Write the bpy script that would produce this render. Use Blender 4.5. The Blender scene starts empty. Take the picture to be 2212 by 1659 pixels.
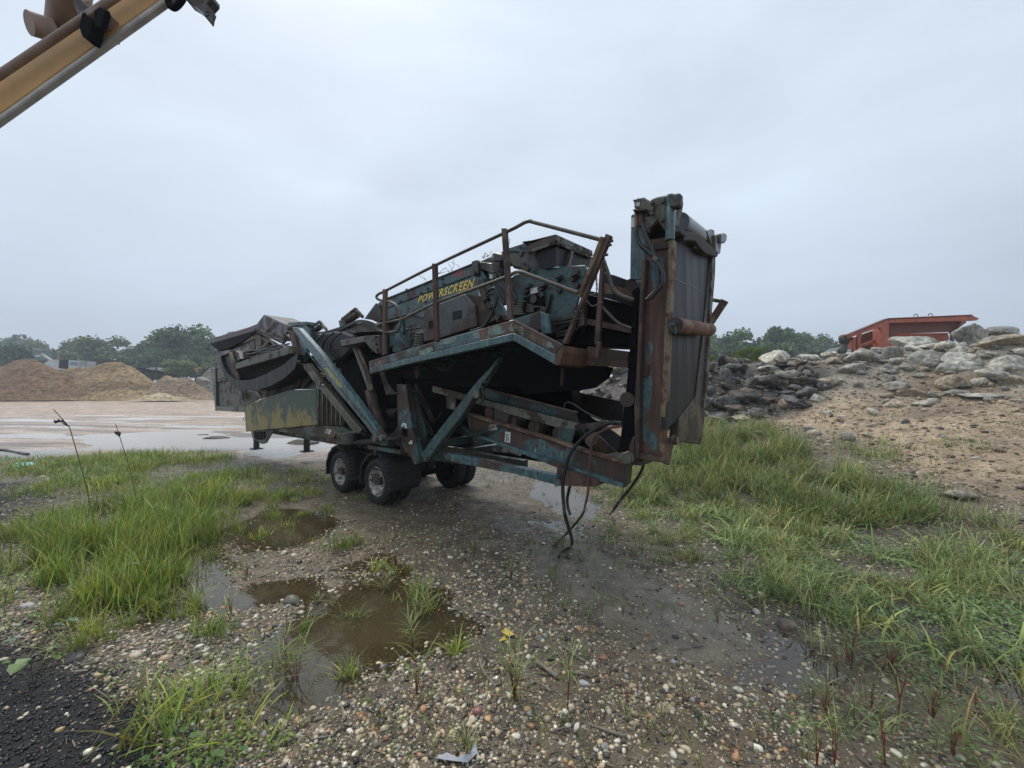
import bpy, bmesh, math, random
import numpy as np
from mathutils import Vector, Matrix
random.seed(7); RNG = np.random.default_rng(7)
SC = bpy.context.scene; COL = SC.collection

# ------------------------------------------------------------------ camera, sky, sun, exposure
F = 850.0; CX = 1106.0; CY = 829.5; HC = 2.4
PITCH = math.atan(13.5 / F); CP, SP = math.cos(PITCH), math.sin(PITCH)
cam = bpy.data.cameras.new('camera'); cam.sensor_width = 36; cam.lens = 36 * F / 2212
cam.clip_start = 0.05; cam.clip_end = 3000
camo = bpy.data.objects.new('camera', cam); COL.objects.link(camo)
camo.location = (0, 0, HC); camo.rotation_euler = (math.pi / 2 + PITCH, 0, 0); SC.camera = camo

SUN_EL, SUN_AZ = math.radians(58), math.radians(-35)
W = bpy.data.worlds.new('World'); SC.world = W; W.use_nodes = True
nt = W.node_tree; N = nt.nodes; L = nt.links; N.clear()
wo = N.new('ShaderNodeOutputWorld'); bg = N.new('ShaderNodeBackground')
sky = N.new('ShaderNodeTexSky'); sky.sky_type = 'NISHITA'; sky.sun_disc = False
sky.sun_elevation = SUN_EL; sky.sun_rotation = SUN_AZ; sky.dust_density = 4.0
tc = N.new('ShaderNodeTexCoord'); sep = N.new('ShaderNodeSeparateXYZ'); L.new(tc.outputs['Generated'], sep.inputs[0])
ramp = N.new('ShaderNodeValToRGB')
e = ramp.color_ramp.elements
e[0].position = 0.0; e[0].color = (3.95, 4.55, 5.5, 1)
e[1].position = 1.0; e[1].color = (5.6, 6.4, 7.3, 1)
x = ramp.color_ramp.elements.new(0.12); x.color = (4.2, 4.85, 5.8, 1)
x = ramp.color_ramp.elements.new(0.42); x.color = (5.1, 5.85, 6.75, 1)
L.new(sep.outputs['Z'], ramp.inputs[0])
mp = N.new('ShaderNodeMapping'); mp.inputs['Scale'].default_value = (1.0, 1.0, 2.6); L.new(tc.outputs['Generated'], mp.inputs[0])
cn = N.new('ShaderNodeTexNoise'); cn.inputs['Scale'].default_value = 1.7; cn.inputs['Detail'].default_value = 6; cn.inputs['Roughness'].default_value = 0.48
cn.inputs['Distortion'].default_value = 0.5
L.new(mp.outputs[0], cn.inputs['Vector'])
cr = N.new('ShaderNodeMapRange'); cr.inputs['From Min'].default_value = 0.3; cr.inputs['From Max'].default_value = 0.7
cr.inputs['To Min'].default_value = 0.88; cr.inputs['To Max'].default_value = 1.12
L.new(cn.outputs[0], cr.inputs[0])
vm = N.new('ShaderNodeVectorMath'); vm.operation = 'SCALE'; L.new(ramp.outputs[0], vm.inputs[0]); L.new(cr.outputs[0], vm.inputs['Scale'])
mx = N.new('ShaderNodeMix'); mx.data_type = 'RGBA'; mx.inputs[0].default_value = 0.94
L.new(sky.outputs[0], mx.inputs[6]); L.new(vm.outputs[0], mx.inputs[7])
L.new(mx.outputs[2], bg.inputs[0]); bg.inputs[1].default_value = 0.1; L.new(bg.outputs[0], wo.inputs[0])

sl = bpy.data.lights.new('sun', 'SUN'); sl.energy = 1.4; sl.angle = math.radians(25); sl.color = (1, 0.94, 0.85)
so = bpy.data.objects.new('sun', sl); COL.objects.link(so)
so.rotation_euler = (math.pi / 2 - SUN_EL, 0, -SUN_AZ + math.pi)
SC.view_settings.view_transform = 'Standard'; SC.view_settings.look = 'None'
SC.view_settings.exposure = 0.5; SC.view_settings.gamma = 1.0
SC.cycles.max_bounces = 6; SC.cycles.transparent_max_bounces = 12; SC.cycles.volume_bounces = 0

# ------------------------------------------------------------------ pixel rays and frames of reference
CAM = Vector((0, 0, HC))
def ray(x, y):
    a = (x - CX) / F; b = (CY - y) / F
    return Vector((a, CP - b * SP, SP + b * CP))
def at(x, y, Y):
    d = ray(x, y); return CAM + d * (Y / d.y)
# places of the traced details (regions of the photograph)
def crop(ox, oy, w):
    k = w * 0.54 / 2212
    return lambda *p: [(ox * 0.54 + k * a, oy * 0.54 + k * b) for a, b in p]
c1 = crop(800, 1150, 900); c2 = crop(1450, 850, 900); c3 = crop(2050, 700, 900)
c4f = 700 * 0.54 / 1659
c4 = lambda *p: [(2350 * 0.54 + c4f * a, 1250 * 0.54 + c4f * b) for a, b in p]
c5 = crop(1200, 1500, 800); c6 = crop(1700, 1450, 900); c7 = crop(0, 0, 900); c8 = crop(0, 1250, 900)
c9 = crop(2700, 1200, 700); c10 = crop(3300, 1200, 796)
# machine frame: x along its length (towards the camera's right), y away from the camera, z up
TH = math.radians(40); MO = Vector((-2.85, 8.25, 0))
MM = Matrix.Translation(MO) @ Matrix.Rotation(-TH, 4, 'Z'); MI = MM.inverted(); MI3 = MI.to_3x3(); CL = MI @ CAM
def mt(p, t):
    d = MI3 @ ray(*p); return CL + d * ((t - CL.y) / d.y)
def ms(p, s):
    d = MI3 @ ray(*p); return CL + d * ((s - CL.x) / d.x)

# ------------------------------------------------------------------ numpy noise
_P = RNG.random((256, 256))
def vnoise(x, y):
    xi = np.floor(x).astype(int); yi = np.floor(y).astype(int); fx = x - xi; fy = y - yi
    fx = fx * fx * (3 - 2 * fx); fy = fy * fy * (3 - 2 * fy)
    g = lambda i, j: _P[i & 255, j & 255]
    return (g(xi, yi) * (1 - fx) + g(xi + 1, yi) * fx) * (1 - fy) + (g(xi, yi + 1) * (1 - fx) + g(xi + 1, yi + 1) * fx) * fy
def fbm(x, y, o=4):
    s = 0; a = 0.5; t = 0
    for k in range(o):
        s = s + a * vnoise(x * 2 ** k + 17.3 * k, y * 2 ** k + 5.1 * k); t += a; a *= 0.5
    return s / t - 0.5
def smooth(e0, e1, v):
    t = np.clip((v - e0) / (e1 - e0), 0, 1); return t * t * (3 - 2 * t)

# ------------------------------------------------------------------ terrain heights
ctrl = []
for X in (-40, -25, -14, -8, -4, 0, 3):
    for Y in (-6, 0, 3, 6, 9, 12, 16):
        ctrl.append((X, Y, 0.0))
ctrl += [(6, -6, 0), (9, -6, 0), (14, -4, 0), (5, 0, 0), (8, 0, 0), (4.2, 3, 0), (6, 3, 0.0), (12, 2, .4), (18, 0, 1), (3, 6, 0), (4.2, 5.5, 0)]
for X in (-60, -30, -15, -6, 0):
    ctrl += [(X, 30, 0.0), (X, 60, 0.15), (X, 100, 0.3), (X * 2, 200, 1.0), (X * 4, 400, 2)]
prof = {1550: ((1000, 10.5), (925, 13), (908, 14.5), (842, 15.6), (782, 17)),
        1450: ((1000, 10.5), (930, 13), (912, 14.5), (842, 15.8), (786, 17.2)),
        1350: ((925, 13.5), (890, 15.2), (842, 16.4), (800, 17.6)),
        1265: ((905, 15.5), (880, 17.2), (845, 18.5)),
        1700: ((1150, 6.7), (1000, 9.5), (930, 12), (900, 13.5), (850, 14.6), (782, 16.5)),
        1850: ((1150, 6.5), (1000, 9.2), (900, 12), (872, 13), (805, 14.5), (768, 15.5)),
        2000: ((1150, 6.35), (1000, 9), (900, 11.5), (872, 12.3), (800, 13.5), (748, 14.5)),
        2150: ((1250, 5), (1100, 7), (1000, 8.3), (900, 10.5), (872, 11.3), (800, 12.3), (745, 13.2)),
        2320: ((1250, 4.9), (1100, 6.6), (1000, 7.8), (900, 10), (872, 10.6), (800, 11.5), (735, 12.3))}
for xx, l in prof.items():
    for yy, Y in l: ctrl.append(tuple(at(xx, yy, Y)))
    q = at(xx, l[-1][0], l[-1][1])
    ctrl += [(q.x * 1.13, q.y * 1.13, q.z * .93), (q.x * 1.5, q.y * 1.5, 2.2 if xx > 1600 else 1.2), (q.x * 2.6, q.y * 2.6, 1.2)]
ctrl += [(24, 6, 3.0), (24, 11, 4.4), (30, 14, 4.2), (60, 60, 3), (120, 120, 3), (40, 0, 2), (100, 200, 3), (30, 200, 2)]
CT = np.array(list({(round(a, 2), round(b, 2)): (a, b, c) for a, b, c in ctrl}.values())); n_ = len(CT)
D_ = np.hypot(CT[:, None, 0] - CT[None, :, 0], CT[:, None, 1] - CT[None, :, 1])
A_ = np.zeros((n_ + 1, n_ + 1)); A_[:n_, :n_] = D_; A_[:n_, n_] = 1; A_[n_, :n_] = 1
RW = np.linalg.solve(A_, np.append(CT[:, 2], 0))
def hbase(x, y):
    r = np.full(x.shape, RW[n_])
    for i in range(n_): r = r + RW[i] * np.hypot(x - CT[i, 0], y - CT[i, 1])
    return r
def onz(x, y, z=0):
    d = ray(x, y); return CAM + d * ((z - HC) / d.z)
def poly_sd(x, y, P):            # signed distance, negative inside
    d = np.full(x.shape, 1e9); ins = np.zeros(x.shape, bool)
    for i in range(len(P)):
        ax, ay = P[i]; bx, by = P[(i + 1) % len(P)]
        ex, ey = bx - ax, by - ay; wx, wy = x - ax, y - ay
        t = np.clip((wx * ex + wy * ey) / (ex * ex + ey * ey), 0, 1)
        d = np.minimum(d, np.hypot(wx - ex * t, wy - ey * t))
        c = ((ay > y) != (by > y)) & (x < ex * (y - ay) / (ey if abs(ey) > 1e-9 else 1e-9) + ax)
        ins ^= c
    return np.where(ins, -d, d)
def wp(*pts): return [tuple(onz(*p).xy) for p in pts]
PUD = [(wp((556, 1372), (640, 1330), (700, 1285), (860, 1235), (975, 1285), (1020, 1345), (905, 1400), (800, 1440), (735, 1500), (640, 1540), (575, 1520), (556, 1430)), .05),
       (wp((500, 1145), (560, 1105), (690, 1100), (720, 1130), (650, 1172), (540, 1182)), .05),
       (wp((350, 1165), (400, 1160), (470, 1230), (480, 1290), (360, 1325)), .07),
       (wp((495, 1290), (560, 1262), (660, 1255), (655, 1285), (560, 1305), (490, 1318)), .06),
       (wp((720, 1225), (820, 1180), (880, 1190), (860, 1225), (760, 1245)), .025),
       (wp((1150, 1040), (1230, 1055), (1300, 1085), (1280, 1118), (1200, 1105), (1150, 1070)), .04),
       (wp((1560, 1450), (1700, 1440), (1830, 1465), (1900, 1500), (1820, 1500), (1700, 1485), (1600, 1475)), .03),
       (wp((1660, 1378), (1700, 1375), (1730, 1440), (1700, 1450)), .025),
       (wp((2130, 1385), (2200, 1400), (2250, 1500), (2300, 1600), (2180, 1560), (2150, 1470)), .04),
       (wp((200, 940), (420, 930), (540, 950), (560, 968), (420, 972), (220, 968)), .06),
       (wp((540, 945), (700, 948), (700, 968), (600, 985), (545, 975)), .05),
       (wp((-300, 975), (100, 968), (190, 975), (60, 990), (-300, 1000)), .04),
       (wp((1150, 1120), (1260, 1130), (1290, 1165), (1200, 1160)), .02)]
WATER_Z = -0.022
MUD = wp((-900, 868), (-900, 1010), (100, 985), (330, 968), (480, 980), (560, 990), (740, 985), (840, 960), (920, 925), (1000, 890), (1000, 868), (400, 866))
def gheight(x, y):
    h = hbase(x, y); dist = np.hypot(x, y); h = np.where(dist < 60, np.clip(h, 0, None) * smooth(.0, .2, h), h)
    flat = 1 - smooth(.15, .8, h)
    wx = x + .35 * fbm(x * 1.1, y * 1.1, 3); wy = y + .35 * fbm(x * 1.1 + 40, y * 1.1 + 9, 3)
    rough = 0.05 * fbm(x * .8, y * .8, 4) + .018 * fbm(x * 6 + 3, y * 6, 3)
    h = h + rough * (0.55 * flat + 1.8 * (1 - flat)) + (1 - flat) * .35 * fbm(x * .55 + 9, y * .55, 5)
    for P, dp in PUD:
        sd = poly_sd(wx, wy, P); k = 1 + np.mean([p[1] for p in P]) / 12
        h = h - (dp + .012) * smooth(.34 * k, -.34 * k, sd + .10 * fbm(x * 4, y * 4, 3) * 2)
    # the wet flat lies a little low so that shallow water stands in its hollows
    m = smooth(2.5, -2.5, poly_sd(x, y, MUD)) * flat
    h = h - m * (.010 + .11 * fbm(x * .16 + 3, y * .8 + .1 * x, 5))
    return h
_gx = np.linspace(-70, 45, 1151); _gy = np.linspace(-8, 110, 1181)
_GX, _GY = np.meshgrid(_gx, _gy, indexing='ij'); _GH = gheight(_GX, _GY)
def gz(x, y):
    u = np.clip((np.asarray(x, float) + 70) / 115 * 1150, 0, 1149.999); v = np.clip((np.asarray(y, float) + 8) / 118 * 1180, 0, 1179.999)
    i = u.astype(int); j = v.astype(int); a = u - i; b = v - j
    return (_GH[i, j] * (1 - a) + _GH[i + 1, j] * a) * (1 - b) + (_GH[i, j + 1] * (1 - a) + _GH[i + 1, j + 1] * a) * b
def hit(x, y):
    d = ray(x, y); d = d / d.y; Y = 1.5
    while Y < 100:
        p = CAM + d * Y
        if p.z < gz(p.x, p.y): return p
        Y += 0.03 + Y * .002
    return CAM + d * 40

# ------------------------------------------------------------------ materials
def new_mat(name):
    m = bpy.data.materials.new(name); m.use_nodes = True
    return m, m.node_tree.nodes, m.node_tree.links, m.node_tree.nodes['Principled BSDF']
def tex(N, L, kind, vec, **kw):
    n = N.new(kind)
    for k, v in kw.items():
        n.inputs[k].default_value = v
    L.new(vec, n.inputs['Vector']); return n
def mapr(N, L, src, a, b, c=0., d=1.):
    n = N.new('ShaderNodeMapRange'); n.inputs[1].default_value = a; n.inputs[2].default_value = b
    n.inputs[3].default_value = c; n.inputs[4].default_value = d; L.new(src, n.inputs[0]); return n.outputs[0]
def mixc(N, L, f, a, b, bt='MIX'):
    n = N.new('ShaderNodeMix'); n.data_type = 'RGBA'; n.blend_type = bt
    for s, i in ((f, 0), (a, 6), (b, 7)):
        if isinstance(s, (tuple, list)): n.inputs[i].default_value = (*s[:3], 1)
        elif isinstance(s, (int, float)): n.inputs[i].default_value = s
        else: L.new(s, n.inputs[i])
    return n.outputs[2]
def mth(N, L, op, a, b):
    n = N.new('ShaderNodeMath'); n.operation = op
    for s, i in ((a, 0), (b, 1)):
        if isinstance(s, (int, float)): n.inputs[i].default_value = s
        else: L.new(s, n.inputs[i])
    return n.outputs[0]
def objco(N, scale=(1, 1, 1), L=None):
    t = N.new('ShaderNodeTexCoord')
    if scale == (1, 1, 1): return t.outputs['Object']
    m = N.new('ShaderNodeMapping'); m.inputs['Scale'].default_value = scale; L.new(t.outputs['Object'], m.inputs[0]); return m.outputs[0]

def worn(name, paint, rust, amt=.5, sc=2.2, rough=.30, chalk=None, seed=0., bump=.25, metal=0.):
    m, N, L, b = new_mat(name)
    t = N.new('ShaderNodeTexCoord'); mp = N.new('ShaderNodeMapping'); mp.inputs['Location'].default_value = (seed, seed * .7, 0); L.new(t.outputs['Object'], mp.inputs[0]); v = mp.outputs[0]
    m2 = N.new('ShaderNodeMapping'); m2.inputs['Scale'].default_value = (9, 9, 1.1); L.new(v, m2.inputs[0])
    n1 = tex(N, L, 'ShaderNodeTexNoise', v, Scale=sc, Detail=9, Roughness=.62)
    n2 = tex(N, L, 'ShaderNodeTexNoise', m2.outputs[0], Scale=1.4, Detail=5)
    n3 = tex(N, L, 'ShaderNodeTexNoise', v, Scale=sc * 9, Detail=6, Roughness=.7)
    n4 = tex(N, L, 'ShaderNodeTexNoise', v, Scale=.8, Detail=3)
    s = mth(N, L, 'ADD', mth(N, L, 'ADD', n1.outputs[0], mth(N, L, 'MULTIPLY', n2.outputs[0], .13)), mth(N, L, 'MULTIPLY', n4.outputs[0], .45))
    th = .79 + (.5 - amt) * .42
    mask = mapr(N, L, s, th - .02, th + .025)
    pc = mixc(N, L, mapr(N, L, n3.outputs[0], .3, .72), tuple(c * .62 for c in paint), tuple(c * 1.3 for c in paint))
    if chalk:
        pc = mixc(N, L, mapr(N, L, tex(N, L, 'ShaderNodeTexNoise', m2.outputs[0], Scale=2.1, Detail=7, Roughness=.7).outputs[0], .56, .64), pc, chalk)
    rc = mixc(N, L, n3.outputs[0], tuple(c * .5 for c in rust), tuple(c * 1.5 for c in rust))
    rc = mixc(N, L, mapr(N, L, n2.outputs[0], .5, .75), rc, (rust[0] * 1.6, rust[1] * 1.35, rust[2] * 1.1))
    col = mixc(N, L, mask, pc, rc)
    # grime running down the metal
    col = mixc(N, L, mapr(N, L, n2.outputs[0], .3, .55, .5, 0), col, (.016, .014, .012))
    L.new(col, b.inputs['Base Color'])
    r = mth(N, L, 'ADD', mapr(N, L, mask, 0, 1, rough, rough + .25), mapr(N, L, n3.outputs[0], .3, .7, -.1, .12)); L.new(r, b.inputs['Roughness'])
    b.inputs['Specular IOR Level'].default_value = .5; b.inputs['Metallic'].default_value = metal
    bp = N.new('ShaderNodeBump'); bp.inputs['Strength'].default_value = bump; bp.inputs['Distance'].default_value = .01
    hh = mth(N, L, 'ADD', mth(N, L, 'MULTIPLY', mask, -.5), n3.outputs[0]); L.new(hh, bp.inputs['Height']); L.new(bp.outputs[0], b.inputs['Normal'])
    return m
def plain(name, c, rough=.6, var=.35, sc=6, metal=0, bump=.15, spec=.5):
    m, N, L, b = new_mat(name); v = objco(N)
    n = tex(N, L, 'ShaderNodeTexNoise', v, Scale=sc, Detail=7, Roughness=.65)
    L.new(mixc(N, L, mapr(N, L, n.outputs[0], .3, .7), tuple(k * (1 - var) for k in c), tuple(k * (1 + var) for k in c)), b.inputs['Base Color'])
    L.new(mapr(N, L, n.outputs[0], .3, .7, max(.04, rough - .12), rough + .12), b.inputs['Roughness']); b.inputs['Metallic'].default_value = metal
    b.inputs['Specular IOR Level'].default_value = spec
    bp = N.new('ShaderNodeBump'); bp.inputs['Strength'].default_value = bump; bp.inputs['Distance'].default_value = .01
    L.new(n.outputs[0], bp.inputs['Height']); L.new(bp.outputs[0], b.inputs['Normal'])
    return m
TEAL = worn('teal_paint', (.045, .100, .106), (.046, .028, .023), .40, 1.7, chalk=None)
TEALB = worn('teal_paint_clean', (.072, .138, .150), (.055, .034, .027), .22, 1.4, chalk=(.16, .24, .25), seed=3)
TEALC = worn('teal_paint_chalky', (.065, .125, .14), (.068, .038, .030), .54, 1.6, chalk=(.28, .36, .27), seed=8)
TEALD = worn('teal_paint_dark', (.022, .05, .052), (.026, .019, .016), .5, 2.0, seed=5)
GREEN = worn('dark_green_paint', (.035, .075, .062), (.045, .03, .02), .32, 1.6, seed=11)
RUST = worn('rusted_steel', (.105, .058, .042), (.055, .032, .024), .5, 2.4, rough=.5, seed=2)
RUSTB = worn('rust_and_teal', (.065, .115, .13), (.11, .060, .042), .85, 1.3, rough=.42, seed=14)
RUSTT = worn('tan_rust', (.20, .145, .085), (.10, .05, .035), .5, 3, rough=.6, seed=6)
BROWN = worn('brown_steel', (.05, .042, .036), (.038, .024, .018), .5, 3, seed=21)
OLIVE = worn('olive_steel', (.088, .082, .056), (.06, .04, .028), .45, 3, seed=31)
MOSS = worn('mossy_grey_steel', (.135, .14, .11), (.05, .035, .025), .42, 3.5, seed=41, rough=.55)
RAILM = plain('rail_steel', (.085, .068, .054), .38, .55, 12)
BLACK = plain('black_rubber_and_shade', (.004, .004, .0055), .7, .4, 5, spec=.1)  # rubber; also blackens the plate that stands for shade in the tail
BELT = plain('belt_rubber', (.011, .0115, .015), .55, .5, 3, bump=.1, spec=.2)
def belt_mat():
    m, N, L, b = new_mat('belt_rubber'); t = N.new('ShaderNodeTexCoord'); mp = N.new('ShaderNodeMapping'); mp.inputs['Scale'].default_value = (7, 7, .35); L.new(t.outputs['Object'], mp.inputs[0])
    n = tex(N, L, 'ShaderNodeTexNoise', mp.outputs[0], Scale=1.3, Detail=6, Roughness=.6); n2 = tex(N, L, 'ShaderNodeTexNoise', t.outputs['Object'], Scale=5, Detail=7)
    c = mixc(N, L, mapr(N, L, n.outputs[0], .5, .7), (.010, .0105, .0135), (.019, .020, .024)); c = mixc(N, L, mapr(N, L, n2.outputs[0], .58, .75, 0, .5), c, (.05, .045, .038)); L.new(c, b.inputs['Base Color'])
    L.new(mapr(N, L, n.outputs[0], .35, .65, .55, .42), b.inputs['Roughness']); b.inputs['Specular IOR Level'].default_value = .3; return m
BELT = belt_mat()
BELTL = plain('wet_roller_rubber', (.13, .14, .155), .3, .3, 5)
TYRE = plain('tyre_rubber', (.020, .020, .022), .7, .5, 9, spec=.3)
RIM = worn('rim_paint', (.55, .53, .50), (.16, .13, .10), .5, 5, rough=.5, seed=4)
DARK = plain('black_steel_and_shade', (.006, .007, .008), .75, .5, 4, spec=.08)  # steel kept near black, so the plant's interior shade lies in the colour
HOSE = plain('hose_rubber', (.015, .016, .018), .35, .3, 8)
HOSEB = plain('rusty_brown_hose', (.09, .045, .032), .55, .4, 10)
YTXT = plain('yellow_lettering', (.82, .58, .11), .5, .25, 25)
WHITE = plain('white_sticker', (.62, .62, .60), .5, .15, 20)
RED = plain('red_hopper_paint', (.40, .12, .075), .55, .35, 2.5)
REDD = plain('dark_red_hopper_paint', (.15, .055, .042), .6, .35, 2.5)
def two_tone_green():
    m, N, L, b = new_mat('green_box_with_yellow_moss'); v = objco(N)
    n = tex(N, L, 'ShaderNodeTexNoise', v, Scale=1.6, Detail=9, Roughness=.74); n3 = tex(N, L, 'ShaderNodeTexNoise', v, Scale=14, Detail=6)
    sp = N.new('ShaderNodeSeparateXYZ'); L.new(v, sp.inputs[0])
    s = mth(N, L, 'ADD', n.outputs[0], mapr(N, L, sp.outputs['Z'], 1.45, 2.35, .10, -.09))
    col = mixc(N, L, mapr(N, L, s, .50, .60), (.055, .085, .068), (.30, .225, .07))
    col = mixc(N, L, mapr(N, L, n3.outputs[0], .45, .7, 0, .55), col, (.07, .10, .08))
    L.new(col, b.inputs['Base Color']); b.inputs['Roughness'].default_value = .55; return m
MOSSY = two_tone_green()
YEL = plain('ochre_boom_paint', (.56, .33, .13), .6, .25, 1.6)
YELG = plain('dusty_brown_steel', (.27, .19, .155), .6, .3, 4)
SILV = plain('grey_flange', (.42, .41, .40), .4, .3, 5)

def attr_mat(name, rough=.6, bump=0, trans=0., spec=.5, bsc=40, tint=None, bd=.02, tr=(.6, 1.45)):
    m, N, L, b = new_mat(name); a = N.new('ShaderNodeAttribute'); a.attribute_name = 'Col'
    col = a.outputs['Color']
    if tint:
        n = tex(N, L, 'ShaderNodeTexNoise', objco(N), Scale=tint, Detail=6)
        n2 = mapr(N, L, n.outputs[0], .3, .7, *tr)
        vs = N.new('ShaderNodeVectorMath'); vs.operation = 'SCALE'; L.new(col, vs.inputs[0]); L.new(n2, vs.inputs['Scale']); col = vs.outputs[0]
    L.new(col, b.inputs['Base Color']); b.inputs['Roughness'].default_value = rough; b.inputs['Specular IOR Level'].default_value = spec
    if bump:
        n = tex(N, L, 'ShaderNodeTexNoise', objco(N), Scale=bsc, Detail=6); bp = N.new('ShaderNodeBump')
        bp.inputs['Strength'].default_value = bump; bp.inputs['Distance'].default_value = bd; L.new(n.outputs[0], bp.inputs['Height']); L.new(bp.outputs[0], b.inputs['Normal'])
    if trans:
        t = N.new('ShaderNodeBsdfTranslucent'); L.new(col, t.inputs[0]); ms_ = N.new('ShaderNodeMixShader'); ms_.inputs[0].default_value = trans
        o = [n for n in N if n.type == 'OUTPUT_MATERIAL'][0]; L.new(b.outputs[0], ms_.inputs[1]); L.new(t.outputs[0], ms_.inputs[2]); L.new(ms_.outputs[0], o.inputs[0])
    return m
LEAF = attr_mat('leaf_surface', .45, trans=.3)
PEB = attr_mat('pebble_surface', .38, tint=35)

# ------------------------------------------------------------------ mesh helpers
def tag(o, label=None, cat=None, group=None, kind=None):
    if label: o['label'] = label
    if cat: o['category'] = cat
    if group: o['group'] = group
    if kind: o['kind'] = kind
    return o
def empty(name, loc=(0, 0, 0), rz=0):
    o = bpy.data.objects.new(name, None); COL.objects.link(o); o.location = loc; o.rotation_euler = (0, 0, rz); o.empty_display_size = .1; return o
def npmesh(name, V, Fc, mat, parent=None, col=None, smooth_=False):
    V = np.asarray(V, np.float32); Fc = np.asarray(Fc, np.int32); k = Fc.shape[1]; me = bpy.data.meshes.new(name)
    me.vertices.add(len(V)); me.vertices.foreach_set('co', V.ravel()); me.loops.add(Fc.size); me.loops.foreach_set('vertex_index', Fc.ravel())
    me.polygons.add(len(Fc)); me.polygons.foreach_set('loop_start', np.arange(0, Fc.size, k, dtype=np.int32)); me.polygons.foreach_set('loop_total', np.full(len(Fc), k, np.int32))
    if smooth_: me.polygons.foreach_set('use_smooth', np.ones(len(Fc), bool))
    me.update(calc_edges=True)
    if col is not None:
        c = np.ones((len(V), 4), np.float32); c[:, :3] = col; a = me.attributes.new('Col', 'FLOAT_COLOR', 'POINT'); a.data.foreach_set('color', c.ravel())
    me.materials.append(mat); o = bpy.data.objects.new(name, me); COL.objects.link(o); o.parent = parent; return o
SPLIT = {'bolt', 'wheel_nut', 'flight', 'slat_rod', 'spring_rod', 'floor_bearer', 'crossmember_bar'}
class MB:
    def __init__(s): s.v = []; s.f = []; s.sm = []
    def add(s, V, Fc, sm=False):
        b = len(s.v); s.v += [Vector(p) for p in V]; s.f += [tuple(i + b for i in f) for f in Fc]; s.sm += [sm] * len(Fc); return s
    def prism(s, P, ex):
        P = [Vector(p) for p in P]; n = len(P); Q = [p + Vector(ex) for p in P]
        nr = Vector((0, 0, 0))
        for i in range(n): nr += P[i].cross(P[(i + 1) % n])
        if nr.dot(Vector(ex)) > 0: P.reverse(); Q.reverse()
        return s.add(P + Q, [tuple(range(n)), tuple(range(2 * n - 1, n - 1, -1))] + [(i, i + n, (i + 1) % n + n, (i + 1) % n) for i in range(n)])
    def box(s, c, d, M=None):
        c = Vector(c); V = []
        for z in (-.5, .5):
            for a, b in ((-.5, -.5), (.5, -.5), (.5, .5), (-.5, .5)):
                p = Vector((a * d[0], b * d[1], z * d[2])); V.append(c + (M @ p if M else p))
        return s.add(V, [(3, 2, 1, 0), (4, 5, 6, 7), (0, 1, 5, 4), (1, 2, 6, 5), (2, 3, 7, 6), (3, 0, 4, 7)])
    def beam(s, p, q, w, h, up=(0, 0, 1)):
        p, q = Vector(p), Vector(q); d = (q - p); ln = d.length; d = d / ln; u = Vector(up)
        sd = d.cross(u); sd = sd.normalized() if sd.length > 1e-4 else Vector((1, 0, 0)); u = sd.cross(d)
        M = Matrix((d, sd, u)).transposed(); return s.box((p + q) / 2, (ln, w, h), M)
    def tube(s, pts, r, n=8, cap=True, rr=None):
        pts = [Vector(p) for p in pts]; m = len(pts); V = []; pd = None
        for i, p in enumerate(pts):
            d = (pts[min(i + 1, m - 1)] - pts[max(i - 1, 0)]).normalized()
            if pd is None: a = d.orthogonal().normalized()
            else: a = (a - d * a.dot(d)).normalized()
            pd = d; b = d.cross(a); R = rr[i] if rr else r
            V += [p + (a * math.cos(2 * math.pi * k / n) + b * math.sin(2 * math.pi * k / n)) * R for k in range(n)]
        Fc = [(i * n + k, i * n + (k + 1) % n, (i + 1) * n + (k + 1) % n, (i + 1) * n + k) for i in range(m - 1) for k in range(n)]
        s.add(V, Fc, True)
        if cap: s.add(V[:n], [tuple(range(n))[::-1]]); s.add(V[-n:], [tuple(range(n))])
        return s
    def cyl(s, p, q, r, n=16): return s.tube([p, q], r, n)
    def lathe(s, c, ax, prof, n=32):
        c, ax = Vector(c), Vector(ax).normalized(); a = ax.orthogonal().normalized(); b = ax.cross(a); V = []
        for k in range(n):
            d = a * math.cos(2 * math.pi * k / n) + b * math.sin(2 * math.pi * k / n); V += [c + ax * h + d * r for r, h in prof]
        m = len(prof)
        return s.add(V, [(k * m + i, k * m + i + 1, ((k + 1) % n) * m + i + 1, ((k + 1) % n) * m + i) for k in range(n) for i in range(m - 1)], True)
    def build(s, name, mat, parent=None, bevel=0):
        if name in SPLIT:                       # every bolt, lug or vent grid is a part of its own
            par = list(range(len(s.v)))
            def fd(a):
                while par[a] != a: par[a] = par[par[a]]; a = par[a]
                return a
            for f in s.f:
                for i in f[1:]: par[fd(i)] = fd(f[0])
            gr = {}
            for f, sm in zip(s.f, s.sm): gr.setdefault(fd(f[0]), []).append((f, sm))
            for fs in gr.values():
                ids = sorted({i for f, _ in fs for i in f}); mp_ = {i: k for k, i in enumerate(ids)}; m = MB(); m.v = [s.v[i] for i in ids]; m.f = [tuple(mp_[i] for i in f) for f, _ in fs]; m.sm = [q for _, q in fs]
                o = m.build('single ' + name, mat, parent, bevel)
            return o
        name = name.replace('single ', '')
        me = bpy.data.meshes.new(name); me.from_pydata([tuple(v) for v in s.v], [], s.f); me.polygons.foreach_set('use_smooth', s.sm)
        bm = bmesh.new(); bm.from_mesh(me); bmesh.ops.recalc_face_normals(bm, faces=bm.faces); bm.to_mesh(me); bm.free()
        me.materials.append(mat); o = bpy.data.objects.new(name, me); COL.objects.link(o); o.parent = parent
        if bevel:
            b = o.modifiers.new('bevel', 'BEVEL'); b.width = bevel; b.segments = 1; b.limit_method = 'ANGLE'; b.angle_limit = .6; b.harden_normals = False
        return o
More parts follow.
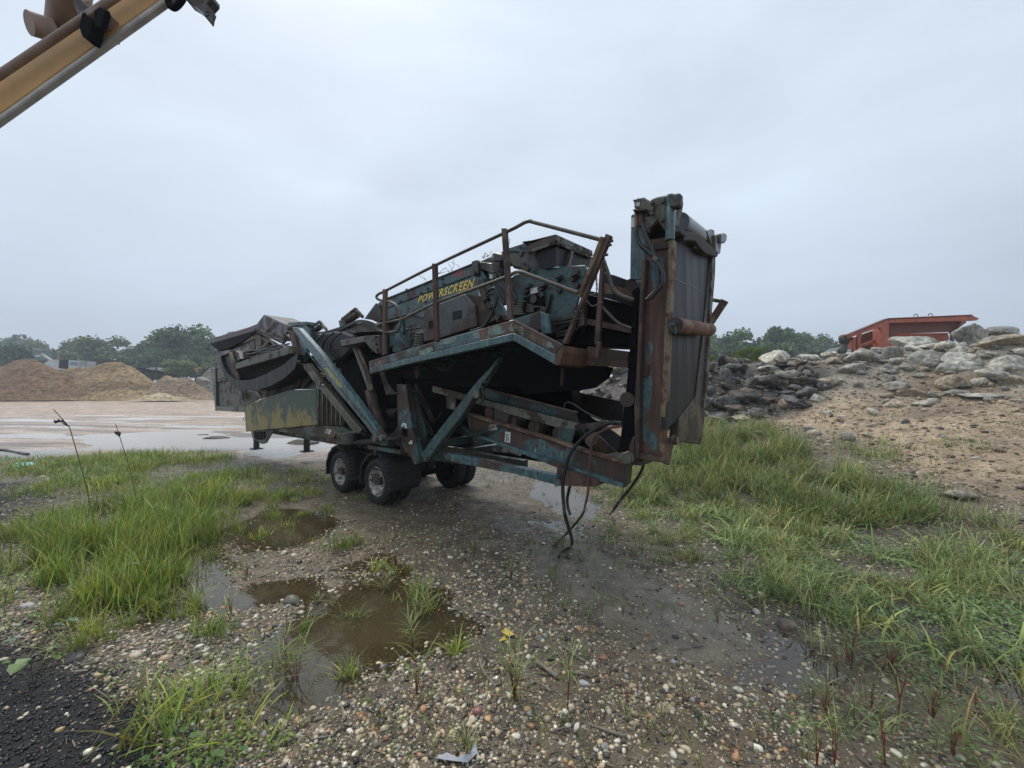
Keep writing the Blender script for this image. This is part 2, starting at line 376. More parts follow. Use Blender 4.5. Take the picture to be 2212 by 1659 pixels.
def curve(pts, k=6):
    pts = [Vector(p) for p in pts]; P = [pts[0] * 2 - pts[1]] + pts + [pts[-1] * 2 - pts[-2]]; out = []
    for i in range(1, len(P) - 2):
        for j in range(k):
            t = j / k; a, b, c, d = P[i - 1:i + 3]
            out.append(.5 * ((2 * b) + (c - a) * t + (2 * a - 5 * b + 4 * c - d) * t * t + (3 * b - 3 * c + d - a) * t ** 3))
    return out + [pts[-1]]
def text_mesh(name, body, corners, mat, parent, off=None, shear=0., bold=.012, vertical=False):
    """corners: lower left, lower right, upper right, upper left (in the parent's space)"""
    cu = bpy.data.curves.new(name, 'FONT'); cu.body = body; cu.shear = shear; cu.offset = bold; cu.resolution_u = 3; cu.space_character = 1.14
    ob = bpy.data.objects.new(name, cu); COL.objects.link(ob); dg = bpy.context.evaluated_depsgraph_get(); dg.update()
    me = bpy.data.meshes.new_from_object(ob.evaluated_get(dg)); bpy.data.objects.remove(ob)
    V = np.array([v.co[:] for v in me.vertices]); lo = V.min(0); hi = V.max(0); A, B, C_, D = [Vector(c) for c in corners]
    nn = (B - A).cross(D - A).normalized()
    for i, v in enumerate(me.vertices):
        u = (V[i, 0] - lo[0]) / (hi[0] - lo[0]); w = (V[i, 1] - lo[1]) / (hi[1] - lo[1])
        v.co = (A * (1 - u) + B * u) * (1 - w) + (D * (1 - u) + C_ * u) * w + nn * .004
    me.name = name; me.materials.clear(); me.materials.append(mat); o = bpy.data.objects.new(name, me); COL.objects.link(o); o.parent = parent; return o

def repaint(o, polys, mat):
    """areas of another paint inside the same mesh, a hair proud of the face"""
    me = o.data; bm = bmesh.new(); bm.from_mesh(me); me.materials.append(mat); k = len(me.materials) - 1
    for P in polys:
        vs = [bm.verts.new(p) for p in P]; f = bm.faces.new(vs); f.material_index = k
    bm.to_mesh(me); bm.free(); return o
def blotch(P, R, n=26, amp=.12):
    """ragged closed outline through the given points"""
    Q = curve(list(P) + [P[0]], 5)[:-1]; c = sum(Q, Vector()) / len(Q); rr = random.Random(R)
    return [c + (q - c) * (1 + rr.uniform(-amp, amp)) for q in Q]

# ------------------------------------------------------------------ ground sheet
def ground():
    A1 = np.linspace(-68, 68, 760); A2 = np.linspace(68, 292, 90)[1:-1]; ang = np.radians(np.concatenate([A1, A2]))
    r = np.concatenate([np.linspace(.0, 1.6, 8)[1:], np.geomspace(1.7, 60, 760), np.geomspace(62, 1500, 60)])
    AA, RR = np.meshgrid(ang, r, indexing='ij'); X = np.sin(AA) * RR; Y = np.cos(AA) * RR - .6
    Z = gheight(X, Y) * np.where(RR > 500, .2, 1)
    n1, n2 = X.shape; idx = np.arange(n1 * n2).reshape(n1, n2); nx = np.roll(idx, -1, axis=0)
    Fc = np.stack([idx[:, :-1], idx[:, 1:], nx[:, 1:], nx[:, :-1]], -1).reshape(-1, 4)
    V = np.stack([X, Y, Z], -1).reshape(-1, 3); x, y, z = V.T
    hb = hbase(x, y)
    c = np.tile(np.array([.125, .096, .062]), (len(V), 1)); wet = np.full(len(V), .35)
    pebb = np.full(len(V), .8)
    def blend(m, col, w=None, p=None):
        nonlocal c, wet, pebb
        c = c * (1 - m[:, None]) + np.array(col) * m[:, None]
        if w is not None: wet = wet * (1 - m) + w * m
        if p is not None: pebb = pebb * (1 - m) + p * m
    def reg(P, soft=.3, amp=.5):
        wx = x + amp * fbm(x * .9 + 7, y * .9, 4) * 2; wy = y + amp * fbm(x * .9 + 70, y * .9 + 3, 4) * 2
        return smooth(soft, -soft, poly_sd(wx, wy, P))
    blend(smooth(-.05, .22, fbm(x * .45 + 11, y * .45, 5)), (.100, .084, .060), .6, .25)            # fine silt, fewer stones
    blend(reg(wp((1250, 1165), (1480, 1280), (1660, 1400), (1560, 1440), (1380, 1400), (1230, 1290), (1130, 1180)), .25, .3), (.150, .125, .088), .7, .12)
    blend(reg(MUD, 2.0, 2.0), (.36, .265, .195), .85, .05)
    mm_ = reg(MUD, 2.0, 2.0); st_ = fbm(x * .22, y * 1.6 + .2 * x, 5) + .5 * fbm(x * .6 + 9, y * 5, 3); c = c * (1 + mm_ * np.clip(2.6 * st_ - .1, -.55, .35))[:, None]
    far = smooth(26, 48, y) * (x < 5); blend(far * .7, (.40, .29, .20), .55, .05)
    blend(reg(wp((-200, 1330), (60, 1400), (200, 1480), (330, 1550), (330, 1720), (-200, 1900)), .22, .35), (.012, .012, .0135), .0, .03)
    blend(reg(wp((-120, 1035), (75, 1040), (120, 1080), (95, 1150), (30, 1200), (-200, 1220)), .3, .4), (.014, .014, .017), .0, .05)
    rise = smooth(.25, .9, hb) * (x > 1)
    blend(rise, (.33, .245, .16), .12, .6); blend(smooth(1.7, 2.7, hb) * (x > 1), (.25, .215, .17), .12, .6)
    blend(rise * smooth(.05, .2, fbm(x * .7, y * .7 + 5, 4)), (.20, .145, .10), .15, .6)
    P = [tuple(at(*q).xy) for q in ((1200, 905, 14.5), (1500, 918, 13.6), (1640, 918, 13.4), (1740, 905, 13.2), (1800, 868, 14), (1770, 812, 15.4), (1640, 778, 17), (1500, 775, 19), (1300, 790, 20), (1200, 830, 20))]
    blend(reg(P, .5, .5), (.085, .073, .068), .3, .4)
    grs = reg(wp((1390, 1020), (1650, 1000), (1900, 1040), (2212, 1250), (2212, 1450), (1900, 1370), (1650, 1290), (1450, 1200)), .5, .5)
    blend(grs * .7, (.07, .065, .045), .35, .5)
    blend(reg(wp((60, 985), (330, 975), (480, 1010), (500, 1100), (360, 1330), (180, 1330), (60, 1180)), .4, .4) * .8, (.075, .066, .04), .4, .4)
    m, N, L, b = new_mat('wet_stony_soil'); a = N.new('ShaderNodeAttribute'); a.attribute_name = 'Col'; w = N.new('ShaderNodeAttribute'); w.attribute_name = 'Wet'
    pa = N.new('ShaderNodeAttribute'); pa.attribute_name = 'Peb'
    v = objco(N)
    n1_ = tex(N, L, 'ShaderNodeTexNoise', v, Scale=3.0, Detail=10, Roughness=.68); n2_ = tex(N, L, 'ShaderNodeTexNoise', v, Scale=38, Detail=5, Roughness=.7)
    n5 = tex(N, L, 'ShaderNodeTexNoise', v, Scale=.6, Detail=6, Roughness=.6)
    vo = tex(N, L, 'ShaderNodeTexVoronoi', v, Scale=30.0); vc = tex(N, L, 'ShaderNodeTexVoronoi', v, Scale=30.0)
    vb = tex(N, L, 'ShaderNodeTexVoronoi', v, Scale=9.0)
    vs = N.new('ShaderNodeVectorMath'); vs.operation = 'SCALE'; L.new(a.outputs['Color'], vs.inputs[0])
    sc = mth(N, L, 'MULTIPLY', mapr(N, L, n1_.outputs[0], .28, .72, .45, 1.5), mapr(N, L, n2_.outputs[0], .3, .7, .65, 1.4)); sc = mth(N, L, 'MULTIPLY', sc, mapr(N, L, n5.outputs[0], .3, .7, .75, 1.25)); L.new(sc, vs.inputs['Scale'])
    sepc = N.new('ShaderNodeSeparateColor'); L.new(vc.outputs['Color'], sepc.inputs[0])
    # stones pressed into the soil
    pm = mth(N, L, 'LESS_THAN', vo.outputs['Distance'], mth(N, L, 'MULTIPLY', sepc.outputs[0], .42))
    pm = mth(N, L, 'MULTIPLY', pm, mth(N, L, 'LESS_THAN', sepc.outputs[1], mth(N, L, 'MULTIPLY', pa.outputs['Fac'], mapr(N, L, n1_.outputs[0], .35, .65, .2, 1.0))))
    rp = N.new('ShaderNodeValToRGB'); ee = rp.color_ramp.elements; ee[0].color = (.045, .04, .036, 1); ee[1].color = (.62, .54, .40, 1)
    for p_, c_ in ((.25, (.11, .09, .07, 1)), (.5, (.26, .20, .14, 1)), (.75, (.36, .31, .24, 1))): q = ee.new(p_); q.color = c_
    L.new(sepc.outputs[2], rp.inputs[0])
    col = mixc(N, L, pm, vs.outputs[0], rp.outputs[0]); L.new(col, b.inputs['Base Color'])
    wv = mth(N, L, 'ADD', w.outputs['Fac'], mapr(N, L, n1_.outputs[0], .3, .7, -.22, .22)); L.new(mapr(N, L, wv, .1, 1.0, .85, .22), b.inputs['Roughness'])
    b.inputs['Specular IOR Level'].default_value = .45
    hgt = mth(N, L, 'ADD', mth(N, L, 'MULTIPLY', n2_.outputs[0], .5), mth(N, L, 'MULTIPLY', n1_.outputs[0], 2.2))
    hgt = mth(N, L, 'ADD', hgt, mth(N, L, 'MULTIPLY', pm, mth(N, L, 'SUBTRACT', .6, vo.outputs['Distance'])))
    hgt = mth(N, L, 'ADD', hgt, mth(N, L, 'MULTIPLY', mth(N, L, 'MULTIPLY', vb.outputs['Distance'], -1.), mapr(N, L, w.outputs['Fac'], .2, .4, .9, 0)))
    bp = N.new('ShaderNodeBump'); bp.inputs['Strength'].default_value = .65; bp.inputs['Distance'].default_value = .02; L.new(hgt, bp.inputs['Height']); L.new(bp.outputs[0], b.inputs['Normal'])
    o = npmesh('ground', V, Fc, m, col=c, smooth_=True); tag(o, kind='structure')
    for nm, arr in (('Wet', wet), ('Peb', pebb)):
        at_ = o.data.attributes.new(nm, 'FLOAT', 'POINT'); at_.data.foreach_set('value', arr.astype(np.float32))
ground()

def water():
    m, N, L, b = new_mat('muddy_rain_water'); o = [n for n in N if n.type == 'OUTPUT_MATERIAL'][0]
    v = objco(N); n = tex(N, L, 'ShaderNodeTexNoise', v, Scale=4.5, Detail=3); n2 = tex(N, L, 'ShaderNodeTexNoise', v, Scale=28, Detail=2)
    hgt = mth(N, L, 'ADD', mth(N, L, 'MULTIPLY', n.outputs[0], .5), mth(N, L, 'MULTIPLY', n2.outputs[0], .12))
    for (px, py), R in (((745, 1408), .16), ((760, 1440), .2), ((725, 1380), .13), ((690, 1465), .1), ((620, 1135), .2), ((840, 1330), .1)):     # rings where raindrops fell
        c = onz(px, py, WATER_Z); d = N.new('ShaderNodeVectorMath'); d.operation = 'DISTANCE'; L.new(v, d.inputs[0]); d.inputs[1].default_value = (c.x, c.y, 0)
        w = mth(N, L, 'SINE', mth(N, L, 'MULTIPLY', d.outputs['Value'], 260.), 0); w = mth(N, L, 'MULTIPLY', w, mapr(N, L, d.outputs['Value'], R * .2, R, .13, 0)); hgt = mth(N, L, 'ADD', hgt, w)
    bp = N.new('ShaderNodeBump'); bp.inputs['Strength'].default_value = .35; L.new(hgt, bp.inputs['Height'])
    sy = N.new('ShaderNodeSeparateXYZ'); L.new(v, sy.inputs[0]); L.new(mapr(N, L, sy.outputs['Y'], 9, 16, .012, .10), bp.inputs['Distance'])
    g = N.new('ShaderNodeBsdfGlossy'); sy = N.new('ShaderNodeSeparateXYZ'); L.new(v, sy.inputs[0]); L.new(mapr(N, L, sy.outputs['Y'], 7, 17, .03, .30), g.inputs['Roughness']); g.inputs['Color'].default_value = (.95, .95, .95, 1); L.new(bp.outputs[0], g.inputs['Normal'])
    t = N.new('ShaderNodeBsdfTransparent'); t.inputs[0].default_value = (.86, .80, .66, 1)
    d = N.new('ShaderNodeBsdfDiffuse'); d.inputs[0].default_value = (.085, .066, .034, 1)
    da = N.new('ShaderNodeAttribute'); da.attribute_name = 'Depth'
    m1 = N.new('ShaderNodeMixShader'); L.new(mapr(N, L, da.outputs['Fac'], .0, .04, .08, .86), m1.inputs[0]); L.new(t.outputs[0], m1.inputs[1]); L.new(d.outputs[0], m1.inputs[2])
    fr = N.new('ShaderNodeFresnel'); fr.inputs[0].default_value = 1.62; L.new(bp.outputs[0], fr.inputs['Normal'])
    m2 = N.new('ShaderNodeMixShader'); L.new(fr.outputs[0], m2.inputs[0]); L.new(m1.outputs[0], m2.inputs[1]); L.new(g.outputs[0], m2.inputs[2]); L.new(m2.outputs[0], o.inputs[0])
    gx = np.concatenate([np.arange(-75, -10, .5), np.arange(-10, 9, .045)]); gy = np.concatenate([np.arange(-2, 1.5, .5), np.arange(1.5, 14, .045), np.arange(14, 40, .25)])
    X, Y = np.meshgrid(gx, gy, indexing='ij'); n1, n2 = X.shape; idx = np.arange(n1 * n2).reshape(n1, n2)
    Z = gheight(X, Y); dep = (WATER_Z - Z).astype(np.float32)
    Fc = np.stack([idx[:-1, :-1], idx[1:, :-1], idx[1:, 1:], idx[:-1, 1:]], -1).reshape(-1, 4)
    df = dep.ravel()[Fc].max(1); Fc = Fc[df > -.02]
    ob = npmesh('puddle_water', np.stack([X, Y, np.full_like(X, WATER_Z)], -1).reshape(-1, 3), Fc, m, smooth_=True); tag(ob, kind='structure')
    at_ = ob.data.attributes.new('Depth', 'FLOAT', 'POINT'); at_.data.foreach_set('value', dep.ravel())
water()

# ------------------------------------------------------------------ loose stones (uncountable) 
def ico(sub):
    bm = bmesh.new(); bmesh.ops.create_icosphere(bm, subdivisions=sub, radius=1); V = np.array([v.co[:] for v in bm.verts]); Fc = np.array([[v.index for v in f.verts] for f in bm.faces]); bm.free(); return V, Fc
def rotm(n):
    q = RNG.normal(size=(n, 4)); q /= np.linalg.norm(q, axis=1)[:, None]; w, x, y, z = q.T
    return np.stack([1 - 2 * (y * y + z * z), 2 * (x * y - z * w), 2 * (x * z + y * w), 2 * (x * y + z * w), 1 - 2 * (x * x + z * z), 2 * (y * z - x * w), 2 * (x * z - y * w), 2 * (y * z + x * w), 1 - 2 * (x * x + y * y)], -1).reshape(n, 3, 3)
PAL = np.array([(.62, .53, .37), (.52, .41, .25), (.70, .65, .53), (.36, .28, .18), (.22, .18, .13), (.08, .07, .06), (.035, .032, .03), (.42, .22, .12), (.50, .33, .16), (.30, .29, .26), (.14, .10, .07)])
PAL = PAL * .88
PW = np.array([.15, .13, .08, .14, .14, .14, .07, .035, .045, .05, .04]); PW = PW / PW.sum()
def stones(name, x, y, r, sub, sink=.35, pal=PAL, pw=PW, flat=.62, mat=PEB):
    n = len(x); B, Fc = ico(sub); k = len(B)
    sc = np.stack([r * RNG.uniform(.75, 1.35, n), r * RNG.uniform(.6, 1.0, n), r * RNG.uniform(flat * .75, flat * 1.2, n)], -1)
    P = B[None] * (1 + .16 * RNG.normal(size=(n, k, 1)) * (1 if sub < 2 else .45)) * sc[:, None]
    a = RNG.uniform(0, 2 * np.pi, n); ca, sa = np.cos(a), np.sin(a); tl = RNG.normal(0, .25, n)
    P = np.stack([P[..., 0], P[..., 1] * np.cos(tl)[:, None] - P[..., 2] * np.sin(tl)[:, None], P[..., 1] * np.sin(tl)[:, None] + P[..., 2] * np.cos(tl)[:, None]], -1)
    Q = np.stack([P[..., 0] * ca[:, None] - P[..., 1] * sa[:, None], P[..., 0] * sa[:, None] + P[..., 1] * ca[:, None], P[..., 2]], -1)
    z = gz(x, y) + sc[:, 2] * (1 - 2 * sink) * 1.0
    Q += np.stack([x, y, z], -1)[:, None]
    c = pal[RNG.choice(len(pal), n, p=pw)] * RNG.uniform(.7, 1.25, (n, 1)); C_ = np.repeat(c[:, None], k, 1)
    FF = (Fc[None] + (np.arange(n) * k)[:, None, None]).reshape(-1, 3)
    return npmesh(name, Q.reshape(-1, 3), FF, mat, col=C_.reshape(-1, 3), smooth_=True)
_mill = wp((-200, 1330), (60, 1400), (200, 1480), (330, 1550), (330, 1720), (-200, 1900)); _silt = wp((1250, 1165), (1480, 1280), (1660, 1400), (1560, 1440), (1380, 1400), (1230, 1290), (1130, 1180))
def scatter(n, y0, y1, kx=1.42, pwr=1.0):
    u = RNG.random(n); y = y0 + (y1 - y0) * u ** pwr; x = RNG.uniform(-1, 1, n) * (y * kx + .4); return x, y
def keep(x, y, dens):
    d = np.clip(.55 + 2.6 * fbm(x * .5 + 31, y * .5, 4) + 1.2 * fbm(x * 2.2, y * 2.2 + 8, 3), .06, 1)
    d = d * np.where(poly_sd(x, y, _mill) < .05 * fbm(x * 5, y * 5), .10, 1) * np.where(poly_sd(x, y, _silt) < 0, .25, 1)
    d = d * np.where(hbase(x, y) > .3, .35, 1) * np.where((x < -6) & (y > 10), .12, 1)
    d = d * np.where((x > 1.0) & (y < 6.5), .6, 1)
    return RNG.random(len(x)) < d * dens
x, y = scatter(85000, 1.9, 5.2); k = keep(x, y, 1.0); x, y = x[k], y[k]; r = np.clip(RNG.lognormal(math.log(.0085), .5, len(x)), .004, .03)
big = r > .014
tag(stones('gravel', x[big], y[big], r[big], 2), kind='stuff'); tag(stones('gravel', x[~big], y[~big], r[~big], 1), kind='stuff')
x, y = scatter(52000, 5.2, 13, 1.4, 1.25); k = keep(x, y, .8); x, y = x[k], y[k]; r = np.clip(RNG.lognormal(math.log(.013), .4, len(x)), .006, .05)
tag(stones('gravel', x, y, r, 1), kind='stuff')
# black asphalt millings
x = RNG.uniform(-9, -1.2, 60000); y = RNG.uniform(1.9, 5.2, 60000); k = (poly_sd(x, y, _mill) < .22 + .5 * fbm(x * 2, y * 2, 3)) & (np.abs(x) < y * 1.42 + .3) & (RNG.random(60000) < .85); x, y = x[k], y[k]
MP_ = np.array([(.012, .012, .014), (.02, .02, .022), (.035, .034, .034), (.007, .007, .008), (.2, .18, .15)]); stones('x', x[:1], y[:1], np.array([.001]), 1) if False else None
tag(stones('asphalt_millings', x, y, np.clip(RNG.lognormal(math.log(.007), .45, len(x)), .003, .02), 1, .35, MP_, np.array([.4, .25, .1, .235, .015]), .8), kind='stuff')
# coarser stones on the sandy bank and in the rubble
x = RNG.uniform(2.5, 26, 26000); y = RNG.uniform(6.5, 19, 26000); k = (hbase(x, y) > .35) & (RNG.random(26000) < .9); x, y = x[k], y[k]
SP_ = np.array([(.36, .28, .19), (.28, .215, .145), (.42, .38, .31), (.16, .12, .09), (.06, .05, .045)]); SW_ = np.array([.3, .3, .1, .2, .1])
r = np.clip(RNG.lognormal(math.log(.022), .55, len(x)), .01, .10)
tag(stones('bank_gravel', x, y, r, 1, .4, SP_, SW_, .7), kind='stuff')

# ------------------------------------------------------------------ the screening plant
ROOT = empty('screening_plant', MO, -TH)
tag(ROOT, 'rusted dark green mobile screening plant on two axles standing on the wet gravel', 'screening plant')
def pl(name, P, t, th, mat, parent=ROOT, bevel=0):
    bevel = bevel or (.007 if abs(th) >= .04 else 0)
    return MB().prism([mt(p, t) for p in P], (0, th, 0)).build(name, mat, parent, bevel)
def pls(name, P, s, th, mat, parent=ROOT, bevel=0):
    return MB().prism([ms(p, s) for p in P], (-th, 0, 0)).build(name, mat, parent, bevel)
def grp(name): o = empty(name); o.parent = ROOT; return o
def bolt(MBx, p, t, r=.022, d=.03): q = mt(p, t); MBx.cyl(q, q + Vector((0, -d, 0)), r, 6)

# --- chassis
mb = MB()
for t in (.35, 1.95):
    mb.prism([mt(p, .35) + Vector((0, t - .35, 0)) for p in ((560, 905), (900, 957), (1130, 995), (1130, 1020), (900, 990), (560, 932))], (0, .12, 0))
q0 = mt((700, 940), .35)
for s in (-7, -5.3, -3.4, -2, -.6, .8, 2.2): mb.box((s, 1.2, 1.25), (.12, 1.6, .16))
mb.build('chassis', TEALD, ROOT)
pl('front_beam', c1((640, 1410), (1140, 1350), (1400, 1362), (1500, 1425), (1470, 1480), (1230, 1480), (790, 1420), (700, 1405)), .12, .12, GREEN)
pl('skid_bracket', c1((500, 1415), (720, 1405), (650, 1530), (610, 1540), (520, 1490)), .05, .03, BROWN)
pl('skid_bracket', c1((525, 1420), (630, 1415), (630, 1480), (580, 1500), (535, 1480)), .02, .02, BLACK)
for k, (a, bb) in enumerate(((555, 1590), (1050, 1615))):
    p = mt(c1((a, bb))[0], .6 + .7 * k); MB().cyl(p, (p.x, p.y, p.z + .75), .10, 12).box((p.x, p.y, p.z + .02), (.34, .34, .04)).build('support_leg', TEALD, ROOT)

# --- far left: feeder wings and hopper boxes
pl('wing_panel', c1((150, 800), (150, 1170), (440, 1170), (460, 1010), (620, 1030), (900, 900), (900, 640), (560, 430), (560, 620), (180, 610)), .55, .04, MOSS)
pl('wing_panel', c1((145, 925), (430, 925), (440, 1170), (290, 1170), (300, 1130), (290, 1165), (155, 1165)), .40, .04, MOSS, bevel=.01)
pl('wing_panel', c1((315, 1010), (640, 1030), (560, 1110), (440, 1165), (318, 1168)), .38, .04, MOSS)
pl('wing_panel', c1((150, 630), (240, 625), (300, 820), (290, 925), (150, 925)), .42, .04, BROWN)
pl('wing_panel', c1((145, 625), (235, 620), (260, 740), (148, 745)), .36, .04, MOSS)
pl('wing_post', c1((108, 795), (150, 795), (160, 1210), (150, 1212)), .30, .22, GREEN)
pl('wing_sill', c1((150, 1168), (440, 1168), (445, 1228), (150, 1210)), .30, .25, GREEN)
w = pl('name_plate', c1((160, 800), (240, 790), (258, 915), (162, 928)), .34, .02, BROWN)
P = [mt(p, .335) for p in c1((176, 890), (252, 886), (248, 812), (176, 822))]
text_mesh('lettering', 'POW', P, plain('faded_cream_lettering', (.42, .36, .22), .6), w, bold=.0)
r_ = grp('feed_hopper_roof')
MB().prism([mt(p, .25) for p in c1((100, 555), (128, 492), (330, 450), (555, 362), (560, 380), (400, 470), (130, 560), (130, 610), (180, 622))], (0, 1.1, 0)).build('curved_sheet', BROWN, r_)
MB().prism([mt(p, .2) for p in c1((100, 552), (535, 425), (540, 445), (420, 530), (260, 600), (180, 618))], (0, .06, 0)).build('lower_lip', BLACK, r_)
MB().prism([mt(p, .24) for p in c1((125, 500), (550, 370), (535, 425), (140, 550))], (0, .03, 0)).build('edge_sheet', plain('pinkish_brown_steel', (.12, .085, .08), .55, .4), r_)
MB().prism([mt(p, .15) for p in c1((560, 360), (630, 268), (860, 372), (870, 420), (780, 520), (540, 400))], (0, .9, 0)).build('lifted_flap', BROWN, r_)
for a in (0, 1, 2):
    d = a * 42; MB().prism([mt(p, .12) for p in c1((570 - d * .1, 385 + d), (840 - d * .4, 510 + d * .8), (836 - d * .4, 525 + d * .8), (568 - d * .1, 402 + d))], (0, .04, 0)).build('rib', RUST, r_)
MB().beam(mt(c1((640, 440))[0], .1), mt(c1((735, 345))[0], .1), .03, .05).build('tie_rod', BROWN, r_)
pl('rusty_post', c1((558, 465), (592, 465), (605, 590), (565, 615)), .2, .06, RUST)
pl('gusset_sheet', c1((310, 610), (530, 500), (540, 620), (400, 680)), .35, .04, OLIVE)
b_ = grp('fuel_box')
MB().prism([mt(p, .0) for p in c1((437, 1165), (640, 1085), (860, 1010), (1140, 1000), (1150, 1352), (450, 1418))], (0, .9, 0)).build('side_panel', MOSSY, b_, .015)
MB().tube([mt(c1((438, 1280))[0], -.02), mt(c1((424, 1288))[0], -.02), mt(c1((424, 1300))[0], -.02), mt(c1((438, 1304))[0], -.02)], .012, 6).build('latch', BROWN, b_)
mb = MB()
for i in range(12):
    x0 = 1152 + i * 22; mb.prism([mt(p, .0 + .03 * (i % 2)) for p in c1((x0, 1000 - i * 2), (x0 + 12, 1000 - i * 2), (x0 + 12, 1352 + i * .5), (x0, 1352))], (0, .05, 0))
g_ = pl('grille_box', c1((1148, 955), (1425, 945), (1425, 1372), (1150, 1352)), .08, .9, DARK); mb.build('grille', OLIVE, g_)
pl('grille_cap', c1((1140, 955), (1430, 940), (1430, 1000), (1140, 1002)), .02, .1, GREEN)
pl('hopper_gusset', c1((640, 1080), (600, 1010), (740, 1020), (960, 1000), (1000, 880), (960, 840), (700, 960)), .25, .05, RUST)
pl('cross_brace', c1((940, 1000), (1000, 1000), (1180, 810), (1150, 770)), .3, .06, BROWN)
pl('yellow_backing', c1((1010, 1000), (1180, 830), (1240, 900), (1240, 1000)), .4, .05, OLIVE)
pl('brown_cover', c1((900, 870), (1000, 845), (1035, 895), (960, 990), (800, 1000)), .32, .06, RUST)
pl('linkage', c1((520, 1020), (560, 1018), (625, 1080), (590, 1095)), .2, .05, TEAL)
pl('hanging_scrap', c1((345, 1010), (400, 1015), (425, 1060), (415, 1110), (370, 1100), (350, 1050), (300, 1030)), .18, .03, BROWN)

# --- side discharge conveyor, folded
cv = grp('side_conveyor')
pts = c1((190, 640), (205, 740), (235, 860), (280, 930), (340, 985), (430, 1010), (560, 1008), (700, 965), (830, 890), (930, 800), (960, 690))
inn = c1((960, 660), (900, 690), (820, 760), (650, 850), (520, 900), (430, 915), (340, 900), (275, 850), (235, 780), (205, 690))
MB().prism([mt(p, -.25) for p in pts + inn], (0, 1.0, 0)).build('sagging_belt', BELT, cv)
MB().prism([mt(p, -.15) for p in c1((195, 645), (290, 640), (370, 890), (350, 905), (240, 850), (215, 760))], (0, .7, 0)).build('head_guard', TEALD, cv)
MB().prism([mt(p, -.30) for p in c1((275, 630), (300, 640), (372, 895), (355, 895))], (0, .06, 0)).build('scraper_bar', RUSTT, cv)
MB().prism([mt(p, -.28) for p in c1((335, 752), (560, 672), (890, 575), (900, 645), (560, 745), (345, 805))], (0, .12, 0)).build('side_beam', MOSS, cv, .008)
MB().prism([mt(p, -.05) for p in c1((345, 805), (900, 640), (930, 800), (700, 830), (520, 890), (370, 890))], (0, .5, 0)).build('inner_frame', DARK, cv)
MB().prism([mt(p, -.3) for p in c1((178, 640), (285, 612), (290, 640), (195, 680))], (0, .5, 0)).build('head_bracket', OLIVE, cv)
MB().prism([mt(p, -.2) for p in c1((290, 640), (345, 618), (375, 640), (400, 700), (335, 750), (300, 700))], (0, .3, 0)).build('end_plate', BROWN, cv)
mb = MB()
for (x0, y0, L_) in ((400, 650, 480), (420, 665, 460), (390, 680, 500), (430, 690, 420)):
    mb.tube(curve([mt(c1((x0 + L_ * k / 6, y0 - .22 * L_ * k / 6 + 10 * math.sin(k * 2 + y0)))[0], -.05) for k in range(7)]), .018, 6)
mb.build('hose_bundle', HOSE, cv)
def trough(pp, t, nm='carrying_idler'):
    (a, b1_, c_, d_) = c1(*pp); o = empty(nm); o.parent = cv
    MB().beam(mt(a, t), mt(b1_, t), .05, .05).beam(mt(b1_, t), mt(c_, t), .05, .06).build('bracket', MOSS, o)
    return o
for pp, rl in ((((585, 610), (695, 520), (745, 580), (760, 590)), ((630, 600), (690, 560), .07)),
               (((1080, 410), (1175, 335), (1245, 415), (1250, 425)), ((1110, 440), (1190, 385), .07)),
               (((1395, 315), (1530, 210), (1600, 290), (1605, 305)), ((1455, 325), (1555, 258), .085)),
               (((800, 520), (860, 470), (890, 500), (900, 510)), ((820, 540), (870, 500), .04))):
    o = trough(pp, .05); p, q = c1(rl[0], rl[1]); p = mt(p, .1); q = mt(q, .1); MB().cyl(p, q, rl[2], 14).cyl(p + (p - q) * .05, q + (q - p) * .05, rl[2] * .35, 8).build('roller', RUST, o)
pl('motor_block', c1((1360, 325), (1420, 315), (1430, 365), (1372, 385)), 0, .25, BROWN)
pl('motor_block', c1((430, 640), (455, 595), (495, 610), (475, 660)), 0, .2, BROWN)
MB().prism([mt(p, -.1) for p in c1((905, 350), (1040, 338), (1092, 500), (1060, 560), (1010, 730), (975, 750), (880, 420))], (0, .12, 0)).build('lifting_post', TEAL, cv, .01)
MB().prism([mt(p, -.16) for p in c1((848, 365), (912, 372), (985, 760), (955, 755))], (0, .14, 0)).build('post_flange', RUSTB, cv)
MB().prism([mt(p, -.14) for p in c1((850, 360), (880, 345), (1040, 335), (1045, 362), (900, 378))], (0, .3, 0)).build('post_cap', GREEN, cv)
for p, r in (((890, 395), .07), ((980, 735), .06)):
    q = mt(c1(p)[0], -.2); MB().cyl(q, q + Vector((0, -.1, 0)), r, 12).build('pin', MOSS, cv)
# belt roll
a, c_ = mt(c1((1270, 590))[0], .0), mt(c1((1400, 560))[0], .35)
mb = MB(); rp = [mt(p, -.12) for p in c1((1100, 560), (1130, 490), (1200, 450), (1300, 430), (1400, 430), (1490, 465), (1520, 520), (1500, 600), (1400, 700), (1300, 740), (1200, 740), (1130, 720), (1080, 650))]
mb.prism(rp, (0, .8, 0)); o = mb.build('rolled_belt', BELT, cv, .05)
mb = MB()
for d in (0, 75, 150):
    mb.tube(curve([mt(p, -.125) for p in c1((1180 + d, 740 - d * .2), (1120 + d, 640), (1150 + d, 520), (1240 + d, 438))]), .014, 5)
mb.build('belt_lacing', HOSE, cv)
MB().tube(curve([mt(p, -.13) for p in c1((1260, 570), (1300, 640), (1320, 660))]), .008, 5).tube(curve([mt(p, -.13) for p in c1((1290, 555), (1330, 590), (1380, 595))]), .006, 5).build('loose_thread', MOSS, cv)
MB().prism([mt(p, .05) for p in c1((1060, 510), (1300, 440), (1560, 350), (1750, 370), (1760, 430), (1560, 440), (1100, 540))], (0, .3, 0)).build('upper_beam', BROWN, cv)
mb = MB()
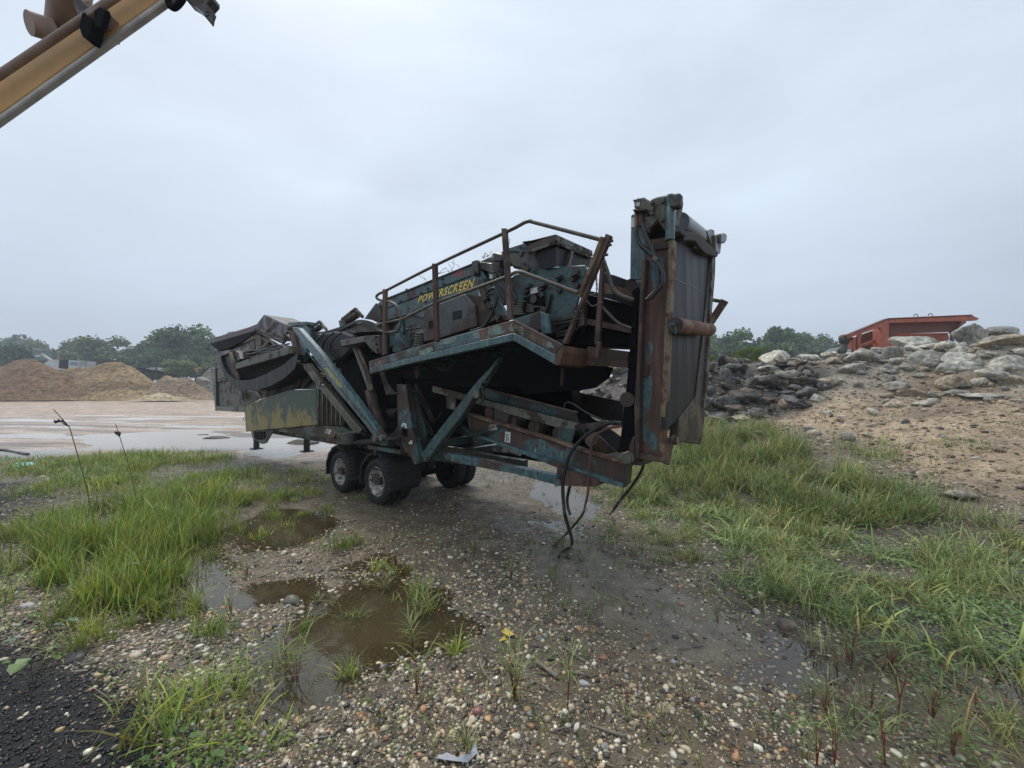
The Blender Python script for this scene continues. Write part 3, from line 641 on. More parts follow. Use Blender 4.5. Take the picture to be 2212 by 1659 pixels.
for off in (0, 14, 28, 40): mb.tube(curve([mt(p, .0) for p in c1((1040, 430 + off), (1200, 440 + off), (1400, 385 + off * .6), (1560, 325 + off * .4), (1700, 345 + off), (1760, 400 + off))]), .016, 6)
mb.build('hose_bundle', HOSE, cv)
pl('bracket_arm', c1((1375, 520), (1610, 478), (1618, 535), (1385, 582)), -.25, .16, OLIVE, bevel=.01)
br = pl('bracket_arm', c1((1610, 478), (1755, 468), (1770, 650), (1745, 655), (1690, 620), (1620, 535)), -.25, .12, BROWN, bevel=.01)
mb = MB()
for p in ((1730, 485), (1735, 555), (1745, 610), (1750, 640)): bolt(mb, c1(p)[0], -.25, .03)
mb.build('bolt', OLIVE, br)

# --- lettered black side under the rolled belt
sd = pl('chute_side', c1((1160, 860), (1200, 800), (1450, 640), (1520, 600), (1700, 700), (1720, 1100), (1500, 1200), (1420, 960), (1230, 960)), .18, .5, BLACK)
P = [mt(p, .17) for p in c1((1378, 745), (1455, 705), (1452, 640), (1388, 672))]; text_mesh('lettering', 'AIN', P, YTXT, sd, bold=.03)
P = [mt(p, .17) for p in c1((1255, 818), (1350, 770), (1345, 725), (1265, 750))]; text_mesh('lettering', 'IEF', P, YTXT, sd, bold=.03)
P = [mt(p, .17) for p in c1((1172, 900), (1240, 870), (1230, 810), (1175, 850))]; text_mesh('lettering', 'CH', P, YTXT, sd, bold=.03)
pl('junction_box', c1((1330, 795), (1382, 793), (1384, 872), (1334, 872)), .14, .05, OLIVE)
pl('decal', c1((1535, 1068), (1558, 1066), (1562, 1150), (1540, 1150)), .3, .01, WHITE)
pl('decal', c1((1530, 1015), (1580, 1010), (1583, 1060), (1533, 1064)), .29, .05, BROWN)

# --- diagonal struts at the left
def strut(name, P, t, th, mat, bev=.012): return pl(name, P, t, th, mat, bevel=bev)
s1 = strut('lifting_arm', c1((905, 385), (960, 395), (1175, 640), (1400, 930), (1560, 1145), (1785, 1470), (1720, 1480), (1690, 1440), (1500, 1200), (1330, 1000), (1120, 690), (920, 430)), -.42, .14, TEALB)
P = [mt(p, -.425) for p in c1((1225, 800), (1380, 985), (1408, 970), (1252, 785))]
text_mesh('lettering', 'POWERSCREEN', P, YTXT, s1, bold=.02)
mb = MB()
mb.tube([mt(p, -.44) for p in c1((975, 530), (1280, 925))], .012, 5).tube([mt(p, -.44) for p in c1((1360, 990), (1720, 1430))], .012, 5); mb.build('arm_edge', MOSS, s1)
e_ = pl('arm_clevis', c1((1690, 1420), (1740, 1430), (1740, 1480), (1790, 1470), (1850, 1500), (1840, 1560), (1770, 1555), (1700, 1480)), -.40, .2, TEALD)
for p in ((1748, 1490), (1810, 1475)):
    q = mt(c1(p)[0], -.42); MB().cyl(q, q + Vector((0, -.08, 0)), .055, 10).build('pin', MOSS, e_)
strut('lower_arm', c1((1010, 760), (1060, 745), (1190, 920), (1560, 1370), (1590, 1400), (1560, 1440), (1500, 1410), (1240, 1080), (1020, 800)), -.2, .12, OLIVE)
rm = MB().tube([mt(p, -.1) for p in c1((1200, 950), (1400, 1190))], .055, 12).tube([mt(p, -.1) for p in c1((1400, 1190), (1540, 1350))], .075, 12).build('hydraulic_ram', BROWN, ROOT)
q = mt(c1((1195, 945))[0], -.22); MB().cyl(q, q + Vector((0, -.07, 0)), .07, 12).build('ram_eye', MOSS, rm)
q = mt(c1((1222, 958))[0], -.26); MB().cyl(q, q + Vector((0, -.06, 0)), .02, 8).build('ram_pin', plain('bright_pin', (.6, .58, .52), .4), rm)
rm = MB().tube([mt(p, -.08) for p in c1((1515, 575), (1600, 800), (1680, 1030))], .05, 10).build('hydraulic_ram', MOSS, ROOT)
MB().tube([mt(p, -.08) for p in c1((1670, 1015), (1745, 1300), (1790, 1420))], .11, 14).build('ram_barrel', RUST, rm)
MB().tube([mt(p, -.14) for p in c1((1640, 1025), (1700, 1010))], .03, 6).build('barrel_collar', BROWN, rm)
MB().tube([mt(p, -.1) for p in c1((1545, 570), (1650, 820), (1695, 1010))], .03, 8).build('feed_pipe', RUSTT, rm)
pl('ram_guard', c1((1480, 600), (1640, 1000), (1700, 1100), (1780, 1320), (1640, 1000), (1500, 820)), .1, .3, DARK)
pl('arm_gusset', c1((1760, 830), (1800, 828), (1840, 1050), (1930, 1030), (1930, 1045), (1830, 1058)), -.1, .06, MOSS)

# --- dark body behind the platform
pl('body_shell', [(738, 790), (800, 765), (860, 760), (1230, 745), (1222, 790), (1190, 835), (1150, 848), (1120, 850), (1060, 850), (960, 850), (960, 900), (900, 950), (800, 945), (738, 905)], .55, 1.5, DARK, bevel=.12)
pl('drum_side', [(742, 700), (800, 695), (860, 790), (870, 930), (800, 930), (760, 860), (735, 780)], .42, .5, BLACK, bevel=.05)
mb = MB()
for i in range(4): q = mt(c5((960 + 35 * i, 430))[0], .4); mb.lathe(q, (1, 0, 0), [(.08, -.05), (.12, -.02), (.12, .02), (.08, .05)], 14)
mb.build('flight', BROWN, ROOT)
for i, (p, q, r) in enumerate((((1280, 110), (1460, 520), .035), ((1330, 180), (1480, 500), .025), ((1400, 500), (1460, 660), .04), ((1300, 700), (1450, 560), .015), ((1560, 420), (1400, 640), .015))):
    pq = c5(p, q); MB().tube([mt(pq[0], .35), mt(pq[1], .35)], r, 8).build('pipe', BROWN if i < 3 else HOSE, ROOT)
pl('tool_bracket', c6((450, 640), (640, 620), (660, 790), (480, 830)), .55, .05, TEALD)

pl('dark_gap_filler', c2((250, 1370), (395, 1200), (600, 1270), (1120, 1120), (1480, 1060), (1850, 1180), (2000, 1230), (2250, 1290), (2250, 1440), (1990, 1480), (1900, 1620), (100, 1650)), .5, .2, DARK)  # added dark sheet: closes sky gaps, stands for shade behind the walkway
pl('dark_gap_filler', c2((160, 1080), (240, 1040), (430, 990), (430, 1380), (160, 1380)), .5, .8, DARK)  # another added dark block, blacking out the see-through gap at the screen's left end
pl('inner_belt_shadow', c6((560, 230), (1430, 265), (1480, 500), (1700, 650), (1820, 820), (1500, 640), (560, 390)), 1.1, .3, BLACK)  # added black plate that stands for the shade around the inner belt
# --- central leg plate
lg = grp('frame_leg')
A_p = c5((1072, 100), (1170, 108), (1240, 480), (1285, 720), (1310, 975), (1270, 968), (1180, 840), (1080, 690))
MB().prism([mt(p, -.05) for p in c5((1072, 100), (1170, 108), (1205, 330), (1240, 590), (1080, 590))], (0, .12, 0)).build('plate', TEALC, lg)
MB().prism([mt(p, -.05) for p in c5((1080, 590), (1120, 590), (1122, 670), (1190, 690), (1190, 590), (1240, 590), (1285, 720), (1080, 690))], (0, .12, 0)).build('plate', TEAL, lg)
MB().prism([mt(p, -.05) for p in c5((1080, 692), (1285, 720), (1325, 960), (1300, 980), (1255, 950), (1170, 830))], (0, .1, 0)).build('foot_plate', TEAL, lg)
MB().prism([mt(p, .0) for p in c5((1118, 588), (1195, 588), (1195, 695), (1118, 680))], (0, .06, 0)).build('slot', BLACK, lg)
MB().prism([mt(p, .08) for p in c5((1170, 108), (1280, 200), (1400, 640), (1330, 960), (1285, 720))], (0, .06, 0)).build('leg_web', TEALD, lg)
MB().prism([mt(p, -.052) for p in c5((1125, 540), (1150, 528), (1178, 538), (1182, 592), (1165, 590), (1160, 560), (1145, 555), (1140, 575), (1122, 572))], (0, -.003, 0)).build('decal', WHITE, lg)
MB().prism([mt(p, -.052) for p in c5((1198, 742), (1215, 748), (1222, 725), (1240, 722), (1242, 765), (1210, 765))], (0, -.003, 0)).build('decal', WHITE, lg)
q = mt(c5((1300, 950))[0], -.06); MB().cyl(q, q + Vector((0, -.05, 0)), .055, 12).build('pin', MOSS, lg)
MB().prism([mt(p, -.06) for p in c5((750, 778), (1110, 832), (1105, 878), (752, 815))], (0, .25, 0)).build('step_angle', TEALC, lg)
MB().prism([mt(p, .0) for p in c5((1110, 780), (1240, 790), (1262, 845), (1110, 868))], (0, .3, 0)).build('step_plate', RUST, lg)
MB().prism([mt(p, .05) for p in c5((990, 680), (1080, 570), (1085, 700), (1160, 790), (760, 760), (790, 660))], (0, .5, 0)).build('bracket', BROWN, lg)

# --- diagonal strut with ram
st = pl('support_strut', c5((2080, -60), (2200, -210), (2110, -30), (1990, 150), (1760, 490), (1500, 810), (1410, 950), (1370, 935), (1335, 880), (1460, 700), (1960, 60)), -.30, .13, TEAL, bevel=.012)
st.data.materials[0] = TEAL
ra = MB().tube([mt(p, -.22) for p in c5((1945, 235), (1530, 790))], .062, 14).build('hydraulic_ram', RUST, ROOT)
MB().tube([mt(p, -.22) for p in c5((1530, 790), (1420, 925))], .04, 12).build('ram_rod', RIM, ra)
q = mt(c5((1948, 212))[0], -.33); MB().cyl(q, q + Vector((0, .12, 0)), .065, 14).build('ram_eye', MOSS, ra)
q = mt(c5((1388, 930))[0], -.33); MB().cyl(q, q + Vector((0, .12, 0)), .05, 12).build('ram_eye', MOSS, ra)
mb = MB(); mb.tube(curve([mt(p, -.3) for p in c6((720, 10), (660, 80), (630, 180), (560, 210), (580, 320), (560, 390), (530, 395))]), .017, 6); mb.build('ram_hose', HOSE, ra)

# --- wheels
S2 = mt((732, 1021), 0).x
TP = [(.30, .02), (.33, .0), (.43, .0), (.475, .03), (.49, .06), (.49, .085), (.478, .09), (.478, .098), (.49, .103), (.49, .13), (.478, .134), (.478, .142), (.49, .147), (.49, .175), (.478, .18), (.478, .188), (.49, .193), (.49, .21), (.475, .24), (.43, .27), (.30, .27)]
RP = [(.31, .0), (.318, .008), (.30, .03), (.285, .05), (.275, .10), (.255, .15), (.245, .20), (.20, .225), (.12, .20), (.11, .14), (.0, .13)]
def wheel(s, t, outer, z=.485, mir=False):
    o = empty('wheel'); o.parent = ROOT; d = (0, -1, 0) if mir else (0, 1, 0)
    MB().lathe((s, t, z), d, TP, 48).build('tyre', TYRE, o)
    if outer:
        mb = MB().lathe((s, t, z), d, RP, 40)
        mb.build('rim', RIM, o)
        mb = MB()
        for k in range(8):
            a = k * math.pi / 4 + .2; c = Vector((s + .165 * math.cos(a), t, z + .165 * math.sin(a))); yy = .19 if not mir else -.19; mb.cyl(c + Vector((0, yy, 0)), c + Vector((0, yy + (.06 if not mir else -.06), 0)), .017, 6)
        mb.build('wheel_nut', BROWN, o)
        MB().cyl((s, t + (.05 if not mir else -.05), z), (s, t + (.16 if not mir else -.16), z), .085, 14).build('hub_cap', BROWN, o)
for s in (0, S2):
    wheel(s, 0, True); wheel(s, .33, False); wheel(s, 2.5, True, mir=True); wheel(s, 2.17, False, mir=True)
    MB().cyl((s, .3, .48), (s, 2.2, .48), .07, 12).build('axle', DARK, ROOT)
    mb = MB(); n = 22; f = []
    for k in range(n + 1):
        a = math.radians(-14 + 208 * k / n) ; f.append((s - .60 * math.cos(math.pi - a), .50 + .60 * math.sin(a)))
    for k in range(n):
        (x0, z0), (x1, z1) = f[k], f[k + 1]; mb.add([(x0, -.02, z0), (x1, -.02, z1), (x1, .66, z1), (x0, .66, z0)], [(0, 1, 2, 3)], True)
        c0 = Vector((s, 0, .5)); a0 = (Vector((x0, 0, z0)) - c0) * .9 + c0; a1 = (Vector((x1, 0, z1)) - c0) * .9 + c0
        mb.add([(x0, -.02, z0), (x1, -.02, z1), (a1.x, -.025, a1.z), (a0.x, -.025, a0.z)], [(0, 3, 2, 1)], True)
    o = mb.build('fender', TYRE, ROOT); sm_ = o.modifiers.new('thickness', 'SOLIDIFY'); sm_.thickness = .014
MB().box((.62, .36, .70), (.02, .66, .52)).build('mud_flap', TYRE, ROOT, .005)
MB().box((S2 + .62, .34, .70), (.02, .6, .4)).build('mud_flap', TYRE, ROOT, .005)
MB().tube([(S2 + .3, -.01, 1.06), (.2, -.01, 1.04)], .025, 8).build('fender_rail', BLACK, ROOT)

# --- upper side: lettered panel
TP_ = .40
p1 = pl('screen_side', c2((20, 1045), (90, 960), (163, 880), (230, 850), (700, 655), (1075, 508), (1250, 438), (1420, 370), (1420, 900), (1110, 1000), (600, 1040), (425, 1010), (240, 1062)), TP_, .05, TEAL, bevel=.01)
MB().prism([mt(p, TP_ - .012) for p in c2((235, 938), (1070, 617), (1070, 624), (235, 945))], (0, .01, 0)).build('fold_line', BLACK, p1)
MB().prism([mt(p, TP_ - .03) for p in c2((228, 843), (1075, 500), (1077, 508), (230, 852))], (0, .06, 0)).build('top_lip', MOSS, p1)
mb = MB()
for p in ((372, 870), (575, 795), (800, 705), (785, 655), (645, 755), (945, 740), (440, 760), (620, 880)): bolt(mb, c2(p)[0], TP_, .025)
mb.build('bolt', BROWN, p1)
P = [mt(p, TP_ - .004) for p in c2((545, 893), (1095, 735), (1108, 640), (556, 822))]; text_mesh('lettering', 'POWERSCREEN', P, YTXT, p1, shear=.2, bold=.026)
mr = plain('faded_red_decal', (.42, .10, .11), .5, .5, 30)
mb = MB()
for i in range(9):
    x0 = 895 + i * 15; h0 = 40 * math.sin((i + 1) / 10 * math.pi) + 12; yc = 615 - i * 3
    mb.prism([mt(p, TP_ - .002) for p in c2((x0, yc + h0 * .6), (x0 + 6, yc + h0 * .6), (x0 + 10, yc - h0), (x0 + 4, yc - h0))], (0, -.003, 0))
    if i > 1: mb.prism([mt(p, TP_ - .002) for p in c2((x0 + 20, 795 - i * 5), (x0 + 27, 795 - i * 5), (x0 + 29, 778 - i * 5), (x0 + 22, 778 - i * 5))], (0, -.003, 0))
mb.build('decal', mr, p1)
pl('end_bracket', c2((15, 1045), (130, 890), (165, 905), (190, 1050), (160, 1090), (100, 1060), (60, 1050)), .36, .05, BROWN)
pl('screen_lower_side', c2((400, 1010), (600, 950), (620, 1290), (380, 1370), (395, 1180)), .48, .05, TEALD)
pl('light_gusset', c2((265, 1180), (370, 1060), (390, 1040), (395, 1180), (320, 1300), (260, 1330)), .44, .04, TEALB)
pl('gusset_box', c2((320, 1200), (350, 1195), (440, 1330), (360, 1370), (290, 1370)), .2, .25, TEAL)
for nm, x0, y0, x1, y1, rr in (('coil_spring', 575, 1175, 560, 1310, .085), ('coil_spring', 1550, 870, 1545, 1015, .12)):
    a, b_2 = mt(c2((x0, y0))[0], .1), mt(c2((x1, y1))[0], .1); ptsq = []
    for k in range(97):
        f = k / 96; an = f * 2 * math.pi * 6; ptsq.append(a.lerp(b_2, f) + Vector((math.cos(an) * rr, math.sin(an) * rr, 0)))
    MB().tube(ptsq, .021, 6).build(nm, MOSS, ROOT)
pl('spring_seat', c2((525, 1160), (560, 1150), (600, 1180), (600, 1200), (560, 1190)), .05, .2, BROWN)
pl('spring_seat', c2((500, 1290), (560, 1270), (600, 1300), (560, 1330), (470, 1340)), .05, .2, TEALD)
mb = MB()
for (p, q, r) in (((440, 1120), (520, 1100), .02), ((430, 1150), (580, 1130), .02), ((450, 1190), (540, 1170), .025), ((500, 1100), (530, 1160), .02), ((440, 1260), (500, 1240), .02), ((470, 1100), (470, 1300), .03)):
    a, b_2 = c2(p, q); mb.tube([mt(a, .2), mt(b_2, .2)], r, 6)
mb.build('spring_rod', BROWN, ROOT)
# guard with louvres
gd = grp('drive_guard')
MB().prism([mt(p, .06) for p in c2((592, 1080), (612, 950), (1000, 800), (1105, 915), (1122, 1118), (750, 1240), (598, 1275))], (0, .3, 0)).build('cover', worn('brown_teal_cover', (.075, .09, .092), (.075, .042, .034), .62, 1.2, seed=17), gd, .012)
MB().prism([mt(p, .12) for p in c2((1004, 802), (1185, 828), (1280, 990), (1305, 1060), (1180, 1110), (1122, 1118), (1105, 912))], (0, .2, 0)).build('cover_side', RUST, gd)
for (x0, y0, x1, y1, nx_, ny_) in ((885, 975, 978, 1062, 9, 4), (648, 1068, 694, 1150, 5, 4)):
    mb = MB()
    for i in range(nx_):
        for j in range(ny_):
            xa = x0 + (x1 - x0) * (i + .2) / nx_; xb = x0 + (x1 - x0) * (i + .75) / nx_; ya = y0 + (y1 - y0) * (j + .12) / ny_ - (xa - x0) * .22; yb = y0 + (y1 - y0) * (j + .86) / ny_ - (xa - x0) * .22
            mb.prism([mt(p, .058) for p in c2((xa, ya), (xb, ya), (xb, yb), (xa, yb))], (0, -.003, 0))
    mb.build('louvres', BLACK, gd)
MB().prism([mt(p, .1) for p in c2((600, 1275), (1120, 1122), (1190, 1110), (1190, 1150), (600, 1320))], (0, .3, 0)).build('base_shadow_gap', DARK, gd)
# green brace and ram
pl('brace', c2((1120, 545), (1165, 560), (1422, 1032), (1380, 1045), (1270, 960)), .12, .1, TEALB, bevel=.01)
pl('brace_beam', c2((1125, 478), (1290, 500), (1290, 600), (1128, 545)), .1, .3, TEAL, bevel=.01)
hb_ = pl('brace_box', c2((1070, 480), (1120, 462), (1130, 470), (1135, 600), (1100, 625), (1068, 605)), .05, .25, BROWN, bevel=.01)
mb = MB(); bolt(mb, c2((1095, 600))[0], .05, .05); mb.build('pin', BROWN, hb_)
ra = MB().tube([mt(p, -.05) for p in c2((1160, 700), (1225, 870))], .065, 12).build('hydraulic_ram', BROWN, ROOT)
MB().tube([mt(p, -.05) for p in c2((1225, 870), (1245, 925))], .03, 8).prism([mt(p, -.09) for p in c2((1130, 670), (1185, 645), (1200, 700), (1150, 715))], (0, .1, 0)).prism([mt(p, -.09) for p in c2((1220, 905), (1260, 895), (1275, 930), (1235, 945))], (0, .1, 0)).build('ram_fork', BROWN, ra)
mb = MB()
for pp in (((1210, 810), (1250, 760), (1300, 745), (1325, 800), (1310, 900), (1260, 1010), (1190, 1120), (1120, 1150), (1065, 1165)), ((1215, 830), (1260, 800), (1300, 800), (1315, 850), (1290, 950), (1250, 1040), (1190, 1130)),
           ((1300, 690), (1320, 760), (1370, 860), (1400, 900)), ((1310, 600), (1330, 680), (1400, 760), (1480, 860), (1500, 900)), ((1340, 600), (1400, 720), (1480, 800), (1520, 860))):
    mb.tube(curve([mt(p, -.08) for p in c2(*pp)]), .022, 7)
mb.build('hose_loop', HOSE, ROOT)
pl('decal', c2((1138, 755), (1165, 765), (1180, 830), (1145, 822)), .385, .005, WHITE)
pl('decal', c2((1248, 600), (1285, 612), (1287, 650), (1250, 650)), .13, .005, WHITE)
pl('pivot_plate', c2((1305, 1085), (1320, 1010), (1345, 995), (1385, 1010), (1420, 1060)), .0, .1, RUST, bevel=.02)
q = mt(c2((1348, 1030))[0], -.02); MB().cyl(q, q + Vector((0, -.06, 0)), .05, 12).build('pin', BROWN, ROOT)
# motor, valve block
mo = grp('drive_motor')
MB().prism([mt(p, .0) for p in c2((1255, 400), (1300, 380), (1375, 400), (1380, 440), (1370, 490), (1280, 490), (1265, 440))], (0, .3, 0)).build('housing', BROWN, mo, .03)
MB().prism([mt(p, -.02) for p in c2((1285, 490), (1350, 485), (1345, 515), (1290, 515))], (0, .2, 0)).build('flange', BROWN, mo)
MB().tube([mt(p, -.02) for p in c2((1288, 510), (1295, 600))], .05, 10).tube([mt(p, -.02) for p in c2((1298, 600), (1300, 645))], .035, 10).build('fitting', OLIVE, mo)
MB().tube([mt(p, -.02) for p in c2((1325, 510), (1335, 590))], .05, 10).tube([mt(p, -.02) for p in c2((1335, 590), (1345, 640))], .035, 10).build('fitting', BROWN, mo)
MB().prism([mt(p, -.005) for p in c2((1268, 425), (1290, 415), (1290, 445), (1270, 452))], (0, -.004, 0)).build('decal', plain('pale_tag', (.35, .34, .31), .5), mo)
gb = pl('gear_housing', c2((1425, 395), (1480, 378), (1600, 400), (1620, 560), (1480, 545), (1440, 500)), .05, .45, OLIVE, bevel=.03)
mb = MB()
for p in ((1570, 415), (1590, 525), (1610, 555), (1635, 560)): bolt(mb, c2(p)[0], .05, .04, .05)
mb.build('bolt', BROWN, gb)
pl('shaft_guard', c2((1610, 380), (1650, 400), (1655, 440), (1640, 480), (1612, 480)), .08, .3, BROWN)
a, b_2 = mt(c3((225, 880))[0], .15), mt(c3((225, 880))[0], .9); MB().cyl(a, b_2, .22, 20).build('head_drum', BELTL, ROOT)
pl('hood_side_rail', c2((1340, 405), (1420, 350), (1610, 290), (1625, 385), (1600, 395), (1430, 380)), .05, .12, TEAL, bevel=.01)
pl('hood_side_rail', c3((85, 655), (200, 638), (205, 655), (145, 690)), .04, .14, BLACK)
# hood
hd = grp('discharge_hood'); sH = mt(c3((425, 590))[0], .05).x
MB().prism([mt(p, .05) for p in c3((140, 690), (425, 583), (432, 640), (150, 735))], (0, .05, 0)).build('side_rail', TEALC, hd)
MB().prism([mt(p, .03) for p in c3((150, 738), (408, 650), (412, 678), (155, 768))], (0, .03, 0)).build('clamp_strip', MOSS, hd)
MB().prism([ms(p, sH) for p in c3((425, 583), (785, 745), (790, 795), (430, 642))], (-.05, 0, 0)).build('end_rail', MOSS, hd)
MB().prism([ms(p, sH + .02) for p in c3((442, 650), (775, 795), (775, 822), (450, 685))], (-.03, 0, 0)).build('clamp_strip', MOSS, hd)
MB().prism([mt(p, .09) for p in c3((220, 790), (235, 745), (425, 660), (432, 900), (300, 925), (290, 910), (270, 870))], (0, .02, 0)).build('rubber_curtain', BELT, hd)
MB().prism([ms(p, sH - .02) for p in c3((430, 650), (800, 815), (790, 910), (430, 900))], (-.02, 0, 0)).build('rubber_curtain', BELT, hd)
MB().prism([ms(p, sH + .04) for p in c3((590, 712), (612, 722), (575, 890), (548, 892))], (-.03, 0, 0)).build('stay_bar', OLIVE, hd)
mb = MB()
for p in ((600, 735), (712, 790), (470, 680)): q = ms(c3(p)[0], sH + .03); mb.cyl(q, q + Vector((.03, 0, 0)), .022, 6)
for p in ((380, 670), (170, 755), (85, 715)): bolt(mb, c3(p)[0], .02, .022)
mb.build('bolt', BROWN, hd)
A_, B_, = mt(c3((140, 655))[0], .05), ms(c3((425, 583))[0], sH); C_q = ms(c3((785, 745))[0], sH)
MB().add([A_, B_, C_q, A_ + (C_q - B_)], [(0, 1, 2, 3)]).build('roof_sheet', TEAL, hd)
pl('screen_rear_side', c2((1420, 900), (1430, 660), (1500, 610), (1650, 580), (1760, 552), (2000, 528), (2190, 515), (2200, 560), (2080, 1000), (2150, 1050), (2050, 1100), (1850, 1200), (1480, 1060)), .14, .05, TEAL, bevel=.01)
sp_ = bpy.data.objects['screen_rear_side']
pl('rust_patch', c2((1000, 1000), (1000, 1000), (1001, 1001)), .135, .001, RUST) if False else None
mb = MB()
for (x0, y0, w_, h_) in ((1890, 610, 60, 70), (2048, 568, 65, 110), (1590, 695, 52, 100), (1735, 693, 60, 70)):
    mb.prism([mt(p, .09) for p in c2((x0, y0 + h_ * .35), (x0 + w_ * .5, y0 + 8), (x0 + w_, y0), (x0 + w_, y0 + h_ * .6), (x0 + w_ * .3, y0 + h_))], (0, .05, 0))
    mb.prism([mt(p, .02) for p in c2((x0, y0 + h_ * .35), (x0 + w_ * .8, y0 + h_ * .15), (x0 + w_ * .85, y0 + h_ * .35), (x0, y0 + h_ * .55))], (0, .07, 0))
mb.build('lug', BROWN, sp_)
mb = MB()
for p in ((1610, 780), (1762, 758), (1945, 770), (2122, 720), (2075, 660), (1780, 812), (2130, 1050)): bolt(mb, c2(p)[0], .14, .042, .06)
mb.build('bolt', BROWN, sp_)
MB().prism([mt(p, .10) for p in c2((1645, 748), (1722, 733), (1730, 785), (1652, 803))], (0, .03, 0)).build('decal', WHITE, sp_)
MB().prism([mt(p, .08) for p in c2((1570, 850), (1690, 800), (1760, 790), (1780, 920), (1590, 900))], (0, .06, 0)).build('spring_arm', DARK, sp_)
q = mt(c2((1690, 855))[0], .07); MB().cyl(q, q + Vector((0, -.03, 0)), .06, 12).build('arm_boss', BROWN, sp_)
pl('spring_mount', c2((1475, 875), (1500, 860), (1600, 880), (1590, 985), (1560, 960), (1540, 885), (1490, 930)), .03, .1, BLACK)
pl('spring_mount', c2((1590, 890), (1750, 920), (1810, 930), (1800, 985), (1750, 975), (1740, 930), (1680, 940), (1680, 985), (1600, 985)), .06, .15, BROWN)
pl('spring_mount', c2((1470, 1010), (1600, 1000), (1640, 1020), (1480, 1050)), .0, .3, DARK)
pl('stiffener', c2((1838, 790), (1848, 800), (1812, 960), (1796, 940)), .09, .04, BROWN)
pl('corner_guard', c2((1480, 1050), (1745, 970), (1755, 1140), (1700, 1190), (1560, 1110)), -.1, .05, TEAL)
pl('corner_guard', c2((1745, 970), (1830, 1005), (1842, 1190), (1760, 1195), (1750, 1140)), -.14, .05, TEALB)
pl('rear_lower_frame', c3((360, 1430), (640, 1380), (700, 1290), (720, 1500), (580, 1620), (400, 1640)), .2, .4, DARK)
mb = MB()
for i, (p, q) in enumerate((((390, 1440), (620, 1400)), ((400, 1470), (630, 1430)), ((430, 1560), (640, 1510)), ((440, 1590), (560, 1560)), ((380, 1640), (560, 1620)))):
    a, b_2 = c3(p, q); mb.beam(mt(a, .1), mt(b_2, .1), .06, .03)
mb.build('slat_rod', BROWN, ROOT)
pl('rear_column', c3((640, 1300), (705, 1180), (700, 1480), (640, 1500)), .1, .1, RUST)

# --- rear chute between hood and tail conveyor
ch = grp('collecting_chute')
MB().prism([mt(p, .35) for p in c3((860, 960), (1000, 985), (1180, 1050), (1230, 1120), (1215, 1230), (1040, 1180), (860, 1150))], (0, 1.2, 0)).build('chute_liner', BELT, ch)
MB().prism([mt(p, .30) for p in c3((890, 1060), (1210, 1140), (1210, 1225), (1050, 1170), (880, 1170))], (0, .04, 0)).build('rusty_lining', worn('orange_rust_sheet', (.16, .075, .04), (.08, .045, .035), .5, 3), ch)
MB().prism([mt(p, .22) for p in c3((720, 1130), (900, 1170), (1200, 1240), (1200, 1290), (900, 1205), (720, 1170))], (0, .06, 0)).build('rim_angle', BELT, ch)
MB().prism([mt(p, .32) for p in c3((700, 1170), (900, 1210), (1200, 1290), (1190, 1440), (1130, 1480), (700, 1400))], (0, 1.2, 0)).build('rubber_wall', BLACK, ch)
MB().prism([mt(p, .2) for p in c3((690, 1400), (1170, 1500), (1170, 1555), (690, 1460))], (0, .1, 0)).build('lower_rail', RUST, ch)
MB().prism([mt(p, .3) for p in c3((560, 1420), (1175, 1440), (1165, 1680), (560, 1660))], (0, .8, 0)).build('lower_wall', DARK, ch)
MB().prism([mt(p, .1) for p in c4((0, 320), (395, 370), (375, 460), (0, 440))], (0, .5, 0)).build('cross_rail', RUST, ch)
MB().prism([mt(p, .06) for p in c4((-20, 430), (385, 460), (375, 522), (-20, 500))], (0, .12, 0)).build('cross_rail', RUST, ch)
MB().prism([mt(p, .3) for p in c4((0, 500), (225, 518), (180, 620), (60, 710), (0, 725), (-600, 780), (-800, 520))], (0, .08, 0)).build('belly_rubber', BLACK, ch)
mb = MB()
mb.tube(curve([mt(p, .1) for p in c3((885, 815), (935, 960), (990, 1120), (1070, 1190), (1200, 1230))]), .03, 8)
mb.tube(curve([mt(p, .06) for p in c3((870, 1285), (960, 1380), (1050, 1460), (1170, 1510))]), .02, 8); mb.build('stay_rod', RAILM, ch)

# --- walkway and railing
WT = -.5
wk = grp('walkway')
MB().prism([mt(p, WT) for p in c2((60, 1465), (400, 1358), (900, 1215), (1490, 1055), (1965, 1298), (1895, 1402), (1478, 1185), (900, 1320), (400, 1440), (68, 1532))], (0, .05, 0)).build('kick_plate', TEALC, wk, .008)
repaint(bpy.data.objects['kick_plate'], [blotch([mt(p, WT - .004) for p in c2(*q)], i, amp=.2) for i, q in enumerate((((1100, 1190), (1200, 1140), (1330, 1115), (1400, 1100), (1460, 1085), (1500, 1100), (1560, 1150), (1555, 1200), (1480, 1175), (1300, 1215), (1180, 1250), (1100, 1225)), ((1640, 1190), (1720, 1210), (1800, 1250), (1860, 1285), (1850, 1340), (1780, 1320), (1700, 1280), (1650, 1235)), ((560, 1370), (640, 1330), (690, 1330), (680, 1360), (600, 1400), (560, 1395)), ((120, 1480), (190, 1450), (230, 1440), (220, 1480), (130, 1510)), ((760, 1270), (860, 1235), (930, 1230), (900, 1270), (780, 1300))))], worn('pale_worn_paint', (.20, .27, .22), (.12, .07, .045), .45, 6, seed=77))
MB().prism([mt(p, WT - .06) for p in c2((68, 1534), (400, 1442), (900, 1322), (1470, 1186), (1470, 1262), (900, 1390), (400, 1500), (70, 1588))], (0, .1, 0)).build('edge_channel', TEALB, wk, .008)
MB().prism([mt(p, WT - .06) for p in c2((1471, 1186), (1500, 1190), (1895, 1402), (1905, 1505), (1500, 1270), (1471, 1262))], (0, .1, 0)).build('edge_channel', TEALB, wk, .008)
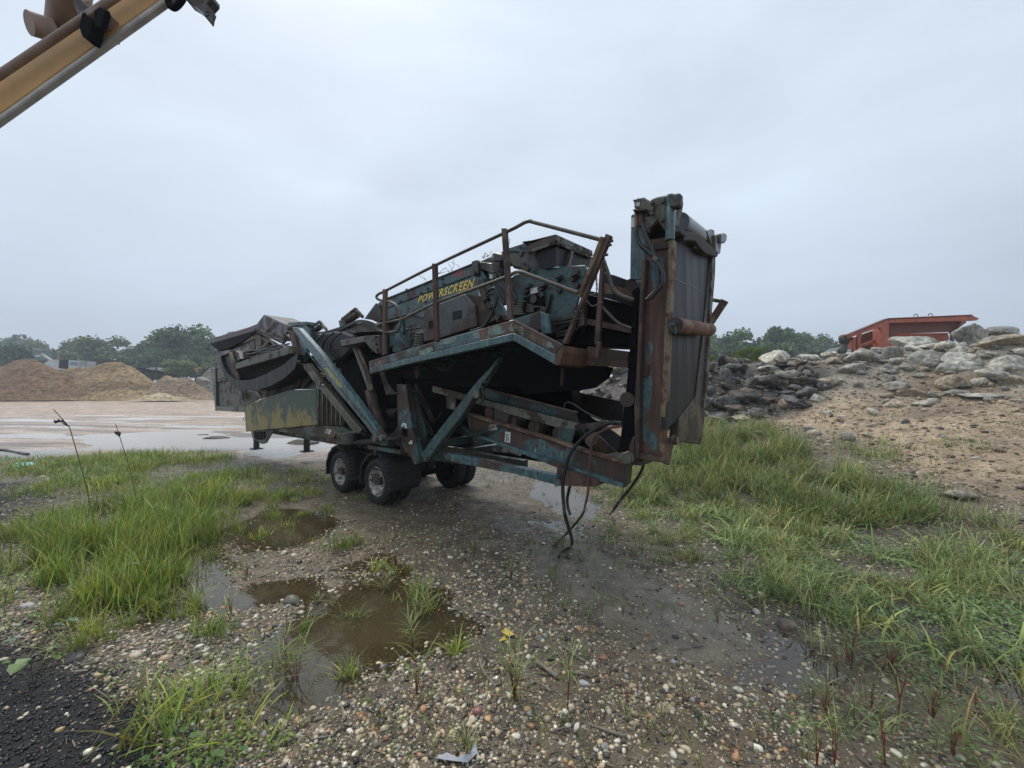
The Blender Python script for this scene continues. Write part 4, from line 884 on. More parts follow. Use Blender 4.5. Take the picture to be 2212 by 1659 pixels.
MB().prism([mt(p, WT - .1) for p in c2((1965, 1300), (1975, 1370), (1940, 1490), (1908, 1508), (1880, 1495), (1900, 1400))], (0, .6, 0)).build('end_cap', RUSTB, wk, .008)
# floor of the walkway
F1 = [mt(p, WT) for p in c2((66, 1525), (1478, 1178), (1900, 1395))]
for k in range(2):
    a, b_2 = F1[k], F1[k + 1]; MB().prism([a, b_2, b_2 + Vector((0, .55, 0)), a + Vector((0, .55, 0))], (0, 0, -.04)).build('floor_plate', BROWN, wk)
mb = MB()
for k in range(8):
    a = F1[0].lerp(F1[1], (k + .5) / 8); mb.beam(a + Vector((0, .02, -.08)), a + Vector((0, .9, -.08)), .05, .06)
mb.build('floor_bearer', TEALD, wk)
RT = WT - .02
def rail(path, r=.024, nm='handrail'): return MB().tube(curve([mt(p, RT) for p in path], 5), r, 10).build(nm, RAILM, wk)
rail(c3((860, 635), (420, 520), (170, 455)) + c2((1660, 88), (1630, 87), (1590, 100), (1545, 125), (1400, 198), (715, 520), (230, 768), (170, 795), (140, 820), (142, 845), (175, 862), (240, 872), (320, 905), (362, 960), (378, 1040), (368, 1120), (330, 1168), (230, 1178), (170, 1160), (145, 1135), (160, 1105), (225, 1085), (330, 1062), (400, 1045), (700, 900), (1060, 765), (1400, 640), (1490, 596), (1530, 585), (1575, 590), (1640, 612), (2115, 792)))
for (xa, ya, xb, yb, w_) in ((196, 752, 190, 1405, 30), (680, 500, 700, 1268, 38), (1362, 152, 1422, 1055, 45)):
    MB().prism([mt(p, RT - .03) for p in c2((xa, ya), (xa + w_, ya), (xb + w_, yb - 8), (xb, yb))], (0, .055, 0)).build('post', RUST if xa > 200 else RUSTB, wk, .006)
MB().prism([mt(p, RT - .05) for p in c3((862, 600), (900, 610), (660, 1200), (634, 1190))], (0, .1, 0)).build('end_post', RUSTT, wk, .006)
MB().prism([mt(p, RT - .02) for p in c3((915, 575), (965, 592), (720, 1180), (520, 1659), (485, 1655), (640, 1290), (690, 1150))], (0, .07, 0)).build('end_post', RUST, wk, .006)
MB().prism([mt(p, .0) for p in c3((862, 850), (892, 850), (852, 1668), (800, 1668))] , (0, .07, 0)).build('post', RUST, wk, .006)
MB().prism([mt(p, -.2) for p in c3((830, 1640), (860, 1640), (840, 1800), (800, 1800))] , (0, .07, 0)).build('post', RUST, wk, .006)
mb = MB(); cp = curve([mt(p, -.1) for p in c3((830, 870), (825, 1000), (822, 1160))] + [mt(p, -.25) for p in c3((725, 1190), (745, 1250), (790, 1290), (850, 1262), (880, 1258))], 8)
for i in range(len(cp) - 1):
    d = (cp[i + 1] - cp[i]); c = (cp[i + 1] + cp[i]) / 2
    u = d.normalized(); s_ = u.orthogonal().normalized() if i % 2 else u.cross(u.orthogonal()).normalized(); r1 = d.length * .62
    mb.tube([c + u * math.cos(a) * r1 + s_ * math.sin(a) * r1 * .5 for a in [k * math.pi / 4 for k in range(9)]], .006, 4, cap=False)
mb.build('chain', RAILM, wk)
mb = MB()
for p in ((955, 655), (940, 695), (905, 790), (735, 1155), (660, 1340), (645, 1415)):
    q = mt(c3(p)[0], RT); mb.cyl(q + Vector((-.06, 0, 0)), q + Vector((.04, 0, 0)), .014, 6)
mb.build('bolt', BROWN, wk)
mb = MB(); q = [mt(p, -.1) for p in c6((60, 0), (100, 40), (160, 70), (220, 70), (270, 20), (280, -10))]
mb.tube(curve(q), .012, 5); mb.build('chain', BROWN, wk)
pl('hanger', c2((515, 1490), (560, 1485), (545, 1600), (530, 1640), (505, 1580)), -.2, .05, BROWN)
pl('hanger', c6((1335, 60), (1362, 60), (1350, 225), (1325, 225)), .1, .05, RUST)

# --- tail: sloping conveyor frame
tl = grp('tail_conveyor')
def tp(nm, P, t, th, mat, bev=.006): return MB().prism([mt(p, t) for p in P], (0, th, 0)).build(nm, mat, tl, bev)
tp('skirt_board', c6((580, 262), (1478, 494), (1512, 602), (1280, 545), (900, 450), (580, 352)), .16, .03, TEALD)
tp('skirt_lip', c6((578, 252), (1478, 484), (1482, 500), (578, 266)), .10, .07, RUST)
tp('cutout_plate', c6((70, 230), (300, 285), (540, 355), (1280, 540), (1510, 602), (1466, 625), (1470, 660), (1300, 640), (830, 510), (690, 455), (500, 405), (220, 330), (70, 290)), .04, .03, MOSS)
tp('cutout_plate', c6((205, 325), (300, 352), (290, 465), (210, 452)), .043, .03, MOSS)
tp('cutout_plate', c6((675, 450), (830, 508), (806, 625), (680, 575)), .043, .03, BROWN)
tp('cutout_plate', c6((1300, 638), (1475, 655), (1440, 802), (1300, 752)), .043, .03, TEAL)
tp('upper_flange', c6((408, 492), (1300, 762), (1480, 828), (2002, 985), (1990, 1016), (1480, 862), (1300, 795), (410, 522)), -.06, .1, RUSTT)
tp('web', c6((410, 523), (1300, 796), (1480, 863), (1990, 1012), (1950, 1230), (1560, 1110), (1250, 985), (700, 790), (480, 712), (430, 640)), .0, .03, TEALC)
tp('lower_flange', c6((340, 640), (700, 775), (1250, 962), (1950, 1192), (1955, 1235), (1560, 1130), (1240, 1012), (700, 800), (470, 725)), -.06, .1, TEALB)
tp('end_cap', c6((1955, 1005), (2008, 985), (1982, 1205), (1945, 1237)), -.07, .12, BROWN)
tp('far_side_board', c6((1300, 250), (1430, 280), (1950, 385), (1945, 590), (1700, 560), (1500, 480)), 1.5, .05, BROWN)
tp('belt', c6((560, 380), (1400, 620), (1780, 900), (1760, 950), (1400, 800), (560, 560)), .35, 1.0, BLACK, .03)
for p, q, r in (((630, 495), (560, 470), .10), ((845, 563), (960, 600), .10), ((1070, 630), (1150, 680), .10), ((1310, 700), (1360, 730), .10)):
    a = mt(c6(p)[0], .10); MB().cyl(a, a + Vector((.05, 1.2, .0)), r, 18).build('return_roller', RUST, tl)
a = mt(c6((1640, 750))[0], -.0); b_2 = a + Vector((.08, .5, -.32)); MB().cyl(a, b_2, .10, 20).cyl(a - (b_2 - a) * .02, a, .06, 16).build('loose_roller', RUST, tl)
tp('crossmember', c6((1700, 770), (1820, 880), (1780, 900), (1680, 800)), .3, .8, DARK)
tie = tp('tie_bar', c6((180, 890), (320, 905), (1292, 1112), (1285, 1205), (900, 1100), (300, 985), (190, 945)), -.2, .12, TEALC)
tp('tie_bracket', c6((1295, 1040), (1330, 1032), (1692, 1155), (1690, 1205), (1670, 1225), (1310, 1210), (1288, 1180)), -.12, .5, RUST)
q = mt(c6((1313, 1178))[0], -.14); MB().cyl(q, q + Vector((0, -.05, 0)), .045, 12).build('pin', MOSS, tl)
tp('far_tie_bar', c6((480, 840), (830, 890), (1300, 960), (1290, 1000), (830, 930), (480, 880)), 1.4, .12, DARK)
tp('far_brace', c6((640, 970), (990, 890), (1000, 930), (820, 1000)), .9, .1, DARK)
tp('far_hanger', c6((895, 950), (935, 950), (932, 1028), (890, 1028)), .9, .1, MOSS)
q = [mt(p, .8) for p in c6((670, 845), (850, 860), (940, 885))]; MB().tube(q, .06, 10).build('light_pipe', RIM, tl)
tp('pivot_lug', c6((1800, 900), (1850, 890), (2010, 905), (2035, 930), (2020, 965), (2005, 985), (1830, 930)), -.03, .06, MOSS)
q = mt(c6((2002, 938))[0], -.08); MB().cyl(q, q + Vector((0, .15, 0)), .065, 16).build('pin', MOSS, tl)
dc = tp('decal', c6((790, 676), (842, 690), (835, 790), (782, 778)), -.004, .004, WHITE, 0)
mb = MB()
for (x0, y0, x1, y1) in ((800, 700, 812, 712), (812, 708, 826, 716), (796, 722, 806, 740), (812, 735, 824, 745), (794, 750, 826, 756), (794, 762, 822, 768)):
    mb.prism([mt(p, -.006) for p in c6((x0, y0), (x1, y0 + 3), (x1 - 1, y1 + 3), (x0 - 1, y1))], (0, -.002, 0))
mb.build('print', BLACK, dc)
mb = MB()
for pp in (((310, 640), (400, 690), (500, 700), (580, 670), (640, 640)), ((300, 655), (400, 715), (520, 715), (600, 680), (640, 665)), ((340, 600), (420, 650), (520, 665), (640, 632))):
    mb.tube(curve([mt(p, -.1) for p in c6(*pp)]), .02, 7)
mb.build('hose_pair', HOSE, tl)
mb = MB()
for a, b_2 in (((632, 632), (695, 620)), ((632, 663), (705, 652))): a, b_2 = c6(a, b_2); mb.tube([mt(a, -.1), mt(b_2, -.1)], .026, 8)
mb.build('hose_fitting', RIM, tl)

# --- folded vertical tail section
sB = mt(c4((745, 400))[0], 0).x + .02
vt = grp('folded_tail_section')
def vp(nm, P, t, th, mat, bev=.006, par=vt): return MB().prism([mt(p, t) for p in P], (0, th, 0)).build(nm, mat, par, bev)
def vs_(nm, P, s, th, mat, bev=.006, par=vt): return MB().prism([ms(p, s) for p in P], (-th, 0, 0)).build(nm, mat, par, bev)
vp('inner_belt', c3((1180, 1140), (1235, 1130)) + c4((460, 0), (450, 700), (440, 1170), (380, 1240), (298, 1332), (330, 1060), (360, 800), (390, 500), (415, 200), (430, 0)), .12, 1.35, BLACK, 0)
vp('side_web', c3((1305, 640), (1570, 600)) + c4((770, 60), (735, 700), (725, 1160), (715, 1425), (480, 1385), (470, 900), (500, 300), (520, 0)), .03, .03, RUSTB)
repaint(bpy.data.objects['side_web'], [blotch([mt(p, .026) for p in c4((505, 650), (560, 615), (605, 600), (612, 720), (592, 890), (548, 985), (555, 1060), (655, 1180), (662, 1290), (600, 1300), (560, 1210), (500, 1260), (492, 1000))], 3, amp=.06), blotch([mt(p, .026) for p in c4((575, 260), (610, 290), (625, 350), (600, 400), (580, 350))], 4, amp=.1), blotch([mt(p, .026) for p in c3((1340, 850), (1480, 820), (1470, 960), (1440, 1100), (1380, 1090), (1350, 960))], 5, amp=.08)], TEALB)
vp('left_flange', c3((1268, 830), (1312, 820)) + c4((520, 0), (497, 600), (488, 1385), (450, 1382), (442, 900), (470, 400), (488, 0)), -.08, .12, RUST)
mb = MB(); RF = c4((742, -10), (722, 400), (700, 800), (680, 1150), (692, 1405), (712, 1430)); RG = c4((780, -10), (764, 400), (747, 800), (728, 1160), (734, 1415), (733, 1420))
RF = c3((1528, 640), (1535, 1000)) + RF; RG = c3((1582, 630), (1570, 1000)) + RG
for a_, b_q, c_q, d_q in zip(RF, RF[1:], RG[1:], RG): mb.prism([mt(p, -.07) for p in (a_, b_q, c_q, d_q)], (0, .11, 0))
mb.build('right_flange', RUSTT, vt)
vp('top_frame', c3((1300, 690), (1525, 660), (1525, 720), (1300, 750)), -.0, .04, TEALD)
vp('foot_channel', c4((480, 1325), (700, 1375), (720, 1428), (470, 1385)), -.05, .08, RUST)
hp = vp('hinge_plate', c4((500, 478), (590, 490), (568, 608), (495, 605)), .005, .03, RUST)
mb = MB(); bolt(mb, c4((517, 512))[0], 0, .014, .01); bolt(mb, c4((515, 577))[0], 0, .014, .01); mb.build('bolt', BLACK, hp)
gp = vp('guard_plate', c3((1165, 400), (1185, 380), (1250, 500), (1308, 590), (1300, 830), (1262, 1022), (1240, 1032), (1155, 1022)), .06, .04, TEALB)
vp('reflective_patch', c3((1170, 422), (1210, 420), (1205, 512), (1165, 510)), .056, .004, WHITE, 0, gp)
vp('motor_backing', c3((1200, 400), (1300, 560), (1520, 540), (1525, 680), (1310, 690)), .08, .06, DARK)
mt_ = grp('tail_motor')
vp('housing', c3((1190, 245), (1215, 225), (1290, 215), (1320, 235), (1372, 262), (1380, 320), (1370, 370), (1310, 350), (1195, 330)), -.12, .3, OLIVE, .03, mt_)
vp('flange', c3((1180, 238), (1200, 235), (1210, 255), (1185, 262)), -.14, .3, BROWN, .01, mt_)
vp('flange', c3((1180, 332), (1300, 325), (1305, 352), (1185, 360)), -.14, .3, BROWN, .01, mt_)
vp('decal', c3((1210, 268), (1248, 265), (1250, 305), (1212, 308)), -.122, .002, plain('faded_label', (.45, .45, .45), .5, .6, 60), 0, mt_)
for x0, m_ in ((1225, RUSTT), (1272, RUST)): MB().tube([mt(p, -.05) for p in c3((x0 - 2, 355), (x0 - 5, 420), (x0 - 2, 500))], .03, 10).build('fitting', m_, mt_)
vp('gearbox', c3((1345, 238), (1400, 215), (1512, 190), (1512, 420), (1498, 560), (1430, 450), (1300, 590), (1285, 480), (1290, 400), (1370, 390)), -.06, .35, OLIVE, .02)
vp('gearbox_cover', c3((1460, 215), (1505, 205), (1505, 560), (1430, 455)), -.10, .06, OLIVE, .01)
mb = MB()
for p in ((1385, 280), (1375, 385), (1475, 445), (1482, 265), (1345, 560)): bolt(mb, c3(p)[0], -.1, .022)
mb.build('bolt', BROWN, vt)
MB().tube([mt(p, -.06) for p in c3((1555, 200), (1548, 330), (1548, 640))], .045, 14, rr=[.045, .05, .05]).build('tension_tube', TEALC, vt)
vp('tension_bracket', c3((1520, 200), (1545, 178), (1580, 185), (1640, 170), (1652, 185), (1650, 300), (1600, 320), (1540, 310)), -.12, .1, TEAL, .02)
vs_('tension_bracket', c3((1650, 240), (1690, 260), (1670, 390), (1630, 520), (1560, 490), (1620, 400), (1640, 300)), sB + .02, .12, BROWN, .02)
a, b_2 = ms(c3((1665, 500))[0], sB - .08), ms(c3((1940, 690))[0], sB - .08); a = a + Vector((0, -.12, 0))
MB().cyl(a, b_2, .13, 24).build('head_roller', BELTL, vt)
vs_('torn_belt_edge', c3((1655, 545), (1760, 560), (1850, 600), (1960, 690), (2030, 770), (2015, 805), (1960, 790), (1900, 770), (1830, 690), (1800, 650), (1740, 640), (1690, 645), (1700, 600), (1660, 580)), sB + .10, .16, plain('frayed_rubber', (.045, .04, .035), .8, .6, 12), .01)
vs_('scraper', c3((1830, 640), (1990, 770), (1900, 790), (1790, 700)), sB + .06, .1, BROWN, .01)
mbt = vs_('outer_belt', c3((1588, 640), (1680, 640), (1800, 700), (1945, 800), (1925, 1100), (1900, 1420)) + c4((1095, 150), (1060, 600), (1032, 800), (870, 1010), (742, 1112), (757, 600), (788, 60)), sB, .06, BELT, 0)
mb = MB()
mb.prism([ms(p, sB + .004) for p in c3((1590, 1015), (1850, 1130), (1850, 1140), (1590, 1028))], (-.003, 0, 0))
mb.build('belt_splice', plain('worn_belt_line', (.10, .10, .10), .6, .4, 30), mbt)
vs_('far_flange', c3((1950, 800), (1997, 790), (1990, 1000), (1950, 1430)) + c4((1185, 0), (1160, 500), (1140, 700), (1088, 1215), (1068, 1252), (855, 1215), (868, 1010), (1030, 800), (1085, 300), (1118, 0)), sB + .02, .10, BROWN)
vs_('far_flange_edge', c3((1970, 800), (1998, 790), (1992, 1000), (1955, 1430)) + c4((1187, 0), (1162, 500), (1142, 700), (1120, 900), (1105, 900), (1130, 600), (1160, 100), (1165, 0)), sB + .05, .05, MOSS)
vs_('foot_plate', c4((742, 1185), (800, 1185), (850, 1130), (862, 1210), (820, 1250), (778, 1450), (742, 1432)), sB - .01, .03, RUST)
a = ms(c4((812, 1212))[0], sB + .02); MB().cyl(a, a + Vector((.05, 0, 0)), .05, 10).build('pin', MOSS, vt)
# brown return roller lying across the belt
a, b_2 = ms(c4((832, 120))[0], sB + .12), ms(c4((1158, 165))[0], sB + .12)
rr_ = MB().cyl(a, b_2, .085, 24).build('return_roller', worn('orange_rust_roller', (.20, .10, .065), (.15, .07, .045), .5, 3, rough=.6), vt)
d = (a - b_2).normalized(); MB().cyl(a + d * .18, a, .016, 8).tube([a + d * .05 + Vector((0, 0, .02)), a + d * .06 + Vector((.03, 0, -.05)), a + d * .05 + Vector((.02, 0, -.1))], .008, 5).cyl(b_2 - d * .1, b_2, .016, 8).build('roller_axle', RAILM, rr_)
MB().cyl(a + d * .012, a - d * .03, .082, 24).build('roller_end', TEALD, rr_)
for pp, r in ((((1165, 1080), (1230, 1085)), .07),): a, b_2 = c3(*pp); MB().cyl(mt(a, .1), mt(b_2, .4), .075, 16).build('idler_end', TEALD, vt)
a, b_2 = mt(c4((375, 825))[0], .08), mt(c4((450, 815))[0], .5); MB().cyl(a, b_2, .09, 18).build('idler_end', OLIVE, vt)
fb = empty('far_bracket'); fb.parent = vt
for nm, P, m_ in (('plate', c3((1908, 548), (1960, 530), (1985, 540), (1992, 640), (1985, 720), (1945, 640), (1925, 590)), MOSS), ('plate', c3((1990, 600), (2050, 575), (2060, 600), (2045, 770), (2000, 760)), BROWN)):
    pass
MB().prism([ms(p, sB + .06) for p in c3((1908, 548), (1960, 530), (1985, 540), (1992, 640), (1985, 730), (1945, 660), (1925, 590))], (-.1, 0, 0)).prism([ms(p, sB + .1) for p in c3((1995, 590), (2050, 578), (2062, 600), (2045, 772), (2000, 765))], (-.1, 0, 0)).build('tension_bracket', OLIVE, vt, .01)
MB().prism([ms(p, sB + .14) for p in c3((2050, 575), (2095, 567), (2112, 580), (2108, 650), (2095, 668), (2050, 665))], (-.14, 0, 0)).build('tension_bracket', BROWN, vt, .02)
# far handrail end seen past the tail
a, b_2, c_ = mt(c3((1965, 1425))[0], 2.35), mt(c3((2090, 1235))[0], 2.35), mt(c3((2065, 1246))[0], 2.35)
MB().beam(a + (a - b_2) * 2.2, b_2, .07, .10).build('far_post', RUSTT, wk); MB().tube([c_, mt(c3((1965, 1227))[0], 2.35), mt(c3((1965, 1227))[0], 2.35) + Vector((-2.5, 0, .1))], .03, 8).build('far_handrail', RAILM, wk)
vp('pivot_lug', c4((375, 1360), (400, 1250), (430, 1178), (445, 1180), (447, 1440), (380, 1400)), -.04, .08, TEAL)
q = mt(c4((385, 1378))[0], -.06); MB().cyl(q, q + Vector((0, -.06, 0)), .06, 16).build('pin', MOSS, vt)
vp('hinge_box', c4((400, 1390), (530, 1405), (528, 1450), (515, 1455), (400, 1440)), -.0, .3, BROWN)
mb = MB()
for pp in (((1228, 500), (1215, 590), (1250, 680), (1330, 750), (1400, 820), (1420, 900), (1430, 1020), (1420, 1120), (1340, 1210), (1320, 1228)), ((1282, 480), (1310, 600), (1360, 700), (1400, 820), (1440, 890), (1480, 980), (1470, 1080), (1420, 1140), (1360, 1215))):
    mb.tube(curve([mt(p, -.16) for p in c3(*pp)]), .026, 8)
mb.build('motor_hose', HOSE, vt)
mb = MB()
q = [mt(p, -.16) for p in c3((1385, 822), (1425, 850))]; mb.tube([q[0], q[1]], .04, 6); mb.build('hose_tie', RAILM, vt)

# --- hoses hanging to the ground
GZ = .06
def ghose(nm, pp, end, r, mat, t=0.0, mid=()):
    P = [mt(p, t) for p in c6(*pp)]; g = MI @ hit(*end[-1]); E = [MI @ (lambda h: Vector((h.x, h.y, h.z + GZ)))(hit(*e)) for e in end[1:]]
    P += [P[-1].lerp(E[0], .5) + Vector((0, 0, -.02))] if False else []
    return MB().tube(curve(P + E), r, 8).build(nm, mat, ROOT)
h1 = ghose('hanging_hose', ((1935, 600), (1850, 590), (1740, 620), (1600, 705), (1480, 820), (1415, 930), (1380, 1050), (1355, 1200), (1365, 1400), (1385, 1530)), ((0, 0), (1236, 1183), (1212, 1200), (1207, 1212)), .024, HOSE, -.12)
h2 = ghose('hanging_hose', ((1935, 622), (1800, 650), (1700, 700), (1650, 745), (1630, 850), (1615, 1050), (1605, 1250), (1580, 1380), (1530, 1520)), ((0, 0), (1213, 1172), (1193, 1188)), .016, HOSEB, -.14)
ghose('hanging_hose', ((2165, 965), (2120, 1080), (2030, 1220), (1940, 1330), (1860, 1440)), ((0, 0), (1318, 1118)), .018, HOSE, .3)
MB().tube(curve([mt(p, .1) for p in c6((1425, 1215), (1400, 1330), (1405, 1420), (1430, 1500))]), .02, 7).build('hanging_hose', HOSE, ROOT)
MB().tube(curve([mt(p, .4) for p in c6((1365, 450), (1380, 400), (1440, 400), (1600, 500), (1800, 590), (1930, 630))]), .012, 6).tube(curve([mt(p, .35) for p in c6((1480, 520), (1520, 600), (1560, 680), (1600, 710))]), .01, 6).build('thin_cable', RAILM, ROOT)

# dry twigs growing in the dirt on the machine
mb = MB()
for base, tips in (((730, 610), ((780, 590), (870, 575), (820, 545))), ((880, 580), ((840, 500), (900, 465))), ((830, 560), ((800, 545), (850, 590))), ((890, 500), ((955, 540), (860, 490))), ((625, 670), ((555, 620), (590, 640))), ((1185, 455), ((1165, 430), (1195, 395), (1215, 390), (1240, 420))), ((1230, 440), ((1270, 380), (1210, 400))), ((1425, 350), ((1430, 300), (1450, 255), (1420, 260)))):
    for tp_ in tips: a, b_2 = c2(base, tp_); mb.tube([mt(a, .5), mt(a, .5).lerp(mt(b_2, .5), .5) + Vector((.02, 0, .01)), mt(b_2, .5)], .004, 4)
o = mb.build('dry_twigs', RAILM); o.matrix_world = MM; tag(o, 'thin dry twigs sprouting from the dirt along the top of the screening plant', 'twigs', kind='stuff')

# ------------------------------------------------------------------ boulders and rubble
ROCK = attr_mat('rock_surface', .7, bump=.8, bsc=6, tint=7, bd=.09, tr=(.45, 1.6))
def rock_mesh(name, c, size, tone, sub=3, ang=.55, rz=0., mat=ROCK, ncut=12, tilt=0.):
    B, Fc = ico(sub); n = B / np.linalg.norm(B, axis=1)[:, None]
    pn = RNG.normal(size=(ncut, 3)); pn /= np.linalg.norm(pn, axis=1)[:, None]; d = RNG.uniform(.5, .92, ncut)
    dots = n @ pn.T; rr = np.where(dots > .05, d / np.maximum(dots, .05), 9).min(1); rr = np.minimum(rr, 1.05) ** (ang + .45)
    P = n * rr[:, None]
    o = RNG.uniform(0, 99); P *= (1 + .09 * fbm(P[:, 0] * 2.4 + o, P[:, 1] * 2.4 + P[:, 2] * 1.7, 4) * 2 * .6)[:, None]
    P *= (1 + .05 * fbm(P[:, 0] * 9 + o, P[:, 2] * 9 + P[:, 1] * 5, 2) * 2)[:, None]
    ext = (P.max(0) - P.min(0)) / 2; P = (P - (P.max(0) + P.min(0)) / 2) / ext * np.array(size) / 2
    ct, st_ = math.cos(tilt), math.sin(tilt); P = np.stack([P[:, 0] * ct - P[:, 2] * st_, P[:, 1], P[:, 0] * st_ + P[:, 2] * ct], -1)
    ca, sa = math.cos(rz), math.sin(rz); P = np.stack([P[:, 0] * ca - P[:, 1] * sa, P[:, 0] * sa + P[:, 1] * ca, P[:, 2]], -1)
    k = fbm(P[:, 0] * 2.2 + o, P[:, 2] * 3 + P[:, 1] * 2.2 + o, 4); col = np.array(tone)[None] * (1 + 1.3 * k)[:, None]
    k2 = smooth(.1, .28, fbm(P[:, 0] * 1.3 + o * 2, P[:, 2] * 1.6 + P[:, 1], 3))[:, None]; col = col * (1 - k2 * .45) + np.array((.26, .2, .13)) * k2 * .45
    ob = npmesh(name, P, Fc, mat, col=np.clip(col, .01, 1), smooth_=False); ob.location = c; return ob
LG = (.34, .32, .27); GR = (.235, .222, .19); DG = (.10, .096, .092); TN = (.34, .275, .195); DK = (.06, .053, .049); PALE = (.40, .36, .29); BRN = (.24, .17, .12)
